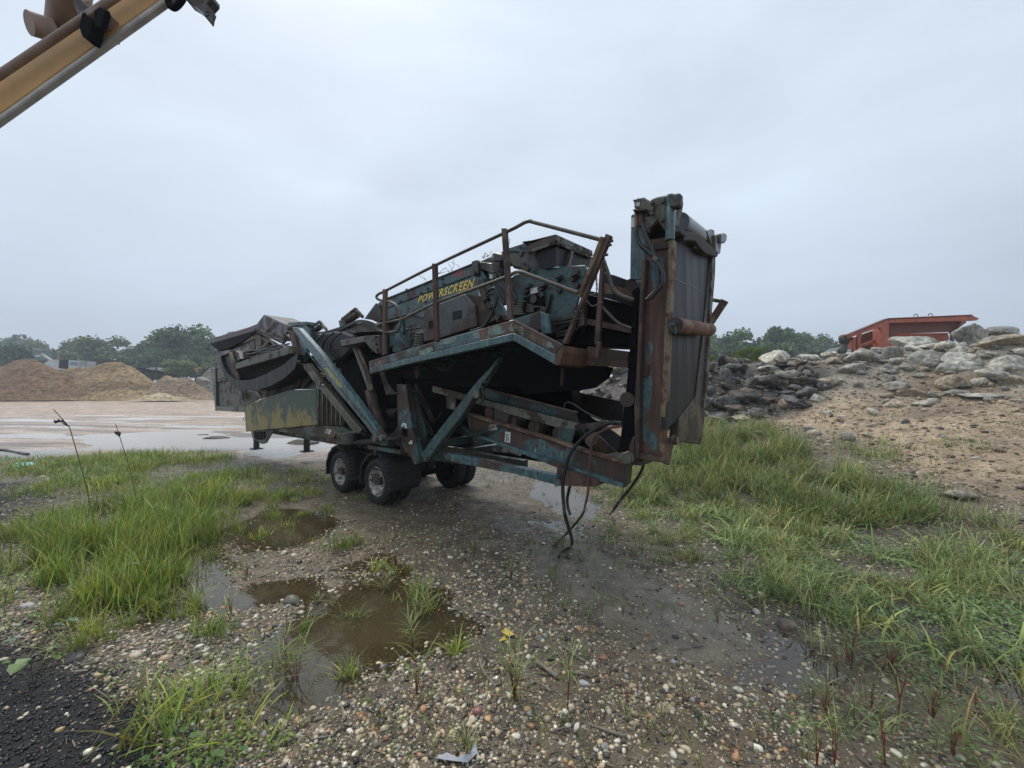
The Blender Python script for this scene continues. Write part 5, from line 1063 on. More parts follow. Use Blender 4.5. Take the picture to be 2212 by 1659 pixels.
BOUL = [  # centre x, y, width, height in the region, tone, tilt, label
 (c10, 1590, 400, 320, 285, GR, 0, 'tall rounded grey boulder standing against the right end of the red hopper'),
 (c10, 1940, 345, 350, 130, GR, 0, 'flat-topped grey block perched alone on the skyline right of the tall round boulder'),
 (c10, 1900, 480, 620, 190, TN, -.08, 'very long tan slab lying under the flat-topped block on the skyline'),
 (c10, 2060, 720, 460, 235, LG, 0, 'broad light grey boulder at the right frame edge under the long tan slab'),
 (c10, 1440, 725, 440, 320, LG, -.15, 'biggest angular grey boulder in the middle of the bank below the tall round one'),
 (c10, 1130, 660, 330, 230, GR, .1, 'mossy grey boulder touching the left side of the biggest angular boulder'),
 (c10, 980, 470, 380, 150, LG, .15, 'pale domed rock rising in front of the red hopper middle'),
 (c10, 1080, 535, 500, 110, LG, -.12, 'long low pale slab sloping down in front of the red hopper'),
 (c10, 740, 600, 190, 180, GR, .1, 'upright grey rock at the foot of the wide red hopper post'),
 (c10, 440, 650, 360, 190, LG, .45, 'long diagonal grey slab leaning left below the red hopper posts'),
 (c10, 820, 670, 150, 62, PALE, 0, 'small white flat stone between the upright rock and the mossy boulder'),
 (c10, 1150, 785, 190, 66, PALE, .25, 'thin pale splinter of rock just left of the biggest angular boulder'),
 (c10, 60, 595, 150, 50, PALE, 0, 'low pale rock on the skyline left of the dark engine'),
 (c10, 1080, 1055, 540, 180, BRN, 0, 'wide brownish boulder half buried in the middle of the sandy slope'),
 (c10, 850, 970, 350, 170, GR, .1, 'bluish grey slab overlapping the left end of the wide brownish boulder'),
 (c10, 1460, 1040, 240, 105, GR, -.1, 'small grey rock touching the right end of the wide brownish boulder'),
 (c10, 1810, 1080, 600, 85, LG, .06, 'long thin pale slab lying flat low on the slope at the right'),
 (c10, 2090, 910, 340, 165, TN, .1, 'tan weathered rock at the right frame edge above the long thin slab'),
 (c10, 755, 1160, 230, 130, TN, -.1, 'tan rock below and left of the wide brownish boulder'),
 (c10, 2150, 1125, 200, 60, PALE, 0, 'whitish flat stone at the right frame edge below the long thin slab'),
 (c10, 1262, 1180, 130, 60, BRN, -.3, 'small pointed brown stone beneath the wide brownish boulder'),
 (c10, 1350, 490, 150, 80, LG, 0, 'light grey rock wedged beside the foot of the tall round boulder'),
 (c10, 890, 590, 200, 90, GR, -.2, 'grey rock tucked under the long low pale slab'),
 (c10, 1860, 600, 220, 70, LG, .25, 'narrow mossy stone under the very long tan slab'),
 (c10, 740, 875, 120, 66, DK, .2, 'small black slab on the slope above the bluish grey slab'),
 (c10, 882, 1362, 84, 56, DK, 0, 'isolated black lump low on the sandy slope'),
 (c10, 600, 560, 160, 70, LG, .1, 'pale rock on the crest left of the upright grey rock'),
 (c10, 690, 690, 200, 70, GR, 0, 'grey stone under the diagonal slab\'s upper end'),
 (c10, 2160, 620, 220, 80, DG, .1, 'dark narrow rock shaded under the long tan slab at the frame edge'),
 (c10, 1500, 560, 260, 110, LG, 0, 'grey rock between the tall round boulder and the biggest angular one'),
 (c10, 310, 770, 100, 45, PALE, .3, 'small whitish stone at the lower tip of the diagonal slab'),
 (c10, 180, 1295, 80, 48, PALE, 0, 'white stone lying on the lower sandy slope to the left'),
 (c9, 1275, 725, 350, 200, PALE, -.12, 'largest pale boulder on the crest between the dark rubble and the sandy bank'),
 (c9, 1730, 725, 270, 85, LG, .1, 'long low grey rock on the crest right of the largest pale boulder'),
 (c9, 1955, 682, 175, 66, PALE, 0, 'small pale rock on the crest left of the dark engine'),
 (c9, 1525, 755, 150, 65, GR, 0, 'small grey rock just right of the largest pale boulder'),
 (c9, 1650, 780, 190, 48, LG, 0, 'flat whitish slab below the long low grey rock on the crest'),
 (c9, 1190, 885, 260, 120, LG, .15, 'beige slab jutting out just below the largest pale boulder'),
 (c9, 1400, 1020, 310, 240, TN, .3, 'big tan boulder at the seam of dark rubble and sand'),
 (c9, 1040, 1000, 360, 130, GR, -.65, 'long grey slab sliding diagonally down the dark rubble'),
 (c9, 655, 1010, 190, 330, DG, -.4, 'tall leaning slab of dark broken asphalt in the rubble'),
 (c9, 1665, 1190, 300, 220, DG, .3, 'large dark grey block at the right edge of the rubble hollow'),
 (c9, 1430, 1205, 340, 130, GR, -.15, 'broad grey slab roofing the rubble hollow'),
 (c9, 1940, 1050, 270, 165, TN, .1, 'solitary tan rock embedded in the sandy slope right of the rubble'),
 (c9, 1800, 1245, 190, 120, LG, .1, 'greyish tan rock right below the large dark grey block'),
 (c9, 1405, 1325, 150, 140, BRN, .5, 'brown broken slab with a bright edge in the rubble hollow'),
 (c9, 880, 1425, 290, 100, GR, -.1, 'flat grey slab at the foot of the rubble'),
 (c9, 1080, 1270, 190, 80, GR, -.2, 'grey slab tilted left in the lower rubble'),
 (c9, 925, 1165, 200, 95, BRN, .4, 'brown slab standing slantwise in the middle rubble'),
 (c9, 440, 1160, 140, 180, DG, 0, 'dark block beside the hanging rusty end section of the plant'),
 (c9, 445, 1520, 220, 130, GR, -.15, 'grey block at the rubble foot beside the hanging rusty end section'),
 (c9, 620, 1470, 260, 110, DK, .15, 'dark ribbed slab at the rubble foot'),
 (c9, 850, 1500, 270, 110, TN, .3, 'tan boulder in front of the rubble foot behind the tall grass'),
 (c9, 1630, 1335, 180, 90, DK, 0, 'dark rock under the large dark grey block'),
 (c9, 700, 760, 170, 66, GR, .25, 'grey chunk on the crest of the dark rubble near the green shrubs'),
 (c9, 850, 758, 180, 50, LG, .1, 'bluish flat slab on the crest of the rubble in front of the shrubs'),
 (c9, 815, 1240, 62, 50, LG, 0, 'tiny pale cube of concrete in the rubble'),
 (c9, 800, 1172, 60, 45, (.33, .10, .06), 0, 'small red brick fragment in the rubble'),
 (c9, 2150, 730, 160, 60, LG, 0, 'pale flat rock on the crest under the dark engine'),
 (c9, 1900, 1420, 150, 60, PALE, -.1, 'pale stone on the sand below the solitary tan rock'),
 (c9, 2095, 1485, 100, 55, PALE, 0, 'white stone on the sand far below the dark engine'),
 (c9, 1240, 650 + 170, 120, 44, BRN, .1, 'reddish thin rock wedged under the largest pale boulder'),
]
def place_rock(cr, x, y, w, h, tone, tilt, label, name='boulder', group='boulders along the rubble and sand bank'):
    k = 796 * .54 / 2212 if cr is c10 else 700 * .54 / 2212
    px, py = cr((x, y))[0]; wpx, hpx = w * k, h * k
    p = hit(px, py + hpx * .30)
    if p.y > 30: p = at(px, py, 15.0)
    s = p.y / F; c = at(px, py + hpx * .06, p.y + wpx * s * .22)
    ob = rock_mesh(name, c, (wpx * s * 1.04, wpx * s * RNG.uniform(.65, .9), hpx * s * 1.06 / max(.6, math.cos(tilt))), tone, 4 if w > 240 else 3, tilt=-tilt * .8 if abs(tilt) > .3 else -tilt, ang=.6)
    ob.data.polygons.foreach_set('use_smooth', [True] * len(ob.data.polygons)) if False else None
    tag(ob, label, 'boulder' if max(w, h) > 130 else 'rock', group); return ob
for b_ in BOUL: place_rock(*b_)
# broken chunks of the rubble pile
zone = [tuple(at(*q).xy) for q in ((1210, 905, 14.8), (1500, 915, 13.9), (1630, 915, 13.6), (1735, 900, 13.4), (1790, 868, 14.2), (1765, 812, 15.4), (1640, 785, 16.6), (1500, 790, 17.3), (1300, 800, 17.8), (1225, 850, 18))]
cnt = 0; zx = [p[0] for p in zone]; zy = [p[1] for p in zone]
protos = [rock_mesh('rubble_chunk', (0, 0, 0), (1, .7 + .12 * (i % 3), .26 + .11 * (i % 4)), [DK, DG, DG, DK, DG, (.11, .075, .055), DK, GR][i], 3, ang=1.0, ncut=9) for i in range(8)]
used = set(); tl_ = 0
while cnt < 290 and tl_ < 5000:
    tl_ += 1; x = RNG.uniform(min(zx), max(zx)); y = RNG.uniform(min(zy), max(zy))
    if poly_sd(np.array([x]), np.array([y]), zone)[0] > 0: continue
    i = int(RNG.integers(0, 8)); s = float(np.clip(RNG.lognormal(math.log(.46), .42), .18, 1.1))
    o = protos[i] if i not in used else protos[i].copy()
    if i in used: COL.objects.link(o)
    used.add(i); o.location = (x, y, float(gz(x, y)) + s * .12); o.scale = (s, s, s); o.rotation_euler = (RNG.normal(0, .45), RNG.normal(0, .45), RNG.uniform(0, 6.3))
    zz = o.location.z; tag(o, '%s %s %s in the %s %s of the dark rubble heap' % ('big' if s > .6 else 'small' if s < .33 else 'middle sized', ['black', 'dark grey', 'charcoal', 'black', 'grey', 'brown', 'sooty', 'pale grey'][i], ['slab', 'block', 'chunk', 'wedge'][i % 4], 'lower' if zz < 2 else 'upper' if zz > 3 else 'middle', 'left' if x < 5.5 else 'right' if x > 8.5 else 'centre'), 'rock', 'broken chunks in the dark rubble heap'); cnt += 1
# small stones on the sandy bank
protos = [rock_mesh('bank_rock', (0, 0, 0), (1, .8, .5 + .1 * i), [TN, LG, PALE, GR, BRN][i], 2) for i in range(5)]; used = set(); cnt = 0
while cnt < 90:
    x = RNG.uniform(6, 22); y = RNG.uniform(7.5, 16)
    if hbase(np.array([x]), np.array([y]))[0] < .9 or poly_sd(np.array([x]), np.array([y]), zone)[0] < .3 or x / y > 1.5: continue
    i = int(RNG.integers(0, 5)); s = float(np.clip(RNG.lognormal(math.log(.2), .45), .1, .6)) * (1.25 if y > 12 else .8)
    o = protos[i] if i not in used else protos[i].copy()
    if i in used: COL.objects.link(o)
    used.add(i); o.location = (x, y, float(gz(x, y)) + s * .1); o.scale = (s, s, s); o.rotation_euler = (RNG.normal(0, .25), RNG.normal(0, .25), RNG.uniform(0, 6.3))
    tag(o, '%s %s stone, %s sandy bank, %s' % ('tiny' if s < .18 else 'fist sized' if s < .28 else 'larger', ['tan', 'light grey', 'whitish', 'grey', 'brown'][i], 'lower' if o.location.z < 1.6 else 'upper' if o.location.z > 2.8 else 'middle', 'near the rubble' if x < 10 else 'near the right frame edge' if x / y > 1.1 else 'below the boulders'), 'rock', 'small stones on the sandy bank'); cnt += 1

cnt = 0; PR = [rock_mesh('crest_rock', (0, 0, 0), (1, .8 + .1 * (i % 2), .42 + .08 * (i % 4)), [LG, GR, TN, GR, LG, (.27, .24, .19)][i], 3, ang=.7, ncut=11) for i in range(6)]; used = set()
while cnt < 190:
    x = RNG.uniform(9, 22); y = RNG.uniform(11, 16.5); hh_ = hbase(np.array([x]), np.array([y]))[0]
    if hh_ < 1.7 + RNG.uniform(0, 1.8) or poly_sd(np.array([x]), np.array([y]), zone)[0] < .2 or x / y > 1.45: continue
    i = int(RNG.integers(0, 6)); s = float(np.clip(RNG.lognormal(math.log(.38), .45), .16, 1.0))
    o = PR[i] if i not in used else PR[i].copy()
    if i in used: COL.objects.link(o)
    used.add(i); o.location = (x, y, float(gz(x, y)) + s * .08); o.scale = (s, s, s); o.rotation_euler = (RNG.normal(0, .3), RNG.normal(0, .3), RNG.uniform(0, 6.3))
    tag(o, '%s %s rock between the boulders, %s crest, %s' % ('small' if s < .33 else 'large' if s > .55 else 'mid sized', ['light grey', 'grey', 'tan', 'mottled grey', 'pale', 'beige'][i], 'on the' if hh_ > 3.6 else 'under the' if hh_ > 2.8 else 'far below the', 'left half' if x / y < 1.05 else 'right half'), 'rock', 'rocks between the boulders of the crest'); cnt += 1
# ------------------------------------------------------------------ red hopper machine behind the bank
def yp(MBx, P, Y, th): return MBx.prism([at(*p, Y) for p in P], (0, th, 0))
RH = empty('rock_crusher', (at(1950, 740, 20).x, 20, 2.2)); tag(RH, 'orange red steel hopper machine rising behind the boulders of the bank', 'crusher')
def rp(nm, P, Y, th, mat, bev=.02):
    o = yp(MB(), P, Y, th).build(nm, mat, RH, bev); o.matrix_parent_inverse = RH.matrix_world.inverted(); o.matrix_parent_inverse = Matrix.Translation(-RH.location); return o
rp('hopper_rim', c10((708, 212), (1640, 170), (1722, 205), (1692, 226), (1560, 232), (715, 256)), 20, .16, RED)
rp('rim_lip', c10((705, 200), (1640, 160), (1655, 172), (708, 214)), 19.95, .3, REDD)
rp('hopper_rim', c10((262, 392), (708, 210), (716, 264), (625, 300), (395, 378), (268, 424)), 20, .16, RED)
rp('rim_lip', c10((258, 384), (706, 200), (708, 213), (262, 396)), 19.95, .3, REDD)
rp('hopper_panel', c10((716, 254), (1560, 230), (1430, 352), (1200, 362), (820, 378), (720, 410)), 20.35, .06, REDD)
rp('hopper_bin', c10((720, 385), (830, 376), (1370, 362), (1392, 440), (1370, 445), (1250, 460), (1380, 470), (1380, 560), (720, 560)), 20.8, .5, RED)
rp('bin_seam', c10((822, 450), (1375, 445), (1375, 458), (822, 464)), 20.75, .04, REDD)
rp('side_panel', c10((300, 425), (640, 300), (640, 560), (300, 600)), 20.9, .1, REDD)
rp('side_strip', c10((400, 494), (625, 408), (625, 446), (400, 528)), 20.4, .06, RED)
rp('corner_post', c10((640, 262), (714, 256), (716, 640), (626, 640), (626, 345)), 20.05, .5, RED)
rp('post_gusset', c10((598, 302), (660, 275), (662, 290), (645, 345), (625, 345)), 19.98, .1, RED)
rp('side_post', c10((368, 388), (418, 372), (400, 440), (398, 640), (380, 640), (382, 430)), 20.05, .12, RED)
rp('front_post', c10((318, 415), (344, 410), (344, 640), (318, 640)), 20.1, .12, RED)
rp('curved_guard', c10((262, 500), (290, 450), (320, 425), (322, 470), (300, 640), (236, 640), (246, 560)), 20.15, .2, RED)
rp('front_lamp_box', c10((268, 545), (300, 540), (302, 590), (268, 592)), 20.0, .12, plain('pale_box', (.4, .38, .36), .5))
rp('rear_brace', c10((1562, 230), (1430, 352), (1395, 352), (1400, 370), (1440, 372), (1470, 330), (1580, 245)), 20.2, .12, REDD)
rp('rear_post', c10((1410, 350), (1442, 345), (1442, 560), (1412, 560)), 20.5, .12, plain('purple_grey_steel', (.07, .06, .13), .5))
for i, (x, y) in enumerate(((1010, 178), (1172, 172))):
    mb = MB(); c = at(*c10((x, y))[0], 20.1); mb.tube([c + Vector((math.cos(a) * .10, 0, math.sin(a) * .10)) for a in [k * math.pi / 6 - .8 for k in range(9)]], .02, 6)
    o = mb.build('lifting_lug', REDD, RH); o.matrix_parent_inverse = Matrix.Translation(-RH.location)
for i, x in enumerate((1165, 1282)):
    c = at(*c10((x, 484))[0], 20.74); o = MB().cyl(c, c + Vector((0, .05, 0)), .075, 12).build('port_hole', BLACK, RH); o.matrix_parent_inverse = Matrix.Translation(-RH.location)
c = at(*c10((640, 330))[0], 20)
o = MB().box((c.x + 1.5, 21.6, 2.6), (5.5, 1.2, 2.2)).build('chassis_body', REDD, RH); o.matrix_parent_inverse = Matrix.Translation(-RH.location)
mb = MB(); a = at(*c10((222, 520))[0], 20.4); b = at(*c10((222, 455))[0], 20.4); mb.lathe(a + Vector((0, 0, -.6)), (0, 0, 1), [(0, 0), (.3, 0), (.3, .45), (.2, .6), (.17, 1.0), (.0, 1.0)], 20)
cc = at(*c10((224, 436))[0], 20.4); mb.lathe(cc + Vector((0, 0, -.28)), (0, 0, 1), [(.0, 0), (.15, 0), (.25, .1), (.28, .3), (.25, .46), (.15, .52), (0, .52)], 20)
o = mb.build('air_cleaner', plain('sooty_engine_steel', (.05, .055, .05), .6), RH); o.matrix_parent_inverse = Matrix.Translation(-RH.location)
rp('engine_cover', c10((115, 575), (185, 520), (200, 640), (130, 640)), 20.4, .8, plain('dark_grey_cover', (.09, .10, .11), .4))

# ------------------------------------------------------------------ ochre conveyor boom overhead at the left
BY = 4.0
bo = empty('conveyor_boom', (-6, BY, 4.6)); tag(bo, 'dusty ochre steel conveyor boom crossing overhead at the upper left', 'conveyor')
BI = Matrix.Translation(-bo.location)
def bp_(nm, P, Y, th, mat, bev=.01): o = yp(MB(), P, Y, th).build(nm, mat, bo, bev); o.matrix_parent_inverse = BI; return o
def ext(a, b, t): return (a[0] + (b[0] - a[0]) * t, a[1] + (b[1] - a[1]) * t)
lo = c7((0, 1118), (1560, 0)); up = c7((0, 745), (1060, 0)); lo2 = c7((0, 1170), (1640, 0)); pt_ = c7((0, 690), (1140, -40))
E0, E1 = -2.2, 2.2
bp_('web', [ext(*up, E0 * 1.4), ext(*up, E1 * 1.2), ext(*lo, E1 * .9), ext(*lo, E0)], BY, .05, YEL)
bp_('lower_flange', [ext(*lo, E0), ext(*lo, E1 * .9), ext(*lo2, E1 * .88), ext(*lo2, E0 * .98)], BY - .01, .07, SILV)
bp_('upper_flange', [ext(*up, E0 * 1.4), ext(*up, E1 * 1.2), ext(up[0], up[1], E1 * 1.2 + .01)][:2] + [(ext(*up, E1 * 1.2)[0] - 3, ext(*up, E1 * 1.2)[1] - 5), (ext(*up, E0 * 1.4)[0] - 3, ext(*up, E0 * 1.4)[1] - 5)], BY - .01, .07, YEL)
a, b = at(*ext(c7((0, 735))[0], c7((1100, -5))[0], E0 * 1.3), BY - .1), at(*ext(c7((0, 735))[0], c7((1100, -5))[0], E1), BY - .1)
o = MB().tube([a, b], .036, 12).build('edge_pipe', YELG, bo); o.matrix_parent_inverse = BI
def by(MBx, nm, mat): o = MBx.build(nm, mat, bo); o.matrix_parent_inverse = BI; return o
a, b = at(*c7((310, 265))[0], BY + .1), at(*c7((505, 275))[0], BY + .35)
by(MB().cyl(at(*c7((285, 225))[0], BY + .15), at(*c7((520, 300))[0], BY + .3), .115, 22), 'idler_roller', YELG)
by(MB().cyl(at(*c7((505, 285))[0], BY + .3), at(*c7((560, 300))[0], BY + .34), .085, 20), 'roller_collar', RUST)
by(MB().tube([at(*c7((640, 300))[0], BY + .55), at(*c7((690, -40))[0], BY + .2), at(*c7((700, -160))[0], BY + .1)], .165, 24), 'idler_roller', YELG)
bp_('bracket', c7((700, -40), (760, -40), (880, 60), (900, 190), (780, 190), (740, 90), (720, 40)), BY - .1, .3, BROWN)
bp_('bracket', c7((800, 120), (840, 110), (910, 195), (900, 300), (865, 385), (800, 350), (770, 260)), BY - .16, .12, DARK)
bp_('bracket', c7((905, 100), (985, 42), (1055, 95), (1035, 180), (995, 295), (910, 262), (905, 190)), BY - .2, .06, BLACK, .02)
bp_('bracket', c7((830, 100), (970, 45), (985, 50), (900, 130), (850, 150)), BY - .19, .2, YELG)
h = MB().tube(curve([at(*p, BY) for p in c7((1650, -60), (1655, 0), (1665, 50), (1700, 78), (1740, 60), (1790, 0), (1810, -60))]), .03, 8); by(h, 'bent_hook', BLACK)
bp_('hanging_bracket', c7((1780, -60), (1830, 0), (1900, 40), (2000, 120), (2012, 165), (2022, 160), (2030, 110), (2048, 60), (2030, 38), (2080, -20), (2080, -60)), BY, .12, BROWN)
by(MB().tube([at(*c7((2040 + 18 * math.cos(k * .7), 135 + 22 * math.sin(k * .7)))[0], BY) for k in range(9)], .01, 6), 'ring', BROWN)

# ------------------------------------------------------------------ sand heaps and yard at the far left
SAND = attr_mat('sand_surface', .85, bump=.9, bsc=1.1, tint=1.6, bd=.7, tr=(.5, 1.5))
def heap(name, pts, Y, depth, tone, tone2, label, seed, base_y=862):
    """ridge profile (pixel x, y) standing at distance Y, falling away before and behind"""
    P = c8(*pts); xs = np.array([at(*p, Y).x for p in P]); zs = np.array([at(*p, Y).z for p in P]); z0 = at(0, base_y + 2, Y - depth).z - .15
    n1, n2 = 200, 90; u = np.linspace(xs[0], xs[-1], n1); v = np.linspace(-1, 1.0, n2); U, V = np.meshgrid(u, v, indexing='ij')
    R = np.interp(U, xs, zs) - z0; ed = np.minimum(1, np.minimum(U - xs[0], xs[-1] - U) / 5)
    prof_ = np.where(V < 0, np.clip(1 + V, 0, 1) ** 1.05, np.clip(1 - V, 0, 1)); prof_ = 1 - (1 - prof_) ** 1.25
    Z = z0 + R * prof_ * np.clip(ed, .0, 1) ** .6
    Yy = Y + V * depth * (.6 + .4 * R / max(R.max(), .1)); nz = fbm(U * .16 + seed, Yy * .16, 5); ns = fbm(U * .8 + seed, Yy * .8, 4)
    Z = Z + (nz * 2.6 + ns * 1.1) * np.clip(1 - np.abs(V), 0, .5) * (R > .3)
    t = smooth(-.08, .14, fbm(U * .12 + seed * 2, Z * .5 + Yy * .05, 4))[..., None]; c = np.array(tone) * (1 - t) + np.array(tone2) * t
    idx = np.arange(n1 * n2).reshape(n1, n2); Fc = np.stack([idx[:-1, :-1], idx[1:, :-1], idx[1:, 1:], idx[:-1, 1:]], -1).reshape(-1, 4)
    o = npmesh(name, np.stack([U, Yy, Z], -1).reshape(-1, 3), Fc, SAND, col=c.reshape(-1, 3), smooth_=True); tag(o, label, 'sand heap'); return o
heap('sand_heap', ((-700, 620), (-350, 560), (-60, 545), (40, 520), (100, 490), (160, 455), (220, 448), (320, 462), (450, 520), (560, 570), (700, 640), (850, 760), (930, 845)), 84, 9, (.19, .105, .045), (.26, .155, .07), 'dark brown wet sand heap at the far left edge of the yard', 3)
heap('sand_heap', ((450, 700), (620, 570), (700, 545), (860, 530), (960, 500), (1040, 490), (1120, 492), (1200, 500), (1280, 540), (1340, 580), (1420, 640), (1500, 700), (1560, 770), (1660, 850)), 88, 8, (.36, .24, .115), (.22, .135, .062), 'pale tan sand heap with tyre ruts in the middle of the far yard', 11)
heap('gravel_heap', ((1420, 760), (1500, 660), (1560, 622), (1640, 625), (1760, 640), (1860, 632), (1940, 690), (2020, 740), (2110, 790), (2300, 845)), 90, 6, (.22, .145, .085), (.29, .205, .12), 'low heap of brown broken stone right of the tan sand heap', 19)
heap('sand_heap', ((1380, 842), (1440, 800), (1500, 770), (1560, 765), (1640, 790), (1760, 830), (1860, 850)), 78, 4, (.46, .36, .22), (.42, .32, .2), 'small spill of light yellow sand at the foot of the heaps', 27)
heap('gravel_heap', ((1860, 690), (1940, 620), (2010, 580), (2080, 550), (2250, 560), (2500, 700), (2700, 800)), 96, 7, (.14, .13, .10), (.2, .17, .12), 'dark overgrown gravel heap behind the left end of the screening plant', 35)
def far_part(root, nm, P, Y, th, mat):
    o = yp(MB(), P, Y, th).build(nm, mat, root); o.matrix_parent_inverse = Matrix.Translation(-root.location); return o
def far_root(nm, px, Y, label, cat):
    p = at(*c8(px)[0], Y); o = empty(nm, p); tag(o, label, cat); return o
FW = plain('dirty_white_metal', (.50, .52, .53), .5, .2, 1); FB = plain('faded_blue_metal', (.16, .24, .34), .5, .3, 1); FG = plain('grey_corrugated_metal', (.30, .32, .31), .5, .3, 1)
FY = plain('yellow_machine_paint', (.42, .26, .05), .5, .3, 1); FT = plain('green_machine_paint', (.10, .16, .14), .5, .3, 1)
r = far_root('truck_body', (670, 520), 104, 'white and blue box truck body with its dark side open behind the sand heaps', 'truck')
far_part(r, 'box_body', c8((482, 470), (555, 462), (850, 478), (855, 560), (700, 575), (520, 560), (430, 500)), 104, 2.4, FW)
far_part(r, 'side_opening', c8((585, 464), (672, 468), (668, 560), (575, 545)), 103.9, .05, BLACK)
far_part(r, 'side_panel', c8((676, 474), (778, 478), (775, 560), (672, 556)), 103.85, .05, FW)
far_part(r, 'faded_panel', c8((690, 484), (765, 490), (760, 525), (688, 520)), 103.8, .03, FB)
far_part(r, 'side_panel', c8((780, 478), (842, 480), (842, 530), (780, 528)), 103.85, .05, FG)
far_part(r, 'orange_post', c8((566, 415), (576, 415), (576, 470), (566, 470)), 103.7, .15, FY)
r = far_root('screening_tower', (370, 420), 110, 'greenish white crusher tower overgrown at the top of the left sand heap', 'machine')
far_part(r, 'tower_body', c8((325, 360), (400, 360), (410, 400), (440, 470), (350, 470), (320, 420)), 110, 2.4, FT)
far_part(r, 'top_deck', c8((320, 352), (402, 356), (402, 372), (322, 368)), 109.9, 2.6, FG)
far_part(r, 'side_chute', c8((400, 400), (500, 470), (490, 475), (390, 430)), 109.8, .6, FG)
far_part(r, 'white_panel', c8((345, 415), (410, 420), (412, 440), (350, 436)), 109.85, .05, FW)
r = far_root('scrap_pile', (1010, 470), 104, 'brown tangle of scrap steel behind the tan sand heap', 'scrap')
mb = MB()
for k in range(26):
    a = at(*c8((930 + RNG.uniform(0, 180), 470 + RNG.uniform(-10, 30)))[0], 104 + RNG.uniform(-.6, .6)); d = Vector(RNG.normal(size=3)) * 1.0; d.z = abs(d.z) * .4; mb.beam(a, a + d, .16, .2)
o = mb.build('bent_beams', RUST, r); o.matrix_parent_inverse = Matrix.Translation(-r.location)
far_part(r, 'rusty_hood', c8((1030, 452), (1080, 450), (1120, 470), (1110, 485), (1040, 478)), 103.5, 1.2, BROWN)
r = far_root('conveyor', (1600, 570), 100, 'long low white roofed conveyor lying among the heaps', 'conveyor')
far_part(r, 'white_cover', c8((1430, 545), (1500, 540), (1720, 568), (1716, 598), (1680, 592), (1500, 560), (1440, 562)), 100, 1.6, FW)
far_part(r, 'truss', c8((1340, 542), (1400, 548), (1790, 622), (1785, 634), (1600, 602), (1340, 560)), 99.8, .3, DARK)
for x0, y0 in ((1525, 520), (1620, 565)): far_part(r, 'post', c8((x0, y0), (x0 + 9, y0), (x0 + 10, y0 + 70), (x0, y0 + 70)), 99.6, .2, BROWN)
far_part(r, 'upper_arm', c8((1420, 535), (1548, 505), (1550, 515), (1425, 548)), 99.7, .3, BROWN)
r = far_root('loader_boom', (2010, 560), 106, 'yellow lattice machine boom far behind the left end of the plant', 'machine')
far_part(r, 'boom', c8((1895, 548), (2000, 528), (2180, 518), (2180, 545), (2010, 560), (1950, 600), (1930, 596)), 106, .8, FY)
far_part(r, 'base', c8((1868, 562), (1905, 555), (1912, 600), (1870, 602)), 105.8, .8, BROWN)
p = at(*c8((2010, 670))[0], 80); ob = rock_mesh('boulder', p, (14.5 * 80 / F * 2, 2.2, 8.8 * 80 / F * 2), (.20, .17, .15), 3); tag(ob, 'lone brown boulder on the far dark gravel heap beside the plant', 'boulder')

# ------------------------------------------------------------------ trees
BARK = plain('bark', (.06, .05, .04), .8, .4, 3)
LEAFF = attr_mat('distant_foliage', .65, trans=.25)
def crown_mesh(name, n, leaf, tone, seed, aspect=1.0, nb=14):
    R = np.random.default_rng(seed); cs = []
    for k in range(nb):
        a = R.uniform(0, 6.28); z = R.uniform(-.75, .85); rr = math.sqrt(max(0, 1 - z * z * .8)) * R.uniform(.25, .78); cs.append((rr * math.cos(a) * .5, rr * math.sin(a) * .5, z * .5 * .85, R.uniform(.15, .30)))
    cs = np.array(cs); k = R.integers(0, nb, n); d = R.normal(size=(n, 3)); d /= np.linalg.norm(d, axis=1)[:, None]; d[:, 2] = np.where(d[:, 2] < -.3, -d[:, 2] * .5, d[:, 2])
    rad = cs[k, 3] * R.uniform(.55, 1.12, n) ** .8; C_ = cs[k, :3] + d * rad[:, None] * np.array([1, 1, .8]); C_[:, 2] *= aspect
    t1 = R.normal(size=(n, 3)); t1 /= np.linalg.norm(t1, axis=1)[:, None]; nn = d * .6 + R.normal(size=(n, 3)) * .6; t2 = np.cross(nn, t1); t2 /= np.linalg.norm(t2, axis=1)[:, None]; t1 = np.cross(t2, nn); t1 /= np.linalg.norm(t1, axis=1)[:, None]
    s = leaf * R.uniform(.6, 1.4, (n, 1)); V = np.stack([C_ - t1 * s - t2 * s * .5, C_ + t1 * s * .2 - t2 * s * .8, C_ + t1 * s + t2 * s * .3, C_ - t1 * s * .3 + t2 * s * .9], 1)
    bt = R.uniform(.7, 1.3, nb)[k]; c = np.array(tone)[None] * (bt * R.uniform(.7, 1.35, n))[:, None]; c[:, 0] *= R.uniform(.85, 1.2, n)
    me = npmesh(name, V.reshape(-1, 3), np.arange(n * 4).reshape(n, 4), LEAFF, col=np.repeat(c, 4, 0)); d_ = me.data; bpy.data.objects.remove(me); return d_, cs
GT = [(.085, .135, .065), (.10, .155, .07), (.075, .12, .065), (.12, .175, .08)]
CROWNS = [crown_mesh('crown', 2600, .034, GT[i % 4], 100 + i, 1.0 + .1 * (i % 3), 12 + i % 5) for i in range(7)]
SHRUBC = crown_mesh('crown', 2600, .03, (.13, .19, .05), 300, 1.0, 14)
PALEC = crown_mesh('crown', 2600, .032, (.16, .22, .08), 301, 1.0, 14)
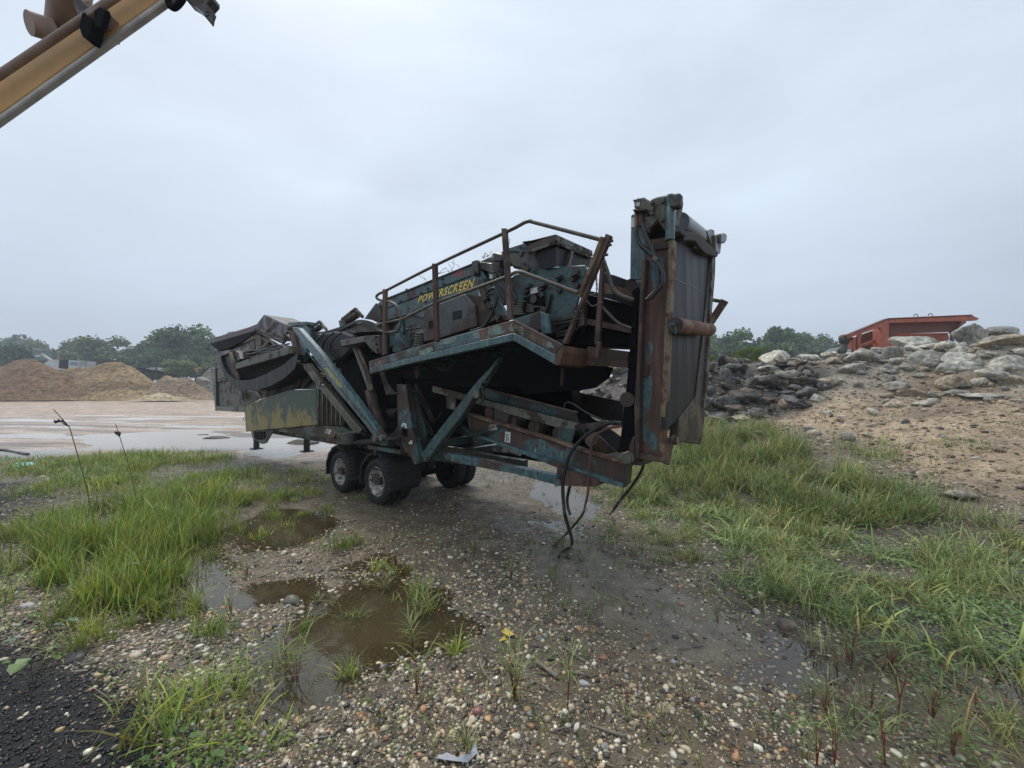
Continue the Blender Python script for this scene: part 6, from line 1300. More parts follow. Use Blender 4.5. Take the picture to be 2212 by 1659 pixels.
def tree(px, py, w, basey, Y, k, label, cat='tree', name='tree', crown=None, group='trees beyond the yard'):
    top = at(px, py, Y); base = at(px, basey, Y); zb = float(base.z); H = top.z - zb; wd = w * Y / F
    o = empty(name, (top.x, Y, zb)); me, cs = crown or CROWNS[k % 7]
    c = bpy.data.objects.new('crown', me); COL.objects.link(c); c.parent = o; hh = H * .86; c.scale = (wd * 1.15, wd * 1.1, hh * 1.02); c.location = (0, 0, H - hh * .5); c.rotation_euler = (0, 0, k * 1.7 + px)
    mb = MB(); r0 = H * .022; mb.tube([(0, 0, -1), (.02 * H, 0, H * .3), (0, .02 * H, H * .6), (.01 * H, 0, H * .85)], r0, 7, rr=[r0 * 1.3, r0, r0 * .7, r0 * .25])
    for q in range(5):
        a = q * 1.3 + k; z = H * (.35 + .09 * q); mb.tube([(0, 0, z), (math.cos(a) * wd * .18, math.sin(a) * wd * .18, z + H * .10), (math.cos(a) * wd * .33, math.sin(a) * wd * .33, z + H * .18)], r0 * .4, 5, rr=[r0 * .5, r0 * .35, r0 * .12])
    mb.build('trunk', BARK, o); tag(o, label, cat, group); return o
ORD = ['first', 'second', 'third', 'fourth', 'fifth', 'sixth', 'seventh', 'eighth', 'ninth', 'tenth', 'eleventh', 'twelfth', 'thirteenth', 'fourteenth', 'fifteenth', 'sixteenth', 'seventeenth', 'eighteenth', 'nineteenth', 'twentieth', 'twenty-first', 'twenty-second', 'twenty-third', 'twenty-fourth', 'twenty-fifth']
BACK = 'leafy tree in the hazy wood beyond the sand heaps'
for i, (x, y, w, Y) in enumerate(((-180, 300, 260, 190), (-40, 250, 240, 200), (60, 262, 230, 200), (170, 300, 230, 190), (300, 320, 230, 175), (420, 330, 200, 170), (520, 290, 230, 150), (640, 345, 170, 165), (730, 340, 190, 170), (820, 320, 190, 165), (935, 262, 230, 140), (1030, 330, 150, 150), (1120, 290, 220, 140), (1240, 340, 180, 150), (1385, 278, 250, 135), (1500, 350, 200, 140), (1600, 270, 200, 130), (1710, 200, 270, 122), (1830, 185, 260, 124), (1960, 190, 260, 120), (2110, 165, 260, 118), (2240, 200, 260, 120), (2400, 260, 260, 125))):
    p = c8((x, y))[0]; lab = {10: 'tall dark tree standing up alone above the middle of the far wood', 14: 'round crowned tree above the white conveyor', 6: 'dark tree just behind the white box truck body', 17: 'tall leafy tree beginning the high group right of the pale tree', 20: 'tallest tree beside the lifted roof flap of the plant'}.get(i, '%s crown from the left along the skyline of the hazy far wood' % ORD[i])
    tree(p[0], p[1], w * .22 * 1.5, 835, Y, i, lab)
FRONT = 'lower bushy tree in front of the far wood'
for i, (x, y, w, Y) in enumerate(((20, 430, 200, 118), (220, 345, 240, 118), (700, 420, 200, 118), (950, 415, 170, 112), (1080, 425, 190, 112), (1230, 430, 180, 116), (1350, 470, 160, 112), (1500, 420, 200, 112), (1620, 400, 180, 110), (1920, 380, 200, 112), (2050, 360, 200, 110), (1760, 430, 180, 114), (2160, 420, 200, 108))):
    p = c8((x, y))[0]; lab = {1: 'dark bushy tree behind the greenish crusher tower', 0: 'low bushy tree at the left frame edge'}.get(i, '%s low bushy tree from the left in front of the far wood' % ORD[i]); tree(p[0], p[1], w * .22 * 1.4, 840, Y, i + 3, lab)
p = c8((1760, 452))[0]; tree(p[0], p[1], 56, 820, 98, 2, 'pale yellow green young tree beside the white roofed conveyor', crown=PALEC)
RB = 'hazy green tree beyond the rubble on the right'
for i, (x, y, w, Y) in enumerate(((330, 560, 300, 75), (460, 520, 280, 78), (590, 495, 300, 74), (760, 470, 300, 70), (900, 445, 300, 66), (1040, 430, 280, 66), (1175, 352, 260, 64), (1290, 385, 260, 64), (1420, 450, 260, 68), (1550, 435, 280, 70), (1680, 475, 280, 74), (1800, 510, 260, 76), (1930, 500, 280, 76), (2080, 525, 260, 80), (2250, 500, 260, 80), (2450, 530, 260, 84), (400, 600, 260, 60), (700, 590, 260, 56), (1450, 590, 280, 54), (1700, 590, 280, 56), (1900, 600, 280, 60), (1250, 540, 260, 55), (2100, 620, 240, 60))):
    p = c9((x, y))[0]; lab = {6: 'highest tree of the hazy green wood right of the plant'}.get(i, ('%s crown from the left on the skyline beyond the rubble' % ORD[i]) if i < 16 else ('%s low tree of the front row beyond the rubble' % ORD[i - 16])); tree(p[0], p[1], w * .17 * 1.55, 830, Y * 1.5, i + 1, lab, group='trees beyond the rubble')
for i, (x, y, w, Y, lab) in enumerate(((880, 590, 200, 21.5, 'bright green shrub growing behind the crest of the dark rubble'), (1050, 600, 190, 22, 'yellow flowering green shrub left of the largest pale boulder'), (760, 650, 160, 22.5, 'small green shrub at the left of the rubble crest shrubs'), (450, 700, 140, 20, 'low yellow green bush beside the edge of the hanging tail section'))):
    p = c9((x, y))[0]; tree(p[0], p[1], w * .17, 792, Y, i, lab, 'shrub', 'shrub', SHRUBC, 'shrubs behind the rubble crest')

# ------------------------------------------------------------------ grass and ground cover
def blades(base, h, w, lean, curl, col, tipc=None, seg=4):
    n = len(base); a = RNG.uniform(0, 2 * np.pi, n); dx, dy = np.cos(a), np.sin(a); wx, wy = -dy, dx; V = np.zeros((n, seg, 2, 3)); C_ = np.zeros((n, seg, 2, 3))
    for i in range(seg):
        t = i / (seg - 1); out = h * (lean * t + curl * t ** 2.3); up = h * (t - .42 * curl * t ** 2.5)
        ww = w * (1 - t) ** .55 * .5 * (.6 + .8 * min(1, t * 3)) if i < seg - 1 else w * .04
        cx = base[:, 0] + dx * out; cy = base[:, 1] + dy * out; cz = base[:, 2] + up
        for s, sg in ((0, -1), (1, 1)):
            V[:, i, s, 0] = cx + wx * ww * sg; V[:, i, s, 1] = cy + wy * ww * sg; V[:, i, s, 2] = cz
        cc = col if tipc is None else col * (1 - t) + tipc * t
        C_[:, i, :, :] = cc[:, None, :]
    b = (np.arange(n) * seg * 2)[:, None, None]; q = np.array([[2 * i, 2 * i + 1, 2 * i + 3, 2 * i + 2] for i in range(seg - 1)])[None]
    return V.reshape(-1, 3), (b + q).reshape(-1, 4), C_.reshape(-1, 3)
GC = np.array([1.65, 1.9, 1.4]) * np.array([(.115, .155, .035), (.15, .19, .045), (.085, .12, .035), (.18, .20, .06), (.24, .21, .08), (.12, .11, .05)]); GP = np.array([.3, .25, .2, .12, .06, .07])
GCR = np.array([1.55, 1.62, 1.2]) * np.array([(.13, .17, .075), (.16, .21, .09), (.10, .14, .07), (.20, .24, .13), (.23, .23, .14), (.26, .22, .12)]); GPR = np.array([.3, .25, .2, .13, .07, .05])
acc = {}
def put(name, V, Fc, C_):
    L_ = acc.setdefault(name, [[], [], [], 0]); L_[0].append(V); L_[1].append(Fc + L_[3]); L_[2].append(C_); L_[3] += len(V)
def patch(px, py, rx, ry, n, h, w=.007, pal=GC, pw=GP, lean=.3, curl=.35, name='grass', clump=.0, seed_heads=0):
    if pal is GCR: n = int(n * (.8 if py < 1130 else .55)); h = h * 1.15
    c = hit(px, py); a = RNG.uniform(0, 2 * np.pi, n); r = np.sqrt(RNG.random(n)) * (1 + .0 * a)
    if clump:
        m = max(6, n // 28); ca = RNG.uniform(0, 2 * np.pi, m); cr_ = np.sqrt(RNG.random(m)); k = RNG.integers(0, m, n)
        ch = RNG.uniform(.35, 1.35, m)[k]; ct_ = RNG.uniform(.7, 1.25, m)[k]; cy_ = RNG.uniform(0, 1, m)[k] ** 3
        x = c.x + rx * cr_[k] * np.cos(ca[k]) + RNG.normal(0, clump, n); y = c.y + ry * cr_[k] * np.sin(ca[k]) + RNG.normal(0, clump, n)
    else: x = c.x + rx * r * np.cos(a); y = c.y + ry * r * np.sin(a); ch = ct_ = np.ones(n); cy_ = np.zeros(n)
    k = (fbm(x * 1.7 + 5, y * 1.7, 3) > (-.09 if pal is GCR else -.12)) ; x, y = x[k], y[k]; n = len(x); ch, ct_, cy_ = ch[k], ct_[k], cy_[k]
    hh = h * ch * RNG.uniform(.5, 1.15, n) * (1 + .5 * fbm(x * 1.2, y * 1.2 + 4, 2)); dd = np.hypot(x, y)
    base = np.stack([x, y, gz(x, y) - .01], -1); col = pal[RNG.choice(len(pal), n, p=pw)] * RNG.uniform(.75, 1.25, (n, 1)) * ct_[:, None] * (1 + cy_[:, None] * np.array([.7, .25, 0]))
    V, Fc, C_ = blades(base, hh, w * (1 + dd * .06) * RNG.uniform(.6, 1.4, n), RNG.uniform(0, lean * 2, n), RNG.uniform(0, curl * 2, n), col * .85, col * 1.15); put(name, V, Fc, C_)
    if seed_heads:
        m = seed_heads; k = RNG.integers(0, n, m); bs = base[k]; hs = hh[k] * 1.25 + .08; a = RNG.uniform(0, 6.28, m); a = np.where(RNG.random(m) < .7, RNG.normal(0.1, .7, m), a)
        col = np.tile([.24, .27, .13], (m, 1)) * RNG.uniform(.8, 1.3, (m, 1)); st = np.tile([.10, .14, .05], (m, 1))
        V = np.zeros((m, 7, 3, 3)); C2 = np.zeros((m, 7, 3, 3))
        for i in range(7):          # thin stem, then a drooping bristly spike
            if i < 3: t = i / 3; out = .08 * hs * t; up = hs * t; wd = np.full(m, .0022)
            else: q = (i - 3) / 3; out = .08 * hs + .085 * math.sin(q * 1.7); up = hs * 1.0 + .045 * math.sin(q * 2.9) * (1 if q < .99 else 1) - .03 * q * q; wd = np.full(m, [.004, .0075, .007, .002][i - 3])
            cx = bs[:, 0] + np.cos(a) * out; cy = bs[:, 1] + np.sin(a) * out; cz = bs[:, 2] + up
            for s in range(3):
                an = s * 2.094; V[:, i, s] = np.stack([cx - np.sin(a) * wd * math.cos(an) , cy + np.cos(a) * wd * math.cos(an), cz + wd * math.sin(an)], -1)
            C2[:, i] = (st if i < 3 else col)[:, None, :]
        b = (np.arange(m) * 21)[:, None, None]; q = np.array([[3 * i + s, 3 * i + (s + 1) % 3, 3 * i + 3 + (s + 1) % 3, 3 * i + 3 + s] for i in range(6) for s in range(3)])[None]
        put(name, V.reshape(-1, 3), (b + q).reshape(-1, 4), C2.reshape(-1, 3))
def cover(px, py, rx, ry, n, hmax, size=.016, pal=GCR, pw=GPR, name='ground_cover'):
    c = hit(px, py); a = RNG.uniform(0, 2 * np.pi, n); r = np.sqrt(RNG.random(n)); x = c.x + rx * r * np.cos(a); y = c.y + ry * r * np.sin(a)
    d = fbm(x * 2.0 + 15, y * 2.0, 4); k = d > RNG.uniform(-.2, .1, n); x, y, d = x[k], y[k], d[k]; n = len(x)
    z = gz(x, y) + RNG.random(n) * hmax * np.clip(.5 + d * 2, .2, 1); C0 = np.stack([x, y, z], -1); s = size * RNG.uniform(.6, 1.5, (n, 1)) * (1 + .04 * np.hypot(x, y))[:, None]
    t1 = RNG.normal(size=(n, 3)) * [1, 1, .35]; t1 /= np.linalg.norm(t1, axis=1)[:, None]; t2 = np.cross(t1, RNG.normal(size=(n, 3)) * .35 + [0, 0, 1]); t2 /= np.linalg.norm(t2, axis=1)[:, None]
    V = np.stack([C0 - t1 * s, C0 + t2 * s * .45, C0 + t1 * s, C0 - t2 * s * .45], 1).reshape(-1, 3); col = pal[RNG.choice(len(pal), n, p=pw)] * RNG.uniform(.7, 1.25, (n, 1)) * [.9, 1, 1.1]
    put(name, V, np.arange(n * 4).reshape(n, 4), np.repeat(col, 4, 0))
# left stand of tall grass
for a in ((265, 1195, .88, 1.3, 6500, .52), (200, 1130, .95, 1.0, 3000, .50), (320, 1120, .9, 1.5, 3200, .44), (300, 1270, .5, .35, 1600, .44), (240, 1290, .35, .3, 900, .42)): patch(*a, clump=.14, lean=.22, curl=.3)
patch(190, 1050, 1.3, 1.3, 1900, .32, clump=.2); patch(260, 1000, 3.2, 2.2, 4200, .28, clump=.25); patch(60, 995, 2.4, .8, 800, .22, clump=.25); patch(330, 1000, 2.5, 1.5, 1500, .3, clump=.2)
patch(450, 1110, .6, 1.4, 1500, .36, clump=.1); patch(480, 1040, .9, 1.2, 900, .3, clump=.12); patch(410, 1050, 1.2, 1.4, 1100, .28, clump=.12)
patch(300, 1370, .45, .4, 900, .26, clump=.07); patch(240, 1330, .5, .3, 500, .25, clump=.07); patch(330, 1330, .4, .3, 500, .28, clump=.05); patch(420, 1395, .22, .2, 260, .22, clump=.03)
patch(370, 1590, .22, .25, 90, .34, w=.010, clump=.06, lean=.45); patch(440, 1540, .35, .3, 110, .26, clump=.10, lean=.5); patch(400, 1480, .35, .3, 110, .24, clump=.08, lean=.5); patch(500, 1630, .3, .2, 80, .26, w=.009, clump=.08, lean=.5); patch(540, 1460, .3, .35, 100, .22, clump=.08, lean=.5); patch(450, 1420, .3, .3, 120, .26, clump=.06, lean=.4)
patch(570, 1085, .8, .7, 420, .26, clump=.06); patch(640, 1070, .7, .5, 260, .22, clump=.06); patch(730, 1175, .35, .3, 260, .24, clump=.05); patch(700, 1120, .6, .5, 200, .2, clump=.05); patch(560, 1170, .2, .2, 110, .3, clump=.04)
patch(600, 1030, 2.2, 1.0, 700, .2, clump=.12, w=.005); patch(700, 1090, 1.4, .8, 350, .2, clump=.08, w=.005); patch(520, 1150, .8, .9, 260, .26, clump=.07, w=.005); patch(430, 1230, .35, .8, 160, .3, clump=.06, w=.005); patch(830, 1150, 1.0, .5, 160, .18, clump=.05, w=.005); patch(900, 1330, .16, .14, 90, .36, clump=.04, lean=.2); patch(760, 1340, .1, .1, 50, .2, clump=.03); patch(752, 1465, .06, .06, 60, .22, clump=.015); patch(982, 1418, .05, .05, 60, .17, clump=.01, lean=.5); patch(655, 1370, .06, .06, 40, .2, clump=.015)
patch(870, 1330, .25, .3, 60, .3, clump=.08, lean=.5); patch(905, 1290, .12, .1, 60, .3, clump=.03); patch(845, 1240, .3, .15, 80, .2, clump=.04)
# right hand weeds
for a, sh in (((1500, 1045, 2.0, 1.2, 6000, .40), 60), ((1610, 985, 1.6, 1.2, 6500, .52), 260), ((1560, 950, 1.5, 1.2, 3500, .48), 160), ((1740, 1070, 1.8, 1.2, 4300, .42), 160), ((1850, 1080, 1.3, 1.0, 3000, .32), 70), ((1930, 1150, 1.6, 1.0, 3000, .28), 50), ((2090, 1220, 1.3, .9, 2800, .30), 45), ((1640, 1110, 1.6, .9, 2600, .26), 30), ((2020, 1010, 2.0, 1.6, 500, .28), 10), ((1900, 980, .5, .5, 160, .35), 6), ((1440, 985, 1.6, 1.5, 2600, .26), 10)):
    patch(*a, pal=GCR, pw=GPR, clump=.16, w=.008, lean=.3, curl=.45, seed_heads=sh)
for a in ((1450, 1140, 1.3, .8, 1500, .18), (1350, 1075, 1.2, .9, 1000, .18), (1600, 1190, 1.3, .6, 1800, .22), (1800, 1260, 1.2, .6, 1700, .24), (2000, 1330, 1.1, .6, 1400, .22), (2150, 1420, .8, .5, 420, .24), (1980, 1590, .7, .4, 160, .2), (2150, 1610, .4, .3, 200, .26), (1720, 1290, .6, .3, 400, .26), (1780, 1340, .35, .2, 200, .25), (1910, 1400, .7, .3, 240, .24), (1300, 1180, .8, .5, 160, .18), (1650, 1250, .9, .4, 500, .2), (1480, 1215, .35, .2, 180, .14)): patch(*a, pal=GCR, pw=GPR, clump=.08, lean=.4, curl=.4)
for a in ((1560, 990, 2.0, 1.3, 420, .42), (1750, 1080, 1.8, 1.0, 380, .36), (1900, 1180, 1.6, .8, 320, .32), (2080, 1260, 1.2, .8, 260, .34), (1650, 1180, 1.4, .6, 220, .28), (1850, 1290, 1.2, .5, 200, .28), (2060, 1400, .9, .4, 90, .26), (1480, 1100, 1.2, .8, 180, .26)): patch(*a, pal=GCR * np.array([1.15, 1.2, 1.1]), pw=GPR, w=.013, lean=.35, curl=.9, clump=.2)
STRAW = np.array([(.34, .27, .14), (.24, .18, .09), (.16, .10, .06), (.30, .26, .16), (.11, .06, .04), (.2, .16, .08)])
for a in ((1560, 1040, 2.2, 1.4, 500, .34), (1800, 1150, 2.0, 1.1, 500, .30), (2060, 1280, 1.4, .9, 400, .30), (1950, 1480, 1.0, .7, 260, .26), (1700, 1260, 1.2, .5, 260, .24), (250, 1150, 1.6, 1.6, 600, .40), (330, 1330, .5, .4, 120, .25), (450, 1500, .6, .6, 120, .22), (1250, 1560, 1.2, .5, 90, .14), (860, 1200, 1.2, .8, 100, .16)): patch(*a, pal=STRAW, pw=np.full(6, 1 / 6), w=.004, lean=.7, curl=.6, clump=.15)
for a in ((1650, 1235, 1.2, .6, 5200, .10), (1550, 1130, 1.6, 1.0, 6500, .07), (1800, 1210, 1.2, .7, 5200, .12), (1900, 1290, 1.1, .6, 5000, .12), (2080, 1340, 1.0, .7, 4200, .14), (1980, 1440, .9, .4, 1300, .08), (1420, 1080, 1.5, 1.1, 4200, .05), (1340, 1130, 1.2, 1.0, 2600, .03), (2150, 1250, 1.2, .9, 3200, .12), (1720, 1130, 1.6, .9, 4500, .10), (2000, 1180, 1.5, .9, 3200, .1), (2150, 1480, .8, .5, 900, .06), (2050, 1580, 1.0, .5, 800, .05), (1850, 1560, .8, .3, 500, .03), (1180, 1000, 3.0, 2.0, 2200, .04)): cover(*a)
for a in ((250, 1230, 1.8, 1.5, 3000, .08), (200, 1020, 5, 2.5, 5000, .08), (440, 1080, 1.6, 1.8, 2500, .04), (640, 1040, 2.4, 1.2, 2500, .03), (400, 1620, .45, .25, 420, .05), (520, 1640, .5, .2, 300, .05), (430, 1430, .7, .5, 400, .03), (130, 1250, 1.2, .9, 900, .05)): cover(*a, pal=GC, pw=GP)
# single sprigs over the stony ground
x, y = scatter(2600, 2.3, 13); k = (poly_sd(x, y, _mill) > 0) & (fbm(x * .8 + 3, y * .8, 3) > -.05); x, y = x[k], y[k]
rep = 5; x = np.repeat(x, rep) + RNG.normal(0, .012, len(x) * rep); y = np.repeat(y, rep) + RNG.normal(0, .012, len(y) * rep); n = len(x)
col = GC[RNG.choice(len(GC), n, p=GP)] * RNG.uniform(.7, 1.2, (n, 1)); red = RNG.random(n) < .3; col[red] = (.13, .045, .03)
V, Fc, C_ = blades(np.stack([x, y, gz(x, y)], -1), RNG.uniform(.03, .14, n), .004 + .0005 * y, RNG.uniform(0, .9, n), RNG.uniform(0, .6, n), col); put('grass', V, Fc, C_)
for nm, (v_, f_, c_, _) in acc.items():
    tag(npmesh(nm, np.concatenate(v_), np.concatenate(f_), LEAF, col=np.concatenate(c_)), kind='stuff')

# ------------------------------------------------------------------ single weeds with red stems
STEMR = plain('dark_red_stem', (.21, .04, .035), .5, .4, 20); STEMG = plain('olive_stem', (.09, .10, .035), .5, .4, 20); STEMY = plain('yellow_green_stem', (.22, .25, .07), .5, .3, 20)
def weed(px, py, h, label, stems=3, spread=.35, tall=False, mat=None, leafn=5, tone=(.20, .24, .08), name='weed'):
    p = hit(px, py); o = empty(name, p); R = random.Random(int(px * 7 + py)); sm = mat or STEMR
    V, Fc, C_ = [], [], []; bs = []; hs = []
    for s in range(stems):
        a = R.uniform(0, 6.28) if not tall else R.uniform(-.4, .4); l = h * R.uniform(.6, 1.0); sp = spread * R.uniform(.3, 1) * (1 if s else .25)
        bx_, by_ = R.uniform(-.03, .03) * l, R.uniform(-.03, .03) * l; P = [Vector((math.cos(a) * l * sp * t ** 1.3 * 1.5 + bx_ * math.sin(t * 9), math.sin(a) * l * sp * t ** 1.3 * 1.2 + by_ * math.sin(t * 7), l * t * (1 - .12 * sp * t) - .02)) for t in (0, .35, .7, 1)]
        r0 = .003 + h * .005; MB().tube(P, r0, 5, rr=[r0, r0 * .85, r0 * .6, r0 * .25]).build('stem', sm if s % 3 < 2 else STEMG, o)
        for q in range(leafn):
            t = R.uniform(.25, 1); k = min(2, int(t * 3)); c = P[k].lerp(P[k + 1], t * 3 - k if t * 3 - k < 1 else 1); bs.append(c); hs.append(h * R.uniform(.2, .5))
    n = len(bs); B = np.array([b[:] for b in bs]); col = np.tile(tone, (n, 1)) * RNG.uniform(.7, 1.4, (n, 1))
    v_, f_, c_ = blades(B, np.array(hs), .006 + h * .010, RNG.uniform(.3, 1.3, n), RNG.uniform(.2, 1.0, n), col)
    npmesh('leaves', v_, f_, LEAF, o, col=c_); tag(o, label, 'weed', 'weeds growing singly on the gravel'); return o
WE = [(641, 1480, .42, 'big dark red weed with spreading stems standing in the grey corner of the nearest puddle', 6, .6), (620, 1421, .36, 'thin weed rising behind the big red weed in the nearest puddle', 3, .4),
 (829, 1279, .26, 'fan shaped red weed on the far rim of the nearest puddle', 6, .5), (791, 1281, .2, 'short red weed just left of the fan shaped one at the puddle rim', 4, .35),
 (722, 1332, .24, 'forked red weed on the left shore of the brown puddle', 3, .35), (686, 1308, .2, 'little red weed beside the round grey stone', 4, .5), (904, 1349, .42, 'tall reddish green weed in the right half of the brown puddle', 6, .35),
 (893, 1402, .34, 'leaning red weed at the near shore of the brown puddle', 4, .4), (1023, 1201, .22, 'lone red sprout on the mud in the middle distance', 3, .25), (1112, 1518, .44, 'tall clump of brownish red stalks right of the yellow leaf', 7, .25),
 (900, 1504, .4, 'upright green bladed weed in front of the nearest puddle', 3, .15), (1226, 1537, .5, 'tall straight weed standing over the driftwood', 3, .1), (1346, 1330, .24, 'pink tipped slender weed in the open mud', 2, .2),
 (1300, 1330, .28, 'bare upright stalk left of the pink tipped weed', 1, .1), (1552, 1349, .2, 'small red forked weed on the right gravel', 3, .45), (1104, 1252, .28, 'feathery weed between the hanging hose and the puddle', 4, .25),
 (1277, 1268, .14, 'single short dark red stalk on the gravel below the hose end', 1, .1), (1475, 1523, .22, 'thin dark weed on the gravel right of the brick chip', 2, .2),
 (1839, 1442, .42, 'red weed with thick stems left of the small right puddle', 5, .3), (1922, 1453, .36, 'stout dark red weed standing between the right weeds and the mud', 5, .2), (1942, 1547, .5, 'very tall red stalk rising from the lower right gravel', 2, .1),
 (1912, 1654, .42, 'tall red stalk at the bottom edge on the right', 2, .12), (1881, 1533, .25, 'red weed between the two tall stalks and the small puddle', 3, .2), (1752, 1515, .22, 'leaning dark red weed on the left shore of the small right puddle', 3, .3),
 (1782, 1547, .28, 'bushy green weed on one red stem below the small right puddle', 5, .3), (1810, 1464, .26, 'thin weed with pale stem standing in the small right puddle', 3, .25), (2012, 1557, .32, 'green leafy weed on red stalks at the lower right', 6, .25),
 (2107, 1533, .24, 'bright crimson stalk near the right puddle channel', 2, .15), (1764, 1654, .3, 'green sprout at the bottom edge right of centre', 3, .15), (1803, 1654, .32, 'upright sprout at the bottom edge beside the other one', 3, .12),
 (499, 1341, .28, 'yellow green weed over a red base beside the orange pebbles', 5, .3), (534, 1242, .24, 'small weed on the shore of the narrow left puddle', 4, .35), (403, 1285, .3, 'red stemmed weed in the narrow left puddle beside the tall grass', 5, .3),
 (506, 1483, .22, 'red based weed at the left shore of the nearest puddle', 4, .35), (1010, 1640, .24, 'weed of thin red stalks at the bottom edge in the middle', 5, .25), (1400, 1600, .2, 'lone thin stalk on the bottom gravel right of centre', 1, .15), (2060, 1640, .3, 'dense brownish weed at the bottom right edge', 7, .4)]
for a in WE: weed(*a[:4], stems=a[4], spread=a[5])
weed(1690, 1280, .26, 'pale yellow flowering weed at the near edge of the right weeds', stems=4, spread=.3, mat=STEMY, tone=(.3, .28, .06)); weed(895, 1430, .36, 'bright green single grass shoot bending at the puddle edge', stems=1, spread=.2, mat=STEMY, tone=(.16, .25, .05), leafn=4)
# tall dark seed head at the left
def seedgrass(px, py, topx, topy, label, droop):
    p = hit(px, py); o = empty('seed_head_grass', p); top = at(topx, topy, p.y) - p
    P = curve([Vector((0, 0, 0)), top * .5 + Vector((.03, 0, .04)), top]); MB().tube(P, .006, 6).build('stem', STEMG, o); mb = MB(); d = (P[-1] - P[-2]).normalized() + Vector((droop, 0, 0))
    for k in range(16):
        c = P[-1] + d * (k * .016) + Vector((0, 0, -.0008 * k * k)); e_ = Vector((random.uniform(-1, 1), random.uniform(-1, 1), random.uniform(-.6, .8))).normalized() * (.045 - .0015 * k); mb.tube([c, c + e_ * .5 + d * .02, c + e_ + d * .04], .004, 4, rr=[.005, .010, .003])
    mb.tube([P[-1], P[-1] + d * .28], .005, 4); mb.build('seed_head', plain('dark_seed_head', (.035, .02, .03), .7, .4, 10), o); tag(o, label, 'grass plant'); return o
seedgrass(212, 1185, 150, 922, 'tall grass stem with a drooping dark purple seed head over the left grass', -.6)
seedgrass(300, 1110, 259, 945, 'short grass stem with an upright dark seed head before the bright puddle', 0)
# broad leaved plants
def leafplant(px, py, leaves, label, tone, stem_h=.1):
    p = hit(px, py); o = empty('broadleaf_plant', p); mb = MB()
    for i, (lx, ly, s, rot) in enumerate(leaves):
        c = at(lx, ly, p.y - .02) - p; c.y = random.uniform(-.05, .08); c.z = max(c.z, .07); s = s * 1.35; MB().tube([(0, 0, -.01), c * .5 + Vector((0, 0, .02)), c], .004, 5).build('stem', STEMG, o)
        m = MB(); n = 9; out = [(0, 0), (.35, .42), (.7, .3), (.8, .5), (1.2, .3), (1.35, 0), (1.15, -.32), (.8, -.48), (.65, -.3), (.3, -.42)]
        ca, sa = math.cos(rot), math.sin(rot); V = [c + Vector(((u * ca - v * sa) * s, (u * sa + v * ca) * s * .8, abs(v) * s * .35 - u * u * s * .15)) for u, v in out]; ctr = c + Vector((ca * s * .6, sa * s * .5, -.01)); m.add(V + [ctr], [(k, (k + 1) % 10, 10) for k in range(10)]); m.build('leaf', tone, o)
    tag(o, label, 'plant')
LG1 = plain('pale_green_leaf', (.14, .21, .13), .5, .3, 20); LG2 = plain('bright_green_leaf', (.10, .17, .04), .5, .3, 20)
leafplant(75, 1405, ((30, 1385, .07, 3.4), (90, 1362, .05, .4), (118, 1352, .055, .2), (120, 1395, .045, -.4)), 'pale green broad leaved weed on the black millings at the left edge', LG1)
leafplant(72, 1478, ((65, 1420, .10, -1.4), (20, 1432, .05, 3.0), (105, 1420, .045, .2)), 'weed with one large bright heart shaped leaf below the pale one at the left edge', LG2)
leafplant(250, 1270, ((240, 1240, .06, 2.6), (270, 1222, .07, .3), (290, 1245, .045, -.3)), 'pale green trailing broad leaf weed at the front of the tall grass', LG1)
leafplant(400, 1650, ((330, 1640, .05, 2.8), (400, 1600, .05, .8), (450, 1640, .05, 0), (500, 1650, .04, .3), (370, 1610, .05, 2)), 'clover like leafy weed at the bottom left edge', LG2)
leafplant(1290, 930, ((1270, 915, .10, 2.5), (1300, 925, .10, .2)), 'green leafy weed glimpsed under the conveyor tail', LG2)

# ------------------------------------------------------------------ single stones, litter and wood
PEBM = attr_mat('single_stone_surface', .45, bump=.25, bsc=25, tint=14)
def stone(px, py, wpx, hpx, tone, label, cat='stone', name='stone', ang=.15, ncut=10, rz=0):
    p = hit(px, py); s = p.y / F; w = wpx * s; o = rock_mesh(name, p + Vector((0, 0, hpx * s * .22)), (w, w * .75, hpx * s * .85), tone, 3, ang=ang, ncut=ncut, mat=PEBM, rz=rz); o.data.polygons.foreach_set('use_smooth', np.ones(len(o.data.polygons), bool)); tag(o, label, cat, 'single stones on the gravel'); return o
stone(1700, 1357, 40, 32, (.20, .15, .12), 'smooth round brown stone beside the right mud'); stone(629, 1303, 38, 26, (.16, .15, .12), 'smooth grey green stone at the left tip of the nearest puddle')
stone(1634, 1325, 15, 17, (.5, .48, .44), 'chalky white stone at the near edge of the right weeds'); stone(1262, 1480, 24, 16, (.42, .42, .42), 'pale grey oval pebble beside the driftwood'); stone(1440, 1535, 38, 22, (.42, .35, .26), 'large tan oval pebble near the bottom middle')
stone(358, 1315 + 110, 28, 18, (.45, .3, .16), 'yellow brown cobble among the left gravel'); stone(293, 1418, 28, 15, (.45, .36, .27), 'cream cobble right of the yellow brown one'); stone(484, 1316, 16, 12, (.42, .17, .08), 'orange pebble by the red based weed'); stone(458, 1296, 26, 14, (.32, .2, .15), 'long pink brown pebble above the orange one')
stone(150, 1330, 26, 12, (.2, .1, .08), 'flat reddish pebble at the left below the tall grass'); stone(60, 1312, 26, 15, (.3, .27, .27), 'flat mauve slate chip at the left'); stone(1455, 1310 + 122, 15, 12, (.3, .3, .28), 'round grey pebble in the open gravel'); stone(1165, 1385, 20, 18, (.18, .19, .16), 'dark striped round pebble at the left of the driftwood')
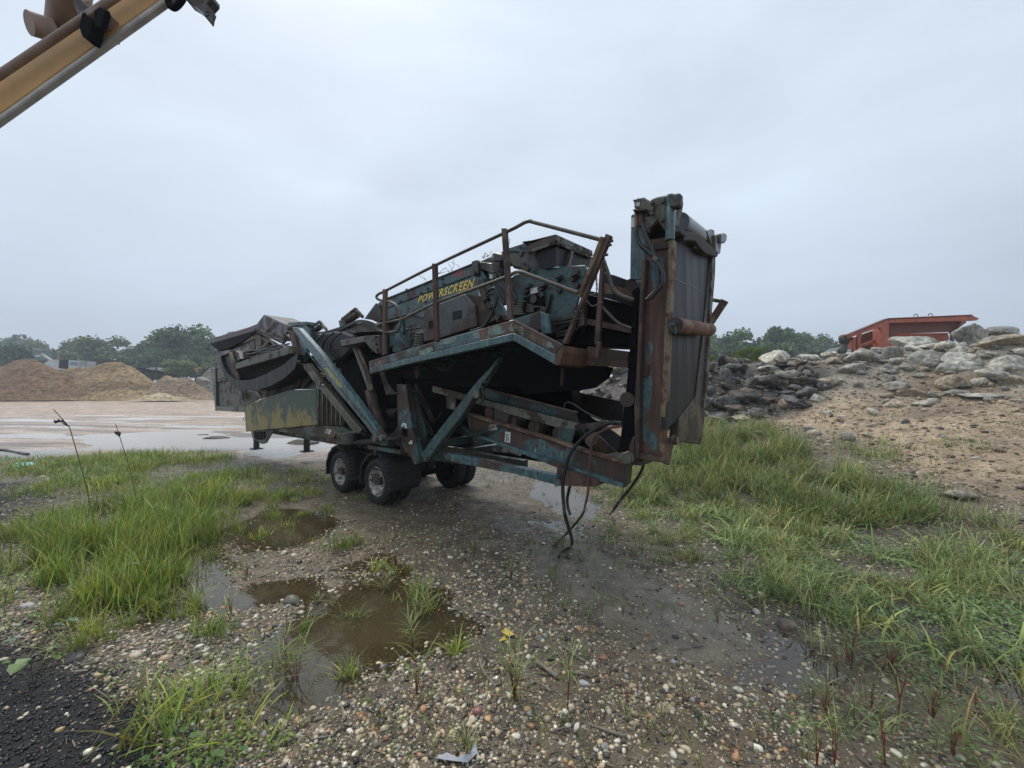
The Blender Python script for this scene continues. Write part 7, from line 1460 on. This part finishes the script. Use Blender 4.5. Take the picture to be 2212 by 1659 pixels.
stone(528, 1353, 14, 12, (.5, .42, .38), 'pinkish white pebble right of the red based weed'); stone(520, 1365, 12, 11, (.4, .25, .12), 'ochre pebble touching the pinkish white one'); stone(1030, 1540, 26, 18, (.28, .12, .10), 'dull red stone sunk in the lower middle gravel'); stone(650, 1325, 15, 9, (.45, .4, .28), 'small cream stone on the shore of the nearest puddle')
stone(160, 1425, 48, 20, (.06, .055, .05), 'dark flat rock beside the left pebbles', ang=.5); stone(2075, 1075, 60, 28, (.28, .24, .18), 'large tan rock half hidden in the right weeds', 'rock', 'rock', .5)
stone(1955, 912 + 2, 18, 13, (.05, .05, .05), 'black coal like lump on the sand at the right', 'rock', 'rock', .7); stone(437, 942, 26, 8, (.05, .045, .04), 'dark flat rock standing in the bright puddle', 'rock', 'rock', .5)
p = hit(1305, 1424); o = rock_mesh('brick_chip', p + Vector((0, 0, .015)), (.085, .06, .035), (.34, .085, .05), 2, ang=1, ncut=7, mat=PEBM, rz=.4); tag(o, 'red brick chip on the gravel in the lower middle', 'brick')
def litter(name, P, th, mat, label, cat): o = MB().prism(P, (0, 0, th)).build(name, mat); tag(o, label, cat); return o
def flat(pts, lift=.02): return [hit(*q) + Vector((0, 0, lift + .012 * (i % 2))) for i, q in enumerate(pts)]
litter('plastic_scrap', flat(((22, 1012), (35, 1003), (72, 1001), (75, 1008), (40, 1012))), .03, plain('turquoise_plastic', (.22, .55, .5), .4, .2), 'crumpled turquoise plastic scrap in the left grass', 'litter')
litter('fallen_leaf', flat(((1082, 1372), (1092, 1364), (1106, 1372), (1112, 1380), (1098, 1382), (1088, 1378)), .03), .002, plain('yellow_leaf', (.5, .36, .05), .5, .3), 'bright yellow fallen leaf on the gravel by the driftwood', 'leaf')
litter('fallen_leaf', flat(((1080, 1386), (1090, 1380), (1096, 1386), (1084, 1392)), .02), .002, plain('yellow_leaf', (.5, .36, .05), .5, .3), 'small torn yellow leaf touching the bright yellow one', 'leaf')
litter('paper_scrap', flat(((940, 1648), (965, 1640), (990, 1648), (1020, 1630), (1025, 1600), (1032, 1640), (1010, 1658), (960, 1656)), .03), .003, plain('grey_paper', (.36, .38, .42), .5, .2), 'crumpled bluish grey wrapper at the bottom edge', 'litter')
WOOD = plain('weathered_wood', (.19, .16, .125), .7, .45, 20)
def debris():
    x, y = scatter(5200, 1.9, 9, 1.42, 1.3); k = keep(x, y, 1.3) & (fbm(x * .9 + 50, y * .9, 3) > -.06); x, y = x[k], y[k]; n = len(x); a = RNG.uniform(0, np.pi, n); l = RNG.uniform(.012, .06, n) * (1 + .08 * y); w = l * RNG.uniform(.06, .14, n); z = gz(x, y) + .008
    t = np.stack([np.cos(a), np.sin(a), RNG.normal(0, .12, n)], -1) * l[:, None]; s_ = np.stack([-np.sin(a), np.cos(a), np.zeros(n)], -1) * w[:, None]; C0 = np.stack([x, y, z], -1); up = np.array([0, 0, 1.]) * w[:, None]
    V = np.stack([C0 - t - s_, C0 - t + s_, C0 + t + s_ * .6, C0 + t - s_ * .6, C0 - t + up * 1.2, C0 + t + up], 1).reshape(-1, 3); q = np.array([[0, 3, 5, 4], [1, 4, 5, 2]]); Fc = (q[None] + (np.arange(n) * 6)[:, None, None]).reshape(-1, 4)
    col = np.array([(.05, .036, .025), (.10, .075, .05), (.16, .13, .09), (.03, .022, .018)])[RNG.integers(0, 4, n)] * RNG.uniform(.7, 1.3, (n, 1)); tag(npmesh('twig_litter', V, Fc, PEB, col=np.repeat(col, 6, 0)), kind='stuff')
debris()
def stick(pts, r, label): 
    P = [hit(*q) + Vector((0, 0, r + .008)) for q in pts]; o = MB().tube(curve(P, 4), r, 6, rr=[r * (1 + .25 * math.sin(i * 2.3 + pts[0][0])) for i in range(len(curve(P, 4)))]).build('driftwood_stick', WOOD if r < .04 else BROWN); tag(o, label, 'stick', 'driftwood sticks on the gravel')
stick(((1160, 1435), (1185, 1455), (1205, 1470)), .02, 'thick driftwood stick under the tall straight weed'); stick(((1200, 1460), (1235, 1458), (1262, 1462)), .014, 'driftwood stick lying level beside the thick one'); stick(((1215, 1400), (1250, 1425), (1275, 1440)), .012, 'driftwood stick slanting away above the pale grey oval pebble')
stick(((1038, 1440), (1050, 1465), (1072, 1490)), .016, 'forked looking driftwood stick near the yellow leaf'); stick(((968, 1322), (1000, 1318), (1020, 1308)), .012, 'driftwood stick floating at the right shore of the brown puddle'); stick(((1030, 1325), (1060, 1335), (1080, 1345)), .012, 'driftwood stick on the gravel right of the brown puddle')
stick(((985, 1245), (1010, 1258), (1022, 1262)), .010, 'thin curved driftwood stick above the brown puddle'); stick(((770, 1235 - 45), (800, 1178), (815, 1170)), .010, 'curved twig lying in the middle distance mud'); stick(((395, 1400), (405, 1380), (415, 1360)), .014, 'pale bark strip among the left pebbles'); stick(((1270, 1570), (1330, 1590), (1370, 1600)), .012, 'bark strip in the bottom middle gravel'); stick(((680, 1560), (730, 1548), (760, 1552)), .008, 'thin twig in front of the nearest puddle')
stick(((1365, 1425 - 60), (1390, 1375), (1400, 1392)), .008, 'short thin twig on the open gravel'); stick(((-60, 985), (0, 975), (60, 985)), .05, 'thick dark log at the left frame edge'); stick(((1130, 1490), (1160, 1480), (1190, 1500)), .014, 'brown bark piece left of the thick driftwood stick')
# clod ridge and tyre scrap behind the machine
for (x, y, w, h, lab) in ((650, 957, 70, 16, 'dark mound of churned mud behind the front support leg'), (745, 962, 60, 12, 'low dark mud mound between the support leg and the wheels'), (470, 946, 60, 10, 'dark mud hump beside the bright puddle')):
    p = hit(x, y + h * .3); s = p.y / F; o = rock_mesh('mud_mound', p, (w * s, w * s * .6, h * s * 1.5), (.06, .05, .04), 4, ang=.3); tag(o, lab, 'mud mound')

# ------------------------------------------------------------------ cardboard box and paint can on the plant's side deck
CARD = plain('wet_cardboard', (.16, .10, .07), .75, .3, 8); CARDD = plain('soaked_cardboard', (.09, .05, .035), .8, .3, 8)
bx = empty('cardboard_box', MM @ mt(c5((390, 740))[0], -.1), -TH); BXM = Matrix.Translation(-(MI @ bx.location))
def bxp(nm, P, t, th, mat, par=bx): o = MB().prism([BXM @ mt(p, t) for p in P], (0, th, 0)).build(nm, mat, par); return o
bxp('box_body', c5((262, 640), (330, 690), (440, 700), (552, 615), (540, 600), (300, 590)) if False else c5((285, 640), (460, 628), (465, 740), (295, 700)), -.12, .3, CARDD)
bxp('lid_flap', c5((292, 580), (412, 628), (375, 692), (258, 630)), -.2, .01, CARD)
bxp('torn_flap', c5((318, 662), (375, 690), (368, 698), (312, 690)), -.18, .01, CARD)
lb = bxp('shipping_label', c5((298, 598), (348, 612), (325, 658), (276, 640)), -.205, .003, WHITE)
mb = MB()
for k in range(4): mb.prism([BXM @ mt(p, -.208) for p in c5((296 - k * 4, 606 + k * 9), (325 - k * 4, 616 + k * 9), (323 - k * 4, 620 + k * 9), (294 - k * 4, 610 + k * 9))], (0, -.002, 0))
mb.build('print', BLACK, lb); tag(bx, 'soggy brown cardboard box with a white shipping label on the side deck above the wheels', 'box')
pl('side_deck', c5((285, 700), (490, 738), (490, 772), (288, 728)), -.2, .5, RUST); pl('side_deck', c5((490, 745), (820, 700), (1090, 690), (1090, 760), (800, 750), (500, 775)), -.1, .5, TEALD)
a = MI @ (MM @ mt(c5((522, 755))[0], -.1)); b = mt(c5((516, 635))[0], -.1); hc = (b.z - a.z); rc = (mt(c5((575, 700))[0], -.1) - mt(c5((468, 700))[0], -.1)).length / 2
cn_ = empty('paint_can', MM @ a, -TH); MB().lathe((0, 0, 0), (0, 0, 1), [(0, 0), (rc, 0), (rc, hc), (rc * 1.05, hc + .006), (rc * .92, hc + .006), (rc * .9, hc - .012), (0, hc - .012)], 24).build('can', plain('grey_printed_can', (.24, .25, .25), .35, .4, 20, metal=.2), cn_)
mb = MB()
for k, (z, wd_) in enumerate(((.72, .5), (.62, .35), (.5, .45), (.4, .6), (.3, .4))):
    for i in range(4):
        a0 = -2.0 + i * .22; a1 = a0 + .16; R_ = rc + .002; mb.add([(R_ * math.cos(a0), R_ * math.sin(a0), hc * z), (R_ * math.cos(a1), R_ * math.sin(a1), hc * z), (R_ * math.cos(a1), R_ * math.sin(a1), hc * (z + .04)), (R_ * math.cos(a0), R_ * math.sin(a0), hc * (z + .04))], [(0, 1, 2, 3)])
mb.build('label_print', BLACK, cn_); tag(cn_, 'grey metal paint can with printed label beside the cardboard box', 'paint can')

# ------------------------------------------------------------------ damp air
m = bpy.data.materials.new('damp_air'); m.use_nodes = True; N = m.node_tree.nodes; L = m.node_tree.links; N.clear()
o_ = N.new('ShaderNodeOutputMaterial'); v_ = N.new('ShaderNodeVolumePrincipled'); v_.inputs['Color'].default_value = (.80, .87, .95, 1); v_.inputs['Density'].default_value = .0012; L.new(v_.outputs[0], o_.inputs['Volume'])
o = MB().box((0, 120, 17), (560, 280, 40)).build('haze', m); tag(o, kind='stuff')
